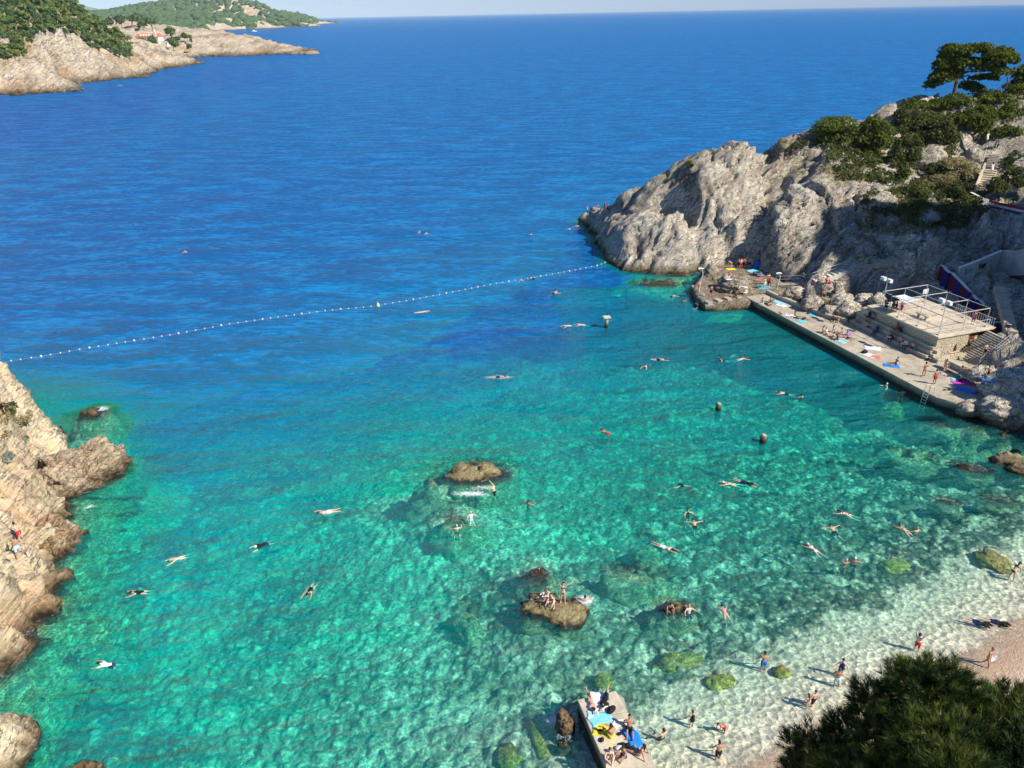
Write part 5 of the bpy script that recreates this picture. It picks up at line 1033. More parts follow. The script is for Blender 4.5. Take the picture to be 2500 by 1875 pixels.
hill = [ # label, blobs, y, mat, n, size, kind
 ('broad olive green pine crown at the right edge below the ridge pines', [(2440,240,40,16),(2485,235,36,18),(2500,260,34,18),(2430,262,30,12),(2410,245,24,10)], 147, 'pine', 4200, .4),
 ('yellowish green bush belt just below the half cut pine', [(2480,290,34,16),(2440,285,26,12),(2515,300,30,18)], 144, 'shrub', 2400, .38),
 ('dark evergreen mass on the ridge under the lone pine', [(2250,258,30,12),(2290,252,30,12),(2330,258,34,14),(2370,262,30,14),(2215,270,22,9)], 146, 'pine', 4200, .36),
 ('dark scrub where the ridge starts to drop towards the sea', [(2195,280,18,9),(2230,284,26,10),(2265,288,26,10)], 143, 'shrub', 2000, .32),
 ('rounded green bush above the upper stairs, left of the walkers', [(2305,320,22,16),(2285,335,18,12),(2315,345,18,14),(2330,360,16,12)], 139, 'shrub', 2300, .32),
 ('dense dark trees shading the top of the stairs', [(2380,295,34,18),(2350,310,26,16),(2400,320,34,20),(2440,330,34,22),(2490,340,36,24),(2470,370,30,18)], 141, 'pine', 5200, .4),
 ('dark evergreen thicket filling the upper right corner slope', [(2450,285,34,20),(2490,300,34,24),(2420,300,26,16),(2380,275,28,14),(2340,285,24,12)], 143, 'pine', 4200, .38),
 ('shaded thicket above the right end of the upper stairs', [(2460,345,30,20),(2500,350,30,24),(2440,380,20,14)], 137, 'pine', 3000, .36),
 ('ivy green mass below the ridge between the two groups of pines', [(2210,310,26,14),(2250,300,30,14),(2280,300,26,12),(2235,330,20,10)], 141, 'shrub', 3000, .34),
 ('low dark scrub to the right of the blue grey boulder', [(2480,445,22,12),(2500,455,22,14),(2470,425,20,12)], 124, 'shrub', 1600, .28),
 ('dark bush left of the big brown boulder', [(2215,385,16,12),(2190,372,16,12),(2235,378,14,9)], 133, 'shrub', 1500, .28),
 ('dark bush right of the upper flight of stairs', [(2465,400,22,16),(2500,395,26,20),(2480,425,24,14)], 133, 'shrub', 2200, .34),
 ('dome shaped bright green pine on the cliff edge', [(2035,312,42,14),(2010,325,26,12),(2065,325,26,12),(2050,340,30,12),(2000,345,16,10)], 138.5, 'pine', 4200, .3),
 ('taller ragged green pine just right of the dome shaped one', [(2130,298,24,12),(2145,318,26,14),(2120,330,28,14),(2150,345,26,16),(2135,370,28,16),(2150,395,26,12),(2110,390,20,9),(2170,410,18,8)], 137, 'pine', 5200, .32),
 ('small pointed young pine below the two cliff edge pines', [(2204,392,5,10),(2204,408,9,10),(2204,424,13,10),(2200,442,15,12),(2198,460,16,10)], 128, 'pine', 1500, .24),
 ('yellow green shrub on the sunlit slope left of the pale parapet', [(2340,468,20,15),(2325,482,18,10),(2350,482,14,10)], 122, 'shrub', 1500, .26),
 ('pale green shrub patch lower on the sunlit slope', [(2260,475,24,10),(2290,480,20,9),(2240,488,18,8)], 121, 'shrub', 1500, .24),
 ('light green low bush at the edge of the big shadow', [(2250,500,26,9),(2280,508,22,8),(2225,512,16,7)], 118, 'shrub', 1400, .24),
 ('straw coloured dry grass beside the boulder at the upper stairs', [(2330,400,26,9),(2350,412,24,8),(2310,392,18,7),(2360,425,20,7)], 129, 'shrub_dry', 1900, .22),
 ('dry golden scrub above the pale shrub patch', [(2290,440,26,8),(2320,435,20,8),(2260,450,20,7)], 126, 'shrub_dry', 1300, .22),
 ('dark round bush filling the corner right of the sunlit steps', [(2435,450,18,13),(2425,465,16,12),(2450,462,14,10)], 122, 'shrub', 1500, .26),
 ('silvery shrub left of the dark round bush behind the tricolour wall', [(2432,484,13,7),(2420,480,8,5)], 118, 'shrub_grey', 500, .2),
 ('silvery shrub farther right behind the tricolour wall', [(2465,478,14,7),(2478,485,10,5)], 119, 'shrub_grey', 500, .2),
 ('flowering pale bush growing under the graffiti wall', [(2365,668,9,7),(2385,664,9,5)], 103, 'shrub_grey', 450, .16),
 ('small green bush on top of the promontory', [(1682,398,7,4),(1690,402,5,3)], 134, 'shrub', 220, .2),
 ('low yellow green scrub on the cliff top left of the dome pine', [(1925,362,14,4),(1945,355,14,5),(1905,368,9,3),(1965,350,8,4)], 136, 'shrub', 700, .22),
 ('scrub on the dark slope between the young pine and the cliff edge pines', [(2110,425,20,7),(2140,430,18,7),(2090,415,14,5)], 131, 'shrub', 900, .24),
 ('bush on the rocky slope above the young pine', [(2215,345,14,8),(2235,352,12,7),(2195,350,10,6)], 137, 'shrub', 800, .24),
 ('narrow green bush beside the big brown boulder', [(2270,415,12,9),(2285,425,10,7)], 129, 'shrub', 600, .24)]
for lb, bl_, y_, mt_, n_, sz_ in hill:
    c = PY(bl_[0][0], max(b[1] + b[3] for b in bl_), y_); z = ground(c[0], c[1]); c[2] = c[2] if z is None else z
    tr_ = (max(1.5, 2.5), .16) if 'pine' in lb.split(' on ')[0] and 'scrub' not in lb else None
    veg('pine_tree' if tr_ else 'bush', lb, c, bl_, y_, mt_, n_, sz_, 'tree' if tr_ or 'trees' in lb else 'bush', trunk=tr_)
for a in [(2265, 402, (3.2, 2.2, 2.4), .2, 90, 'big brown boulder on the slope below the trees'), (2375, 392, (1.5, 1.2, 1.6), .1, 91, 'pale boulder beside the short handrail at the upper stairs'), (2155, 500, (2.6, 1.5, 1.5), .3, 92, 'pale sunlit boulder on the lower slope'), (2455, 450, (1.6, 1.2, 1.4), .4, 93, 'blue grey boulder behind the dark round bush')]:
    g_ = G(a[0], a[1]); add('boulder', rock_mesh('boulder', a[2], a[4], rough=.2, sub=4), label=a[5], cat='rock', loc=(g_[0], g_[1], g_[2] + .3), rot=(0, 0, a[3]), mat=MAT['rock'])
# scrub and dry grass that nobody could count
def scatter(polyg, n, hr, size, per, mat, nm, lb, rg):
    V = []; F = []; k = 0; tot = 0
    xs = [p[0] for p in polyg]; ys = [p[1] for p in polyg]
    while k < n:
        a, b = rg.uniform(min(xs), max(xs)), rg.uniform(min(ys), max(ys)); k += 1
        if not in_poly(a, b, polyg): continue
        if vnoise(np.array([a / 30.]), np.array([b / 14.]), np.array([.5]))[0] < -.12: continue
        h = hit(a, b)
        if h is None: continue
        r = hr * rg.uniform(.5, 1.3); v, f = leaves([(h[0], h[1], h[2] + r * .3, r, r, r * .6)], per, size, rg); V.append(v); F.append(f + tot); tot += len(v)
    if V: add(nm, mesh_np(nm, np.concatenate(V), np.concatenate(F), [MAT[mat]]), kind='stuff', label=lb)
rg = np.random.RandomState(21)
scatter([(1990,350),(2100,310),(2200,290),(2340,290),(2330,400),(2420,480),(2390,560),(2250,560),(2120,530),(2060,450)], 1300, .95, .26, 40, 'shrub', 'slope_scrub', 'patchy low green scrub over the upper slope', rg)
scatter([(2130,500),(2250,430),(2400,400),(2390,520),(2250,570),(2120,570),(2060,560)], 700, .5, .2, 26, 'shrub_dry', 'dry_grass', 'patches of dry grass over the sunlit slope', rg)
scatter([(1780,560),(1900,480),(2100,520),(2330,600),(2200,640),(1950,640)], 260, .4, .18, 22, 'shrub_grey', 'grey_scrub', 'sparse grey scrub in the cracks of the shaded rock', rg)
BVHS_R = BVHS; BVHS = BL
scatter([(0,985),(60,985),(85,1035),(40,1060),(0,1100),(-10,1150)], 110, .28, .12, 26, 'shrub_dry', 'cliff_scrub', 'dry scrub on the left cliff', rg)
scatter([(5,990),(30,985),(35,1010),(10,1010)], 30, .25, .1, 26, 'shrub', 'cliff_scrub', 'small bright green tufts on the left cliff', rg)
BVHS = BVHS_R
for i, (a, b, r, lb) in enumerate([(22, 1000, .7, 'bright green bush on the left cliff below the man in black'), (60, 1030, .6, 'straw coloured bush near the edge of the left cliff'), (58, 1075, .45, 'grey green tuft halfway down the left cliff'), (18, 1120, .6, 'grey green scrub patch low on the left cliff')]):
    h = hit(a, b, BL)
    if h is None: continue
    v, f = leaves([(0, 0, r * .3, r, r, r * .55)], 260, .13, rg); add('bush', mesh_np('bush', v, f, [MAT[('shrub', 'shrub_dry', 'shrub_grey', 'shrub_grey')[i]]]), label=lb, cat='bush', loc=h)

# ------------------------------------------------------------------ pines close to the camera
m = N('near_needles'); p = m.pos(); n1 = m.noise(p, 1.1, 3, .6); n2 = m.noise(p, 5., 3, .6)
c = m.mix(m.mapr(n1, .42, .62), (.014, .038, .008), (.08, .12, .02)); c = m.mix(m.mapr(n2, .5, .7, 0, .7), c, (.24, .26, .045))
b_ = m.n('BsdfPrincipled', None, Roughness=.55); m.set(b_.inputs['Base Color'], c); b_.inputs['Specular IOR Level'].default_value = .25
t_ = m.n('BsdfTranslucent', None, Color=c); mx = m.n('MixShader', None, i0=.2, i1=b_.outputs[0], i2=t_.outputs[0]); m.set(m.out.inputs[0], mx.outputs[0]); MAT['needles'] = m.m
def at_dist(px, py, d): r_ = ray(px, py); return CAM + r_ / np.linalg.norm(r_) * d
def near_pine(lb, clumps, base, top, seed):
    rg = np.random.RandomState(seed); o = empty('pine_tree', base, 0, label=lb, cat='tree'); base = np.array(base, float)
    V = []; tot = 0; tk = MB(); tp = np.array(top) - base
    tk.tube([(0, 0, -.5), tuple(tp * .5 + np.array([.3, -.2, 0])), tuple(tp)], .32, 10, .12); br = MB()
    for (px, py, d, r) in clumps:
        px, py, r = px + 18, py + 42, r * .82
        c = at_dist(px, py, d) - base; root = tp * (.86 + .12 * rg.rand()); midp = root * .45 + c * .55 - np.array([0, 0, .25]); br.tube([tuple(root), tuple(midp), tuple(c)], .05, 6, .02)
        ns = int(330 * (r / .55) ** 2); dv = rg.normal(size=(ns, 3)); dv /= np.linalg.norm(dv, axis=1, keepdims=True)
        lump = 1 + .25 * vnoise(dv[:, 0] * 3 + px, dv[:, 1] * 3, dv[:, 2] * 3); cen = c + dv * (r * lump * (.45 + .55 * rg.rand(ns) ** .5))[:, None] * np.array([1, 1, .85])
        ax = dv + np.array([0, 0, .75]) + .35 * rg.normal(size=(ns, 3)); ax /= np.linalg.norm(ax, axis=1, keepdims=True)
        for k in range(0, ns, 9): br.tube([tuple(c + (cen[k] - c) * .2), tuple(cen[k])], .008, 3, .004, False)
        NN = 44; A = np.repeat(ax, NN, 0); C_ = np.repeat(cen, NN, 0) + A * (rg.rand(ns * NN, 1) * .16)
        q = rg.normal(size=A.shape); q -= A * (q * A).sum(1, keepdims=True); q /= np.linalg.norm(q, axis=1, keepdims=True)
        dr = A * .9 + q * .62; dr /= np.linalg.norm(dr, axis=1, keepdims=True); L_ = .10 + .06 * rg.rand(len(A), 1); sd_ = np.cross(dr, rg.normal(size=A.shape)); sd_ /= np.linalg.norm(sd_, axis=1, keepdims=True)
        V.append(np.stack([C_ - sd_ * .0045, C_ + sd_ * .0045, C_ + dr * L_], 1).reshape(-1, 3))
    V = np.concatenate(V); add('crown', mesh_np('crown', V, np.arange(len(V)).reshape(-1, 3), [MAT['needles']]), o); tk.obj('trunk', MAT['bark'], o, smooth=True); br.obj('branch', MAT['bark'], o)
    return o
near_pine('dark pine crown filling the lower right corner in front of the beach', [(2235,1672,12.6,.60),(2290,1640,12.8,.42),(2200,1640,12.7,.36),(2320,1690,12.9,.50),(2112,1672,12.9,.30),(2120,1715,12.8,.36),(2060,1765,12.7,.42),(1985,1800,13,.42),(1925,1790,13.1,.22),(1915,1850,13.1,.20),(1960,1860,12.8,.38),(2040,1850,12.4,.5),(2150,1790,12.3,.5),(2260,1790,11.9,.55),(2350,1780,12.2,.42),(2180,1880,11.9,.55),(2310,1880,11.6,.55),(2090,1930,12,.5),(2240,1940,11.7,.5)], (9.0, 6.5, 2.2), at_dist(2200, 1900, 12.6), 5)
near_pine('second dark pine crown at the very lower right edge', [(2440,1690,13.4,.34),(2425,1740,13.3,.42),(2490,1740,13.2,.5),(2460,1800,12.8,.55),(2400,1840,12.5,.45),(2530,1720,13.5,.45),(2540,1810,12.8,.6),(2420,1900,12.2,.5),(2500,1890,12.2,.6),(2590,1900,12.4,.6)], (12.5, 6., 2.2), at_dist(2500, 1900, 13.), 6)
# ------------------------------------------------------------------ people
print('t people')
def nrm(v): v = np.array(v, float); return v / np.linalg.norm(v)
POSE = {  # torso up, chest front, pelvis height, arms (upper, fore) right/left, legs (thigh, shin, foot) right/left; x is mirrored for the left
 'stand': ((0, 0, 1), (0, 1, 0), .93, ((.22, 0, -1), (.10, .18, -1)), None, ((.08, .03, -1), (.03, -.03, -1), (.2, 1, -.1)), None),
 'hips': ((0, -.05, 1), (0, 1, 0), .92, ((.85, -.1, -.75), (-.75, .25, -.35)), None, ((.22, .03, -1), (.05, -.03, -1), (.3, 1, -.1)), None),
 'walk': ((0, .08, 1), (0, 1, 0), .91, ((.2, .4, -1), (.1, .6, -1)), ((.25, -.45, -1), (.1, -.1, -1)), ((.06, .42, -1), (.02, .1, -1), (.1, 1, .05)), ((.06, -.3, -1), (.02, -.55, -1), (.1, .8, -.6))),
 'armsup': ((0, -.12, 1), (0, 1, .1), .93, ((.35, .3, 1), (.1, .5, 1)), ((.3, .1, 1), (-.1, .4, 1)), ((.1, .05, -1), (.05, -.05, -1), (.2, 1, -.1)), None),
 'wade': ((0, .06, 1), (0, 1, 0), .93, ((.75, .2, -.8), (.6, .35, -.6)), ((.55, .2, -.8), (.3, .6, -.7)), ((.1, .18, -1), (.03, -.1, -1), (.2, 1, -.1)), ((.1, -.12, -1), (.03, -.12, -1), (.2, 1, -.1))),
 'bend': ((0, .85, .6), (0, .6, -.85), .90, ((.15, .35, -1), (.05, .3, -1)), None, ((.12, .05, -1), (.03, -.1, -1), (.1, 1, -.1)), None),
 'crouch': ((0, .45, 1), (0, 1, -.3), .42, ((.2, .8, -.7), (.0, .8, -.6)), None, ((.35, 1, .25), (.0, -.35, -1), (.1, 1, -.1)), None),
 'sit': ((0, -.35, 1), (0, 1, .2), .12, ((.35, -.5, -.9), (.1, -.35, -1)), None, ((.18, 1, .55), (.05, .75, -.75), (0, .6, .8)), ((.2, 1, .2), (.02, 1, -.12), (0, .4, 1))),
 'hug': ((0, .12, 1), (0, 1, 0), .12, ((.25, .65, -.6), (-.35, .9, .0)), None, ((.18, .75, .75), (-.02, .35, -.95), (0, 1, -.2)), None),
 'edge': ((0, .02, 1), (0, 1, 0), .12, ((.3, .1, -1), (.1, .5, -.6)), None, ((.15, 1, -.02), (.03, .15, -1), (.1, 1, -.4)), None),
 'lieback': ((0, 1, .04), (0, 0, 1), .12, ((.5, -.8, -.1), (.25, -1, 0)), None, ((.12, -1, .0), (.05, -1, -.04), (.2, -.3, 1)), None),
 'lieknees': ((0, 1, .06), (0, 0, 1), .12, ((.6, .5, 0), (-.2, 1, .1)), None, ((.1, -.75, .75), (.0, -.5, -.85), (.05, -1, .1)), ((.12, -1, .25), (.02, -1, -.2), (.1, -.3, 1))),
 'prone': ((0, 1, .18), (0, .1, -1), .12, ((.5, .8, -.3), (-.6, .8, 0)), None, ((.12, -1, -.02), (.05, -1, .0), (.1, -1, -.1)), None),
 'swim': ((0, 1, .16), (0, .16, -1), .0, ((.5, .9, -.15), (.05, 1, -.1)), None, ((.2, -1, -.22), (.12, -1, -.1), (.25, -1, 0)), None),
 'wide': ((0, 1, .35), (0, .35, -1), -.08, ((1, .35, -.05), (1, .3, 0)), None, ((.22, -1, -.3), (.15, -1, .1), (.25, -1, 0)), None),
 'crawl': ((0, 1, .06), (.1, .06, -1), .02, ((.3, 1, .25), (-.05, 1, -.1)), ((.4, -.6, .1), (.2, -1, .1)), ((.10, -1, -.02), (.04, -1, .1), (.05, -1, .2)), ((.14, -1, .06), (.04, -1, -.06), (.05, -1, 0))),
 'glide': ((0, 1, .05), (0, .05, -1), .02, ((.18, 1, .05), (-.12, 1, 0)), None, ((.05, -1, 0), (.02, -1, .02), (.02, -1, .1)), None),
 'tread': ((0, -.18, 1), (0, 1, .18), -.36, ((.6, .5, -.5), (.2, .9, .1)), ((.7, .3, -.4), (.5, .7, .0)), ((.25, .5, -.8), (.1, -.3, -1), (0, 1, -.4)), None),
 'floatb': ((0, 1, .12), (0, -.12, 1), -.03, ((1, .3, 0), (.9, .5, .05)), None, ((.15, -1, .05), (.08, -1, -.08), (.1, -.4, 1)), None),
 'climb': ((0, .35, 1), (0, 1, -.3), .80, ((.4, .9, .6), (.0, .8, .5)), ((.6, .8, -.4), (.1, .9, .2)), ((.25, .6, -.7), (.05, -.4, -1), (.1, 1, .2)), ((.1, -.15, -1), (.03, -.35, -1), (.1, .9, -.3))),
 'jump': ((0, .1, 1), (0, 1, 0), 1.0, ((.9, .1, .5), (.5, .1, .8)), None, ((.2, .35, -1), (.1, -.5, -1), (0, .7, -.8)), ((.15, -.1, -1), (.05, -.4, -1), (0, .6, -.9))),
 'seatlean': ((0, .5, .9), (0, .9, -.4), .12, ((.3, .8, -.7), (-.3, .8, .1)), None, ((.3, 1, .1), (.05, .1, -1), (.1, 1, -.1)), None),
}
def skeleton(name):
    T, Fv, ph, aR, aL, lR, lL = POSE[name]; aL = aL or aR; lL = lL or lR; T = nrm(T); Fv = np.array(Fv, float); Fv = nrm(Fv - T * (Fv @ T)); S = np.cross(Fv, T)
    J = {'pel': np.array([0, 0, ph])}; J['T'], J['F'], J['S'] = T, Fv, S
    J['waist'] = J['pel'] + T * .16; J['chest'] = J['pel'] + T * .36; J['neck'] = J['pel'] + T * .53
    hd = nrm(T * .9 + np.array([0, 0, .35]) + Fv * .15); J['head'] = J['neck'] + hd * .20; J['hup'] = hd
    hf = Fv - hd * (Fv @ hd); J['hf'] = nrm(hf)
    for sd, a, l in ((1, aR, lR), (-1, aL, lL)):
        k = 'R' if sd > 0 else 'L'; mir = lambda v: nrm((v[0] * sd, v[1], v[2]))
        J['sh' + k] = J['pel'] + T * .47 + S * .175 * sd; J['el' + k] = J['sh' + k] + mir(a[0]) * .29; J['wr' + k] = J['el' + k] + mir(a[1]) * .25; J['hd' + k] = mir(a[1])
        J['hip' + k] = J['pel'] + S * .085 * sd - T * .03; J['kn' + k] = J['hip' + k] + mir(l[0]) * .43; J['an' + k] = J['kn' + k] + mir(l[1]) * .42; J['to' + k] = J['an' + k] + mir(l[2]) * .19
    return J
def cap(p, a, b, ra, rb, flat=None, k=1.):
    if flat is not None: mid = (a + b) / 2; p = p + ((p - mid) @ flat)[..., None] * flat * (k - 1)
    ba = b - a; t = np.clip(((p - a) @ ba) / (ba @ ba + 1e-9), 0, 1); return np.linalg.norm(p - a - t[..., None] * ba, axis=-1) - (ra + (rb - ra) * t)
def smin(a, b, k): h = np.clip(.5 + .5 * (b - a) / k, 0, 1); return b + (a - b) * h - k * h * (1 - h)
def body_sdf(J, p):
    T, Fv, S = J['T'], J['F'], J['S']
    d = cap(p, J['pel'] - S * .07, J['pel'] + S * .07, .115, .115, Fv, 1.15)
    d = smin(d, cap(p, J['pel'] + T * .05, J['chest'], .125, .135, Fv, 1.35), .05)
    d = smin(d, cap(p, J['chest'] + T * .04 - S * .07, J['chest'] + T * .04 + S * .07, .115, .115, Fv, 1.25), .05)
    d = smin(d, cap(p, J['shL'] - T * .02, J['shR'] - T * .02, .062, .062), .05)
    d = smin(d, cap(p, J['neck'] - T * .03, J['head'] - J['hup'] * .06, .058, .052), .03)
    hp = p - J['head']; hl = hp @ J['hup']; hs = hp @ S; hf = hp @ J['hf']
    d = smin(d, (np.sqrt((hl / .118) ** 2 + (hs / .078) ** 2 + (hf / .096) ** 2) - 1) * .09, .02)
    for k in 'RL':
        d = smin(d, cap(p, J['sh' + k], J['el' + k], .050, .040), .03); d = smin(d, cap(p, J['el' + k], J['wr' + k], .040, .028), .015)
        d = smin(d, cap(p, J['wr' + k], J['wr' + k] + J['hd' + k] * .085, .030, .036), .015)
        d = smin(d, cap(p, J['hip' + k], J['kn' + k], .085, .056), .04); d = smin(d, cap(p, J['kn' + k], J['an' + k], .056, .036), .015)
        cf = J['kn' + k] + (J['an' + k] - J['kn' + k]) * .3; d = smin(d, cap(p, J['kn' + k] * .9 + J['an' + k] * .1, cf, .05, .053), .02)
        d = smin(d, cap(p, J['an' + k], J['to' + k], .040, .032), .02)
    return d
def surfnet(D, org, h):
    ins = D < 0; nx, ny, nz = D.shape; c = np.zeros((nx - 1, ny - 1, nz - 1), int); pos = np.zeros(c.shape + (3,)); cnt = np.zeros(c.shape)
    C8 = [(a, b, d) for a in (0, 1) for b in (0, 1) for d in (0, 1)]; sl = lambda A, o: A[o[0]:nx - 1 + o[0], o[1]:ny - 1 + o[1], o[2]:nz - 1 + o[2]]
    for o in C8: c += sl(ins, o)
    act = (c > 0) & (c < 8)
    for a in C8:
        for ax in range(3):
            if a[ax]: continue
            b = list(a); b[ax] = 1; da, db = sl(D, a), sl(D, tuple(b)); x = (da < 0) != (db < 0); t = np.where(x, da / np.where(x, da - db, 1), 0)
            for q in range(3): pos[..., q] += np.where(x, a[q] + (t if q == ax else 0), 0)
            cnt += x
    idx = -np.ones(c.shape, int); idx[act] = np.arange(act.sum()); I = np.stack(np.nonzero(act), 1); v = org + (I + pos[act] / cnt[act][:, None]) * h; F = []
    for ax in range(3):
        o = [0, 0, 0]; o[ax] = 1; A = ins[:nx - o[0], :ny - o[1], :nz - o[2]]; B = ins[o[0]:, o[1]:, o[2]:]; x = np.stack(np.nonzero(A != B), 1)
        u, w = [(1, 2), (2, 0), (0, 1)][ax]; ok = (x[:, u] > 0) & (x[:, w] > 0) & (x[:, u] < c.shape[u]) & (x[:, w] < c.shape[w]); x = x[ok]
        q = []
        for (du, dw) in ((-1, -1), (0, -1), (0, 0), (-1, 0)): y = x.copy(); y[:, u] += du; y[:, w] += dw; q.append(idx[y[:, 0], y[:, 1], y[:, 2]])
        q = np.stack(q, 1); fl = A[x[:, 0], x[:, 1], x[:, 2]]; q = np.where(fl[:, None], q, q[:, ::-1]); F.append(q[(q >= 0).all(1)])
    return v, np.concatenate(F)
PC = {}
HS = .024
def grid_for(J):
    if 'grid' in J: return J['grid']
    P_ = np.array([J[k] for k in J if k not in ('T', 'F', 'S', 'hup', 'hf', 'hdR', 'hdL', 'grid', 'D')]); lo = P_.min(0) - .19; hi = P_.max(0) + .19
    ax = [np.arange(lo[i], hi[i], HS) for i in range(3)]; G_ = np.stack(np.meshgrid(*ax, indexing='ij'), -1); J['grid'] = (G_, lo); J['D'] = body_sdf(J, G_); return J['grid']
def get_pose(name):
    if name in PC: return PC[name]
    J = skeleton(name); G_, lo = grid_for(J); v, f = surfnet(J['D'], lo, HS); nb_ = len(v); V = [v]; F = [np.array(f)]; MI = [np.zeros(len(f), int)]; n_ = nb_
    def extra(vs, fs, mi):
        nonlocal n_
        V.append(np.array(vs)); F.append(np.array(fs) + n_); MI.append(np.full(len(fs), mi)); n_ += len(vs)
    for k, sd in (('R', 1), ('L', -1)):       # five fingers on each hand, the thumb leaving the side of the palm
        d = J['hd' + k]; w = nrm(np.cross(d, J['F']) if abs(d @ J['F']) < .9 else np.cross(d, J['T'])); n2 = np.cross(w, d); base = J['wr' + k] + d * .085
        for i, (off, ln, ang) in enumerate([(-.030, .060, -.12), (-.010, .075, -.03), (.010, .070, .04), (.028, .052, .14), (-.036, .050, -.9)]):
            b = base + w * off - d * (.05 if i == 4 else .0); d1 = nrm(d + w * ang + n2 * .15); d2 = nrm(d1 + n2 * .45); ps = [b - d1 * .02, b + d1 * ln * .55, b + d1 * ln * .55 + d2 * ln * .5]; vs = []
            for p_, r_ in zip(ps, (.010, .0085, .006)): vs += [p_ + w * r_, p_ + n2 * r_, p_ - w * r_, p_ - n2 * r_]
            extra(vs, [(a + j, a + (j + 1) % 4, a + 4 + (j + 1) % 4, a + 4 + j) for a in (0, 4) for j in range(4)] + [(8, 9, 10, 11)], 0)
    h, up, fr, S = J['head'], J['hup'], J['hf'], J['S']
    o_ = h + fr * .092 - up * .018; extra([o_ + up * .03, o_ - up * .012 + S * .014, o_ - up * .012 - S * .014, o_ + fr * .022 - up * .008], [(0, 1, 3, 3), (0, 3, 2, 2), (1, 2, 3, 3)], 0)   # nose
    for sd in (1, -1):
        e = h + fr * .083 + S * .033 * sd + up * .012; extra([e + up * .009, e + S * .015, e - up * .009, e - S * .015, e + fr * .012], [(0, 1, 4, 4), (1, 2, 4, 4), (2, 3, 4, 4), (3, 0, 4, 4)], 1)
        e = h + S * .080 * sd - up * .005; extra([e + up * .03 + fr * .008, e - up * .03, e + up * .015 - fr * .02, e + S * .014 * sd - fr * .008], [(0, 1, 3, 3), (1, 2, 3, 3), (2, 0, 3, 3)], 0)
    e = h + fr * .088 - up * .055; extra([e + S * .022, e + up * .006 + fr * .004, e - S * .022, e - up * .007 + fr * .004], [(0, 1, 2, 3)], 2)
    me = bpy.data.meshes.new('person_body'); vv = np.concatenate(V); ff = np.concatenate(F); fl = [tuple(dict.fromkeys(map(int, q))) for q in ff]; fl_ok = [i for i, q in enumerate(fl) if len(q) > 2]
    me.from_pydata([tuple(map(float, q)) for q in vv], [], [fl[i] for i in fl_ok]); mi = np.concatenate(MI)[fl_ok]
    me.materials.append(None); me.materials.append(MAT['black']); me.materials.append(MAT['lips']); me.polygons.foreach_set('material_index', mi.astype(np.int32)); me.polygons.foreach_set('use_smooth', np.ones(len(fl_ok), bool)); me.update()
    PC[name] = (J, me); return PC[name]
MAT['lips'] = simple('lips', (.35, .12, .1), .5)
def cloth_me(pose, typ):
    key = (pose, typ)
    if key in PC: return PC[key]
    J, _ = get_pose(pose); G_, lo = J['grid']; D = J['D']; T, S, Fv = J['T'], J['S'], J['F']; out = {}
    def shell(reg, th, nm):
        v, f = surfnet(np.maximum(D - th, reg), lo, HS)
        if len(f): out[nm] = mesh_np(nm, v, f, (), True)
    thigh = lambda q: np.minimum(cap(G_, J['hipR'], J['hipR'] + (J['knR'] - J['hipR']) * q, .12, .11), cap(G_, J['hipL'], J['hipL'] + (J['knL'] - J['hipL']) * q, .12, .11))
    if typ in ('trunks', 'shirt'): shell(np.minimum(cap(G_, J['pel'] - S * .06, J['pel'] + S * .06 + T * .01, .14, .14), thigh(.55)), .014, 'swim_trunks')
    if typ == 'trousers': shell(np.minimum(np.minimum(cap(G_, J['pel'] - S * .06, J['pel'] + S * .06, .15, .15), thigh(1.)), np.minimum(cap(G_, J['knR'], J['anR'], .11, .09), cap(G_, J['knL'], J['anL'], .11, .09))), .016, 'trousers')
    if typ in ('briefs', 'bikini'): shell(cap(G_, J['pel'] - S * .07 - T * .04, J['pel'] + S * .07 - T * .04, .10, .10), .012, 'swim_briefs' if typ == 'briefs' else 'bikini_bottom')
    if typ == 'bikini': shell(cap(G_, J['pel'] + T * .36 - S * .12, J['pel'] + T * .36 + S * .12, .055, .055) if False else np.abs((G_ - (J['pel'] + T * .37)) @ T) - .045 + 0 * D + np.where(np.abs((G_ - J['chest']) @ S) > .16, 1., 0.), .012, 'bikini_top')
    if typ == 'suit': shell(np.minimum(cap(G_, J['pel'] - S * .05 - T * .03, J['pel'] + S * .05 - T * .03, .12, .12), cap(G_, J['pel'], J['chest'] + T * .02, .17, .16)), .013, 'swimsuit')
    if typ in ('shirt', 'trousers'): shell(np.minimum(cap(G_, J['pel'] + T * .05, J['chest'] + T * .08, .19, .19), np.minimum(cap(G_, J['shR'], J['shR'] * .4 + J['elR'] * .6, .09, .08), cap(G_, J['shL'], J['shL'] * .4 + J['elL'] * .6, .09, .08))), .018, 't_shirt')
    if typ == 'dress':
        D2 = smin(np.minimum(D, cap(G_, J['pel'], J['pel'] - T * .38, .13, .2, Fv, 1.2)), D, .02); reg = np.maximum(np.minimum(cap(G_, J['pel'] - T * .30, J['chest'] + T * .06, .30, .18), np.minimum(cap(G_, J['shR'], J['elR'], .09, .08), cap(G_, J['shL'], J['elL'], .09, .08))), -(((G_ - J['pel']) @ T) + .38))
        v, f = surfnet(np.maximum(D2 - .02, reg), lo, HS); out['dress'] = mesh_np('dress', v, f, (), True)
    PC[key] = out; return out
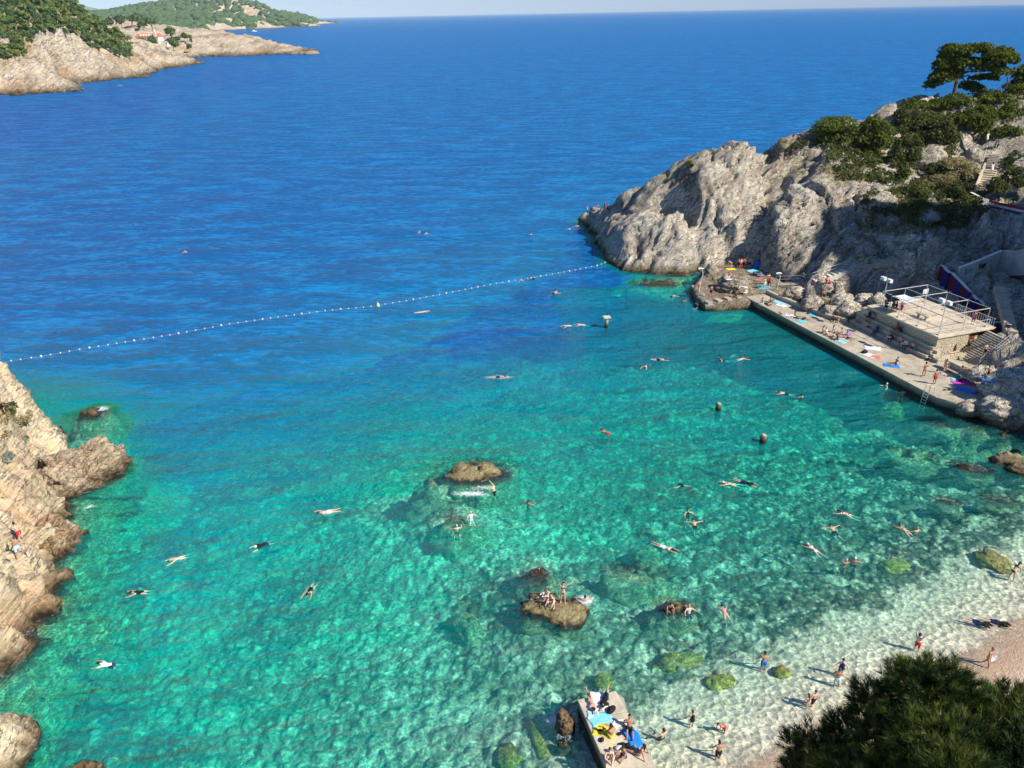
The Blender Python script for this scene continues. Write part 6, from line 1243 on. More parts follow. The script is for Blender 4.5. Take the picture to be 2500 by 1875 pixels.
def hair_me(pose, typ):
    key = (pose, 'hair', typ)
    if key in PC: return PC[key]
    J, _ = get_pose(pose); G_, lo = J['grid']; hp = G_ - J['head']; hl, hs, hf = hp @ J['hup'], hp @ J['S'], hp @ J['hf']
    e = (np.sqrt((hl / .118) ** 2 + (hs / .078) ** 2 + (hf / .096) ** 2) - 1) * .09 - .020; cut = -(hl * .9 - hf * 1.0 + .015); d = np.maximum(e, cut)
    if typ == 'long': d = smin(d, cap(G_, J['head'] - J['hf'] * .06, J['neck'] - J['F'] * .085 - J['T'] * .12, .075, .05), .03)
    if typ == 'bun': d = smin(d, cap(G_, J['head'] - J['hf'] * .06 + J['hup'] * .08, J['head'] - J['hf'] * .08 + J['hup'] * .12, .045, .04), .02)
    if typ == 'cap': d = np.maximum(e - .004, -(hl * 1. - hf * .35 - .005))
    v, f = surfnet(d, lo, HS); PC[key] = mesh_np('hair', v, f, (), True); return PC[key]
def skinmat(n_, c):
    m = N(n_); p = m.n('TexCoord').outputs['Object']; nn_ = m.noise(p, 5, 3); m.bsdf(m.mix(nn_, tuple(t * .9 for t in c), tuple(min(1, t * 1.1) for t in c)), .5, .35); return m.m
SK = {'p': skinmat('pale_skin', (.66, .45, .34)), 'm': skinmat('light_skin', (.55, .34, .235)), 't': skinmat('tanned_skin', (.40, .21, .125)), 'b': skinmat('brown_skin', (.24, .12, .07))}
CL = {k: simple(n_, c, .75, .2, .08, 4) for k, n_, c in [('k', 'black_swimwear', (.012, .012, .015)), ('r', 'red_swimwear', (.55, .03, .03)), ('b', 'blue_swimwear', (.03, .12, .45)), ('n', 'navy_swimwear', (.015, .025, .09)), ('c', 'light_blue_swimwear', (.45, .68, .75)), ('w', 'white_clothing', (.78, .76, .72)), ('p', 'pink_swimwear', (.65, .2, .25)), ('g', 'green_swimwear', (.05, .2, .1)), ('y', 'yellow_swimwear', (.65, .5, .06)), ('v', 'violet_clothing', (.30, .12, .5)), ('e', 'grey_clothing', (.2, .2, .21))]}
HC = {'k': simple('dark_hair', (.018, .013, .011), .6), 'd': simple('brown_hair', (.07, .04, .022), .6), 'f': simple('fair_hair', (.38, .26, .13), .6), 'w': simple('pale_hat', (.7, .68, .62), .8), 's': simple('grey_hair', (.45, .43, .40), .7)}
def person(loc, pose, hdg, label, skin='m', cloth='trunks', cc='n', hair='short', hc='k', s=1., group=None, tilt=None):
    J, me = get_pose(pose); o = add('person', me, label=label, cat='person', group=group, loc=loc, rot=(tilt or 0, 0, R(hdg)), scale=s)
    o.material_slots[0].link = 'OBJECT'; o.material_slots[0].material = SK[skin]
    for nm, cm in cloth_me(pose, cloth).items():
        add(nm, cm, o, mat=CL[cc if nm != 'swim_trunks' or cloth != 'shirt' else 'n'] if nm != 'trousers' else CL['n'])
    if hair: add('hair' if hair != 'cap' else 'hat', hair_me(pose, hair), o, mat=HC[hc])
    return o
dg = bpy.context.evaluated_depsgraph_get(); bpy.context.view_layer.update(); dg.update()
def see(px, py, n_=0):
    d = Vector([float(t) for t in ray(px, py)]).normalized(); r_ = sc.ray_cast(dg, Vector(CAM) + d * .1, d); return np.array(r_[1]) if r_[0] else P(px, py, 0)
def bedz(q): return float(bed_z(np.array([q[0]]), np.array([q[1]]))[0])
# ---- swimmers: photo x, y, pose, heading, skin, clothing, colour, hair, hair colour, label
SW = [
 (1218, 921, 'crawl', -88, 'm', 'trunks', 'n', 'short', 'k', 'swimmer doing crawl in a long streak of white splash in mid bay'),
 (1030, 762, 'glide', -75, 'p', 'briefs', 'n', 'short', 'f', 'pale swimmer stretched flat just inside the float line'),
 (1352, 717, 'swim', -60, 'm', 'trunks', 'k', 'short', 'k', 'swimmer right of the pale stretched one, left of the tall post'),
 (1356, 713, 'tread', 20, 'm', 'bikini', 'k', 'bun', 'd', 'head of a bather just behind the swimmer left of the tall post'),
 (1302, 680, 'swim', 60, 'm', 'trunks', 'k', 'short', 'k', 'right one of two swimmers at the float line'),
 (1273, 686, 'tread', 170, 'm', 'bikini', 'k', 'long', 'd', 'left one of two swimmers at the float line'),
 (1024, 567, 'tread', 90, 'p', 'trunks', 'k', 'short', 'd', 'left one of the pair swimming far outside the float line'),
 (1041, 571, 'tread', 200, 'm', 'trunks', 'k', 'short', 'k', 'right one of the pair swimming far outside the float line'),
 (1297, 575, 'swim', 10, 'p', 'trunks', 'k', 'short', 'd', 'lone swimmer outside the float line between the far pair and the headland'),
 (1390, 559, 'tread', 30, 'p', 'trunks', 'k', 'short', 'k', 'swimmer off the headland tip, left one of two'),
 (1415, 552, 'swim', 90, 'm', 'trunks', 'r', 'short', 'f', 'swimmer off the headland tip, right one of two'),
 (452, 616, 'tread', 180, 'm', 'trunks', 'k', 'short', 'k', 'tiny lone swimmer far out in the open sea on the left'),
 (1388, 795, 'swim', 120, 'p', 'bikini', 'k', 'long', 'f', 'pale swimmer left of the tall post, left one of two'),
 (1422, 793, 'swim', 95, 'p', 'briefs', 'k', 'short', 'f', 'pale swimmer left of the tall post, right one of two'),
 (1578, 893, 'swim', 150, 'p', 'trunks', 'k', 'short', 'd', 'swimmer with pale back below the splashing crawl swimmers, towards the stump post'),
 (1610, 879, 'crawl', -100, 'p', 'trunks', 'k', 'short', 'k', 'crawl swimmer with two white splashes ahead, above mid bay'),
 (1770, 879, 'wide', 90, 'm', 'suit', 'k', 'short', 'k', 'left one of two swimmers abreast off the middle of the promenade'),
 (1808, 877, 'swim', -80, 'p', 'bikini', 'w', 'long', 'd', 'right one of two swimmers abreast off the middle of the promenade'),
 (1918, 961, 'swim', 75, 'p', 'trunks', 'k', 'short', 'k', 'swimmer left of the head off the promenade, left one of two'),
 (1954, 970, 'tread', 10, 'm', 'suit', 'k', 'bun', 'k', 'bather upright in the water off the promenade, right one of two'),
 (1482, 1057, 'swim', 45, 't', 'trunks', 'r', 'short', 'k', 'tanned swimmer alone between the big round rock and the stump posts'),
 (1660, 1181, 'wide', -170, 'm', 'suit', 'k', 'long', 'k', 'dark haired swimmer with arms spread, facing the camera, right of centre'),
 (1786, 1182, 'swim', 80, 'p', 'bikini', 'k', 'cap', 'w', 'pale swimmer with a white cap beside the one in black, right of centre'),
 (1818, 1178, 'glide', -125, 'p', 'shirt', 'k', 'short', 'k', 'snorkelling swimmer in a black top with pale legs, right of centre'),
 (1291, 1230, 'tread', -30, 't', 'trunks', 'e', 'short', 'k', 'bather upright in the water right of the big round rock'),
 (1150, 1260, 'tread', 200, 'p', 'suit', 'w', None, 'f', 'pale bather on the submerged shelf in front of the big round rock'),
 (1115, 1290, 'tread', 10, 'p', 'trunks', 'k', 'short', 's', 'bather above the dark sunken rock with rings of ripples'),
 (1680, 1254, 'tread', -170, 'm', 'suit', 'k', 'long', 'k', 'dark haired bather just behind the one with arms spread seen from behind'),
 (1697, 1285, 'wide', 0, 'm', 'trunks', 'k', 'short', 'd', 'man seen from behind with both arms spread wide in black shorts'),
 (2038, 1298, 'wide', 10, 'm', 'trunks', 'k', 'short', 'k', 'broad backed bather in black shorts right of the middle of the bay'),
 (2068, 1256, 'swim', 60, 'p', 'bikini', 'k', 'long', 'k', 'dark haired swimmer up and right of the broad backed bather'),
 (2213, 1298, 'swim', 20, 'p', 'bikini', 'k', 'bun', 'k', 'dark haired woman treading water, left one of two near the right shore'),
 (2236, 1296, 'tread', 10, 'm', 'trunks', 'k', 'short', 'f', 'fair haired bather, right one of two near the right shore'),
 (1990, 1344, 'swim', 30, 'p', 'bikini', 'w', 'cap', 'w', 'pale swimmer with a white cap left of the couple in caps'),
 (2063, 1374, 'tread', 5, 't', 'bikini', 'n', 'cap', 's', 'left one of the couple in pale caps standing chest deep'),
 (2086, 1370, 'tread', -20, 't', 'trunks', 'n', 'cap', 'w', 'right one of the couple in pale caps standing chest deep'),
 (1621, 1336, 'glide', -125, 'p', 'trunks', 'w', 'short', 'k', 'pale swimmer gliding diagonally above the long low rock'),
 (645, 1329, 'swim', 130, 'p', 'shirt', 'k', 'short', 'w', 'swimmer in a black and white top heading down left in the left bay'),
 (800, 1250, 'crawl', 105, 'p', 'trunks', 'w', 'short', 'd', 'crawl swimmer kicking up white water left of the big round rock'),
 (440, 1362, 'swim', 125, 'p', 'briefs', 'w', 'short', 'f', 'pale swimmer heading down left, farther left than the one in black and white'),
 (346, 1446, 'swim', 100, 'm', 'suit', 'k', 'short', 'k', 'swimmer in a black suit near the left cliff'),
 (760, 1437, 'swim', 170, 'm', 'suit', 'k', 'short', 'k', 'swimmer in a dark suit coming towards the camera in a small splash'),
 (268, 1624, 'swim', 85, 'm', 'shirt', 'w', 'short', 'k', 'swimmer in a white shirt and black shorts at the lower left'),
 (1771, 1500, 'swim', 5, 'm', 'bikini', 'p', 'short', 'k', 'faint bather under water in red right of the mossy sitting rock'),
 (1683, 1490, 'tread', 190, 'p', 'trunks', 'n', 'short', 'f', 'fair haired bather in the water beside the mossy sitting rock'),
 (2162, 944, 'tread', 90, 'p', 'trunks', 'k', 'cap', 'w', 'pale headed bather close to the promenade near the ladder'),
 (2204, 958, 'tread', 0, 'm', 'trunks', 'k', 'short', 'k', 'dark head in the water just left of the ladder'),
 (1668, 735, 'tread', -20, 't', 'trunks', 'r', 'short', 'd', 'tanned bather in the water left of the groyne corner'),
 (1640, 724, 'swim', -70, 'm', 'trunks', 'k', 'short', 'd', 'swimmer over the brown shelf left of the groyne'),
 (1702, 752, 'tread', 40, 'p', 'trunks', 'w', 'short', 'd', 'bather splashing just in front of the groyne corner'),
 (1428, 1463, 'tread', 0, 'm', 'trunks', 'k', 'short', 'k', 'diver in a burst of bubbles right of the wedge rock'),
 (1617, 1790, 'tread', 30, 'm', 'trunks', 'k', 'short', 'k', 'dark haired bather right of the pier, nearest to it'),
]
LAND = []
def spot(px, py, dz=0.): q = see(px, py); return (q[0], q[1], q[2] + dz)
PP = []   # loc, pose, heading, kwargs
for (px, py, po, hd_, sk, cl, cc, ha, hc, lb) in SW:
    q = P(px, py, .05); PP.append(((q[0], q[1], .035), po, hd_, dict(label=lb, skin=sk, cloth=cl, cc=cc, hair=ha, hc=hc)))
def wader(px, py, po, hd_, waist, lb, **k):
    """py is where the body meets the water; waist tells how far up the leg that is"""
    q = P(px, py, 0); PP.append(((q[0], q[1], max(-waist, bedz(q) - .25)), po, hd_, dict(label=lb, **k)))
wader(1865, 1618, 'wade', 0, .85, 'man in blue shorts seen from behind wading thigh deep', skin='t', cc='b', hair='short', hc='k')
wader(2043, 1668, 'wade', -25, .72, 'broad man in pale shorts wading behind the couple near the pine', skin='t', cc='c', hair='short', hc='d')
wader(2053, 1640, 'wade', 160, .72, 'woman in a navy swimsuit standing next to the man in pale shorts', skin='p', cloth='suit', cc='n', hair='bun', hc='k')
wader(1972, 1722, 'wade', 20, .62, 'left child of the pair standing by the top left of the pine', skin='m', cloth='bikini', cc='k', hair='long', hc='d', s=.8)
wader(1985, 1716, 'wade', -160, .62, 'right one of the pair standing by the top left of the pine', skin='m', cc='k', hair='short', hc='d', s=.9)
wader(2239, 1580, 'armsup', -60, .55, 'man in red shorts throwing both arms up above the pine', skin='p', cc='r', hair='short', hc='k')
wader(2408, 1626, 'walk', 205, .12, 'man in black briefs walking along the waterline', skin='t', cloth='briefs', cc='k', hair='short', hc='f')
wader(2472, 1405, 'bend', -60, .45, 'dark haired woman bending in the shallows at the right edge', skin='m', cloth='bikini', cc='k', hair='long', hc='k')
wader(1690, 1760, 'wade', 10, .95, 'bather in black standing waist deep between the pier and the child', skin='m', cloth='suit', cc='k', hair='short', hc='d', s=.9)
wader(1768, 1776, 'bend', 100, .6, 'child in orange red bending in churned water', skin='t', cc='r', hair='short', hc='k', s=.75)
wader(1753, 1846, 'wade', 0, .75, 'dark haired bather in black shorts standing near the bottom edge', skin='t', cc='k', hair='short', hc='k', s=.95)
for px, py, lb, x in [(2388, 1522, 'left one of two snorkellers in black tops lying in the shallows', 0), (2432, 1520, 'right one of two snorkellers in black tops lying in the shallows', 1)]:
    q = P(px, py, 0); PP.append(((q[0], q[1], .03), 'glide', -118, dict(label=lb, skin='p', cloth='shirt', cc='k', hair='short', hc='k' if not x else 'd')))
def onland(px, py, po, hd_, lb, dz=0., **k): PP.append((spot(px, py, dz), po, hd_, dict(label=lb, **k)))
# on the rocks in the bay and the cliffs
onland(1338, 1458, 'hug', 120, 'girl with raised knees at the back of the wedge rock', skin='p', cloth='bikini', cc='w', hair='long', hc='f')
onland(1350, 1478, 'crouch', 150, 'second girl crouching in the middle of the wedge rock', skin='p', cloth='bikini', cc='k', hair='long', hc='f')
onland(1374, 1470, 'armsup', 170, 'woman in a bikini holding her hair on the right end of the wedge rock', skin='m', cloth='bikini', cc='k', hair='long', hc='d')
onland(1632, 1488, 'seatlean', 185, 'tanned dark haired man sitting on the low mossy rock', dz=.05, skin='t', cc='k', hair='short', hc='k')
onland(1208, 1208, 'climb', 60, 'bather hauling himself onto the right side of the big round rock', dz=-.5, skin='p', cc='k', hair='short', hc='f')
onland(52, 1320, 'climb', 60, 'climber in red shorts on the left cliff', dz=0, skin='m', cc='r', hair='short', hc='k')
onland(48, 1358, 'climb', 20, 'climber in light blue shorts below the one in red', dz=0, skin='t', cc='c', hair='short', hc='d')
onland(6, 1010, 'climb', 40, 'climber in black shorts high on the left cliff at the picture edge', dz=0, skin='t', cc='k', hair='short', hc='k')
onland(1477, 513, 'walk', 80, 'person in dark red standing on the headland tip', dz=.1, skin='t', cloth='shirt', cc='r', hair='short', hc='k')
onland(1483, 520, 'stand', 130, 'bather standing right behind the one in dark red on the tip', dz=.1, skin='m', cc='k', hair='short', hc='d')
onland(1461, 512, 'crouch', 90, 'bather crouching at the very edge of the headland tip', dz=.1, skin='m', cc='n', hair='short', hc='k')
q = PY(1434, 527, 149); PP.append(((q[0], q[1], q[2]), 'jump', 70, dict(label='jumper in mid air off the headland tip', skin='m', cc='k', hair='short', hc='k')))
# rock platform
for i, (px, py, po, hd_, sk, cl, cc, ha, hc, lb) in enumerate([
 (1802, 656, 'stand', 160, 't', 'trunks', 'k', 'short', 'k', 'first from the left in the row of boys standing by the dark cleft'), (1808, 656, 'hips', 200, 'm', 'trunks', 'r', 'short', 'd', 'second from the left in the row of boys by the dark cleft'), (1814, 655, 'stand', 150, 't', 'trunks', 'n', 'short', 'k', 'third from the left in the row of boys by the dark cleft'),
 (1819, 655, 'walk', 210, 'm', 'trunks', 'g', 'short', 'f', 'fourth in the row of boys by the dark cleft'), (1824, 655, 'stand', 190, 't', 'trunks', 'b', 'short', 'k', 'boy third from the right in the row by the cleft'), (1829, 655, 'hips', 170, 'm', 'trunks', 'k', 'short', 'd', 'boy second from the right in the row by the cleft'), (1834, 654, 'walk', 140, 't', 'trunks', 'y', 'short', 'k', 'rightmost boy in the row, nearest the blue tent'),
 (1784, 655, 'bend', 90, 'm', 'bikini', 'p', 'long', 'k', 'woman bending over a yellow towel left of the row of boys'),
 (1779, 678, 'sit', 120, 'p', 'bikini', 'k', 'long', 'd', 'dark haired woman sitting on the rock platform beside her towel'),
 (1866, 705, 'stand', 190, 'p', 'trunks', 'w', 'short', 'f', 'pale boy in white, left front of the group on the turquoise towel'), (1872, 702, 'stand', 170, 't', 'trunks', 'k', 'short', 'k', 'boy in black at the centre of the group on the turquoise towel'), (1878, 703, 'hips', 150, 't', 'trunks', 'r', 'short', 'k', 'boy in red shorts right of centre in the group by the turquoise towel'), (1875, 694, 'stand', 200, 'm', 'trunks', 'n', 'short', 'd', 'boy at the back of the group by the turquoise towel'), (1869, 695, 'walk', 240, 't', 'trunks', 'g', 'short', 'k', 'boy at the back left of the group by the turquoise towel'),
 (1706, 712, 'stand', 60, 'm', 'trunks', 'r', 'short', 'f', 'boy standing at the foot of the bent lamp post'), (1735, 724, 'stand', 190, 't', 'trunks', 'k', 'short', 'k', 'bather standing on the groyne in front of the large boulder'), (1797, 722, 'hug', 200, 'b', 'bikini', 'k', 'long', 'k', 'two toned bather squatting beside the white board'),
 (1957, 690, 'walk', -60, 'b', 'shirt', 'e', 'short', 'k', 'person in dark clothes walking up by the reddish railing'), (1980, 676, 'bend', -70, 'm', 'shirt', 'v', 'short', 'd', 'person in a violet top stooping by the pale steps'), (2008, 710, 'seatlean', 190, 't', 'trunks', 'k', 'short', 'k', 'dark bather sitting on the square cream boulder'), (2017, 692, 'hug', 150, 'm', 'suit', 'r', 'long', 'k', 'woman in red sitting above the square cream boulder')]):
    onland(px, py, po, hd_, lb, skin=sk, cloth=cl, cc=cc, hair=ha, hc=hc)
# promenade
A_EDGE = math.degrees(math.atan2(-VV[1], -VV[0])) - 90      # facing the water
A_ALONG = math.degrees(math.atan2(UU[1], UU[0])) - 90
for (px, py, po, hd_, sk, cl, cc, ha, hc, lb) in [
 (1861, 742, 'edge', A_EDGE, 'p', 'trunks', 'w', 'short', 'd', 'bather in white sitting on the promenade edge with legs hanging, left end'), (1873, 744, 'lieback', 200, 't', 'trunks', 'k', 'short', 'k', 'man lying beside the bather with hanging legs'), (1880, 738, 'hug', 230, 't', 'bikini', 'k', 'long', 'k', 'dark haired woman sitting at the left end of the promenade'),
 (1918, 768, 'lieknees', 70, 'm', 'trunks', 'w', 'short', 'k', 'man lying with raised knees on the white towel'), (1944, 776, 'sit', 250, 't', 'bikini', 'y', 'long', 'k', 'woman sitting up beside the teal towel'), (1960, 780, 'lieknees', 60, 't', 'trunks', 'n', 'short', 'k', 'man lying on the teal towel with knees bent'),
 (2034, 782, 'edge', A_EDGE, 't', 'trunks', 'k', 'short', 'k', 'left one of two men sitting on the low wall'), (2044, 785, 'edge', A_EDGE + 10, 'm', 'trunks', 'e', 'short', 'd', 'right one of two men sitting on the low wall'), (2084, 794, 'edge', A_EDGE, 'm', 'bikini', 'k', 'long', 'd', 'woman sitting at the left end of the shaded stone bench'),
 (2008, 812, 'hug', 240, 'p', 'bikini', 'k', 'long', 'k', 'leftmost of the seven bathers sitting together on the promenade'), (2018, 817, 'sit', 200, 'p', 'bikini', 'w', 'long', 'd', 'second from the left of the seven, nearest the edge'), (2038, 812, 'sit', 230, 'm', 'bikini', 'k', 'long', 'k', 'woman at the back of the seven, dark haired, sitting straight'), (2030, 824, 'lieknees', 30, 'm', 'bikini', 'p', 'long', 'f', 'woman reclining in the middle of the seven'), (2058, 818, 'sit', 240, 'm', 'bikini', 'k', 'bun', 'k', 'second from the right of the seven at the back'), (2044, 829, 'hug', 150, 't', 'trunks', 'k', 'short', 'k', 'tanned man in front of the seven beside the light blue towel'), (2070, 826, 'sit', 200, 't', 'shirt', 'v', 'long', 'k', 'woman in violet at the right end of the seven'),
 (2186, 890, 'sit', 110, 't', 'trunks', 'k', 'short', 'k', 'bather sitting alone on a blue towel in the sun'),
 (2254, 919, 'hips', 20, 't', 'bikini', 'k', 'bun', 'k', 'woman in a dark bikini standing left of the man by the ladder'), (2280, 938, 'stand', 10, 't', 'trunks', 'r', 'short', 'k', 'man in dark red shorts standing at the top of the ladder'), (2305, 912, 'walk', 150, 'm', 'bikini', 'y', 'bun', 'd', 'woman striding at the left end of the parapet'),
 (2330, 862, 'lieback', -75, 'm', 'bikini', 'p', 'long', 'k', 'sunbather in pink lying on the block against the end wall'), (2362, 857, 'stand', 180, 'b', 'trunks', 'k', 'short', 'k', 'person in the shade at the brown door'), (2401, 872, 'stand', 190, 'm', 'trunks', 'k', 'short', 'k', 'bather standing at the foot of the broad stone steps'),
 (2368, 904, 'prone', 60, 't', 'bikini', 'k', 'bun', 'k', 'sunbather lying face down on the parapet coping'), (2412, 912, 'hug', 150, 'm', 'trunks', 'k', 'short', 'k', 'bather sitting hunched in the shade beyond the parapet'), (2402, 938, 'lieback', -100, 'm', 'trunks', 'n', 'short', 'k', 'sunbather in shade on the bench below the parapet, near the blue mat'), (2392, 958, 'sit', 80, 'm', 'bikini', 'k', 'long', 'd', 'woman sitting beside the blue patterned towel in shade'),
 (2455, 830, 'walk', 200, 'b', 'shirt', 'e', 'short', 'k', 'walker on the stairs below the end of the striped wall'),
 (2188, 754, 'edge', 90, 'b', 'shirt', 'k', 'short', 'k', 'person in black sitting on the left part of the terrace deck'), (2200, 756, 'edge', 120, 't', 'shirt', 'r', 'short', 'k', 'person in red sitting on the left part of the terrace deck'), (2374, 792, 'stand', 140, 'm', 'shirt', 'p', 'long', 'd', 'person leaning at the right corner of the terrace deck'),
 (2420, 423, 'walk', 10, 'm', 'dress', 'w', 'long', 'k', 'woman in a white dress climbing the upper stairs'), (2408, 348, 'walk', 10, 'm', 'dress', 'w', 'short', 'd', 'walker in white at the top of the stairs under the trees'), (2428, 362, 'walk', 190, 'm', 'trousers', 'e', 'short', 'k', 'taller walker in grey at the top of the stairs'), (2434, 364, 'walk', 170, 'p', 'trousers', 'e', 'short', 'd', 'shorter walker right of the one in grey at the top of the stairs'), (2386, 352, 'stand', 30, 'b', 'trousers', 'n', 'short', 'k', 'walker in dark clothes left of the one in white under the trees')]:
    onland(px, py, po, hd_, lb, skin=sk, cloth=cl, cc=cc, hair=ha, hc=hc)
# bench in the shade below the terrace
for i, (u_, lvl, po, sk, cl, cc, lb) in enumerate([(16.0, 0, 'seatlean', 'm', 'trunks', 'k', 'first person on the lower shaded bench, counted from the left post'), (17.6, 0, 'edge', 'b', 'trousers', 'n', 'second person on the lower shaded bench'), (15.2, 1, 'edge', 'b', 'shirt', 'k', 'left one of a dark pair high on the upper bench'), (15.8, 1, 'edge', 'b', 'shirt', 'e', 'right one of a dark pair high on the upper bench'), (19.8, 1, 'edge', 'b', 'trunks', 'k', 'left one of the pair on the upper bench below the middle post'), (20.4, 1, 'seatlean', 'b', 'shirt', 'k', 'right one of the pair on the upper bench below the middle post'), (20.2, 0, 'seatlean', 'm', 'trousers', 'k', 'person bending forward on the lower bench below the middle post'), (21.4, 0, 'edge', 'm', 'trunks', 'e', 'person between the one bending forward and the one in white'), (22.5, 0, 'seatlean', 'm', 'trousers', 'w', 'person in a white shirt and dark trousers on the shaded bench'), (23.3, 0, 'edge', 'm', 'trunks', 'k', 'last person at the right end of the shaded bench')]):
    a = Q(u_, 6.55 if not lvl else 7.3); PP.append(((a[0], a[1], 1.66 if not lvl else 2.6), po, A_EDGE + 10 * math.sin(i * 3), dict(label=lb, skin=sk, cloth=cl, cc=cc, hair='short', hc='k')))
# pier
for (px, py, po, hd_, sk, cl, cc, ha, hc, lb) in [
 (1442, 1714, 'lieknees', 190, 'm', 'bikini', 'p', 'long', 'k', 'woman in pink lying with raised knees at the far end of the pier'), (1478, 1708, 'lieknees', 160, 'm', 'shirt', 'k', 'short', 'k', 'man in black lying next to the woman in pink on the white towel'),
 (1536, 1780, 'sit', 175, 't', 'trunks', 'k', 'short', 'k', 'tanned man in black shorts sitting at the right edge of the pier'), (1494, 1800, 'hug', 40, 't', 'trunks', 'y', 'short', 'k', 'tanned man sitting on the yellow towel'), 
 (1488, 1852, 'hug', 170, 'p', 'bikini', 'k', 'long', 'd', 'brown haired woman sitting on the left edge near the bottom'), (1523, 1848, 'hug', 130, 't', 'trunks', 'n', 'short', 'k', 'man with a bare tanned back in the front row on the pier'), (1562, 1842, 'sit', 60, 't', 'bikini', 'k', 'long', 'k', 'dark haired woman at the right of the front row on the pier')]:
    onland(px, py, po, hd_, lb, skin=sk, cloth=cl, cc=cc, hair=ha, hc=hc)
# ---- towels, bags and beach things (places found before the people stand there)
TW = []
def tow(px, py, l, w, ang, col, lb, kind='towel'): TW.append((spot(px, py), l, w, ang, col, lb, kind))
for a in [(1458, 1712, .95, .75, 75, 'w', 'big white towel at the far end of the pier'), (1465, 1755, .95, .55, 20, 'lb', 'light blue towel on the left edge of the pier'), (1447, 1742, .5, .4, 10, 'pt', 'white and blue patterned cloth beside the light blue towel'), (1472, 1785, .85, .55, -15, 'y', 'yellow towel in the middle of the pier'), (1487, 1815, .5, .4, 10, 'y', 'small yellow cloth under the sitting man'), (1515, 1765, .6, .35, 15, 'cr', 'cream towel across the pier behind the tanned man'), (1545, 1800, 1.0, .55, -68, 'bl', 'bright blue towel on the right edge of the pier'), (1505, 1768, .4, .3, 40, 'w', 'crumpled white cloth in the middle of the pier'),
 (1864, 702, 1.1, .8, 10, 'tq', 'turquoise towel under the group of boys'), (1784, 657, .9, .6, 10, 'y', 'yellow towel at the back of the rock platform'), (1783, 681, .9, .5, 10, 'w', 'white towel beside the woman on the rock platform'), (1838, 661, 1.2, .7, 30, 'lb', 'pale blue towel in front of the blue tent'), (1848, 683, .5, .3, 10, 'rd', 'small red cloth in front of the green ring'),
 (1897, 738, 1.5, .5, -60, 'lb', 'long pale blue towel by the low wall, left end'), (1907, 746, .9, .5, -60, 'w', 'white towel right of the long pale blue one'), (1927, 770, 1.0, .7, -60, 'w', 'white towel on the edge with the man with raised knees'), (1955, 784, .8, .45, -55, 'tq', 'teal towel on the promenade edge'), (1982, 769, .6, .35, -60, 'tq', 'turquoise towel hung over the low wall'),
 (2052, 834, .8, .5, -50, 'lb', 'light blue towel in front of the seven bathers'), (2130, 850, 1.1, .7, -20, 'w', 'white towel farther from the edge, left of the sunbather in the sun'), (2117, 866, 1.1, .6, -55, 'w', 'white towel on the edge beside the black bag'), (2136, 871, .7, .4, -20, 'rd', 'coral red towel on the promenade'), (2176, 893, 1.0, .55, -20, 'bl', 'blue towel under the lone sitting bather'),
 (2318, 914, 1.1, .6, -20, 'cr', 'pale mat in front of the striding woman'), (2337, 927, .7, .45, -10, 'lb', 'light blue towel next to the magenta one'), (2352, 936, 1.3, .55, -5, 'mg', 'magenta towel at the end of the promenade'), (2360, 953, 1.2, .7, -45, 'bl', 'blue patterned towel in the shade at the far right'), (2419, 929, 1.0, .45, -50, 'bl', 'blue mat on the shaded rocks at the far right')]: tow(*a)
TC = {'w': simple('white_towel', (.76, .74, .70), .95, .1, .05, 3, .02), 'lb': simple('light_blue_towel', (.22, .58, .72), .95, .1, .12, 4), 'y': simple('yellow_towel', (.80, .60, .04), .95, .1), 'cr': simple('cream_towel', (.68, .58, .44), .95, .1), 'bl': simple('blue_towel', (.02, .22, .70), .95, .1, .2, 3), 'tq': simple('turquoise_towel', (.10, .55, .60), .95, .1), 'rd': simple('coral_towel', (.72, .16, .12), .95, .1), 'mg': simple('magenta_towel', (.70, .05, .42), .95, .1)}
mp_ = N('patterned_cloth'); pp_ = mp_.n('TexCoord').outputs['Object']; mp_.bsdf(mp_.mix(mp_.mapr(mp_.noise(pp_, 14, 2), .48, .52), (.75, .75, .72), (.12, .45, .6)), .9); TC['pt'] = mp_.m
BG = [(spot(*a[:2]),) + a[2:] for a in [(1492, 1737, .26, 50, 'k', 'black rucksack in the middle of the pier'), (1480, 1722, .16, 20, 'k', 'black bag by the head of the man in black on the pier'), (1478, 1727, .12, 0, 'w', 'grey white shoes bundle beside the black rucksack'), (1469, 1808, .15, 60, 'k', 'black sandals and cap on the left edge of the pier'), (1520, 1820, .17, 10, 'k', 'round black bag behind the front row, left one'), (1532, 1822, .17, 40, 'k', 'round black bag behind the front row, right one'), (1512, 1830, .22, 0, 'w', 'white sun hat of a bather in the front row'), (1513, 1793, .13, 30, 'k', 'black flip flops in the centre of the pier'), (1465, 1784, .10, 0, 'k', 'dark bottle on the yellow towel'),
   (2110, 862, .32, 20, 'k', 'black bag on the promenade beside the white towel'), (2267, 879, .2, 0, 'k', 'black bag at the left end of the block against the end wall'), (2344, 930, .2, 20, 'k', 'dark clothes on the light blue towel'), (2306, 953, .12, 0, 'k', 'black sandals near the waterside rocks, left pair'), (2318, 953, .12, 0, 'k', 'black sandals near the waterside rocks, right pair'), (1990, 695, .25, 0, 'r', 'red bag on the cream boulder, left one'), (2024, 690, .25, 0, 'r', 'red bag near the woman in red, right one'), (1975, 766, .25, 10, 'n', 'dark blue bag in the shade behind the low wall')]]
TENT = spot(1847, 652); RING = spot(1848, 672)
print('t place people', len(PP))
for loc, po, hd_, kw in PP: person(loc, po, hd_, **kw)
rg = np.random.RandomState(31)
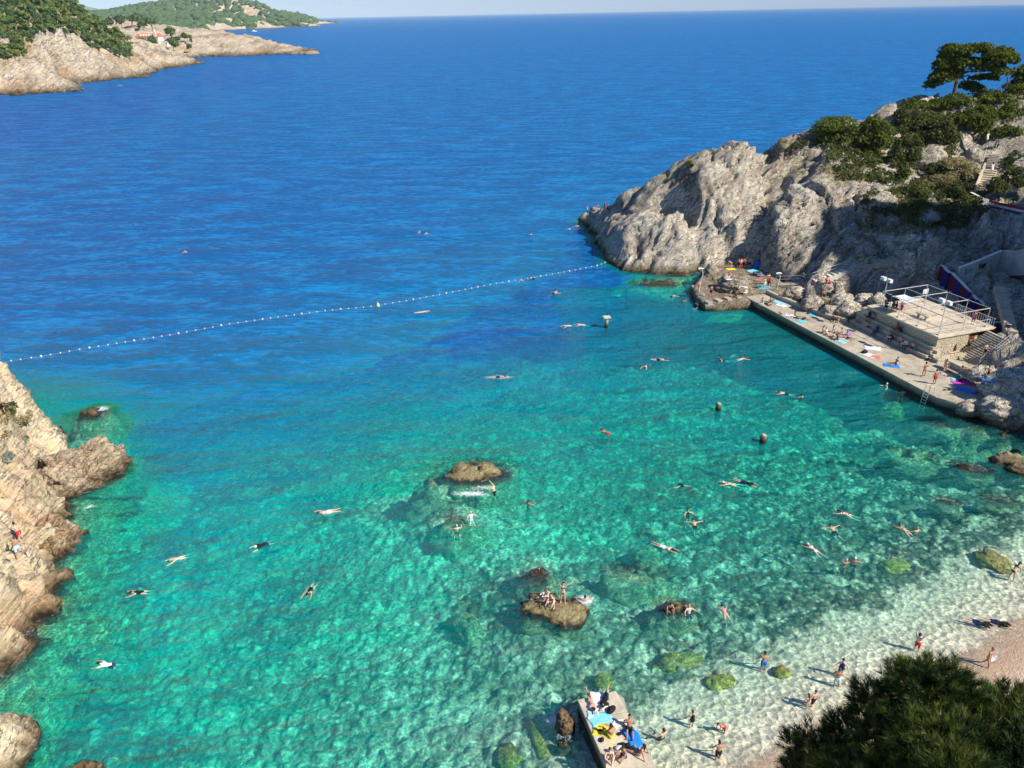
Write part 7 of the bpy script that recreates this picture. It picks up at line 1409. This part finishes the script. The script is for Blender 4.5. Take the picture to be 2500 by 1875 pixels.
for ti, (q, l, w, ang, col, lb, kind) in enumerate(TW):
    l, w = (l * .7, w * .7) if ti < 8 else (l * .85, w * .85)
    nx, ny = 13, 9; X_, Y_ = np.meshgrid(np.linspace(-l, l, nx), np.linspace(-w, w, ny)); r0 = rg.rand() * 9
    Z_ = .025 + .035 * np.abs(fbm(X_ * 2.2 + r0, Y_ * 2.2, X_ * 0 + r0, 3)) ; X_ = X_ + .05 * np.sin(Y_ * 7 + r0); Y_ = Y_ + .05 * np.sin(X_ * 6 + r0)
    me = mesh_np('towel', np.stack([X_, Y_, Z_], -1).reshape(-1, 3), grid_faces(*X_.shape), [TC[col]], True); o = add('towel', me, label=lb, cat='towel', loc=q, rot=(0, 0, R(ang))); sm = o.modifiers.new('s', 'SOLIDIFY'); sm.thickness = .02
for i, (q, s_, ang, col, lb) in enumerate(BG):
    o = add('bag', rock_mesh('bag_body', (s_ * 1.3, s_ * .8, s_ * .7), 300 + i, rough=.05, sub=2), label=lb, cat='hat' if 'hat' in lb else 'shoes' if ('shoes' in lb or 'sandals' in lb or 'flops' in lb) else 'clothes' if 'clothes' in lb else 'bottle' if 'bottle' in lb else 'bag', loc=(q[0], q[1], q[2] + s_ * .45), rot=(0, 0, R(ang)), mat=CL[col]); o.name = {'hat': 'sun_hat', 'shoes': 'sandals', 'clothes': 'clothes', 'bottle': 'bottle', 'bag': 'bag'}[o['category']]
    if o['category'] == 'bag': MB().tube([(-s_ * .8, 0, s_ * .3), (-s_ * .4, 0, s_ * .95), (s_ * .4, 0, s_ * .95), (s_ * .8, 0, s_ * .3)], s_ * .09, 5).obj('strap', CL[col], o)
tn = empty('tent', TENT, .3, label='blue dome shaped beach tent in the dark cleft of the rock', cat='tent'); v = []; f = []
for i in range(9):
    for j in range(7): a = math.pi * i / 8; b = math.pi * (j / 6 - .5) * .96; v.append((1.1 * math.cos(a) * math.cos(b), 1.0 * math.sin(b), 1.15 * math.sin(a) * math.cos(b)))
f = [(i * 7 + j, i * 7 + j + 1, (i + 1) * 7 + j + 1, (i + 1) * 7 + j) for i in range(8) for j in range(6)]
me = bpy.data.meshes.new('canopy'); me.from_pydata(v, [], f); me.materials.append(CL['b']); o = add('canopy', me, tn); o.modifiers.new('s', 'SOLIDIFY').thickness = .02
for sx in (-1, 1): MB().tube([(sx * 1.12 * math.cos(a), .05 * sx, 1.17 * math.sin(a)) for a in np.linspace(0, 1.57, 7)], .015, 5).obj('pole', MAT['metal'], tn)
for k, (dz, col, lb) in enumerate([(0.12, 'g', 'green inflatable ring in front of the blue tent'), (0.0, 'v', 'violet inflatable ring under the green one')]):
    t_ = MB(); n1_, n2_ = 20, 8; vs = [((.55 + .14 * math.cos(b)) * math.cos(a), (.55 + .14 * math.cos(b)) * math.sin(a), .14 + .14 * math.sin(b)) for a in np.linspace(0, 2 * math.pi, n1_, False) for b in np.linspace(0, 2 * math.pi, n2_, False)]
    t_.put(vs, [(i * n2_ + j, ((i + 1) % n1_) * n2_ + j, ((i + 1) % n1_) * n2_ + (j + 1) % n2_, i * n2_ + (j + 1) % n2_) for i in range(n1_) for j in range(n2_)]); t_.obj('inflatable_ring', CL[col], smooth=True, label=lb, cat='ring', loc=(RING[0] + .15 * k, RING[1] - .1 * k, RING[2] + dz * 2.2))
print('t done')
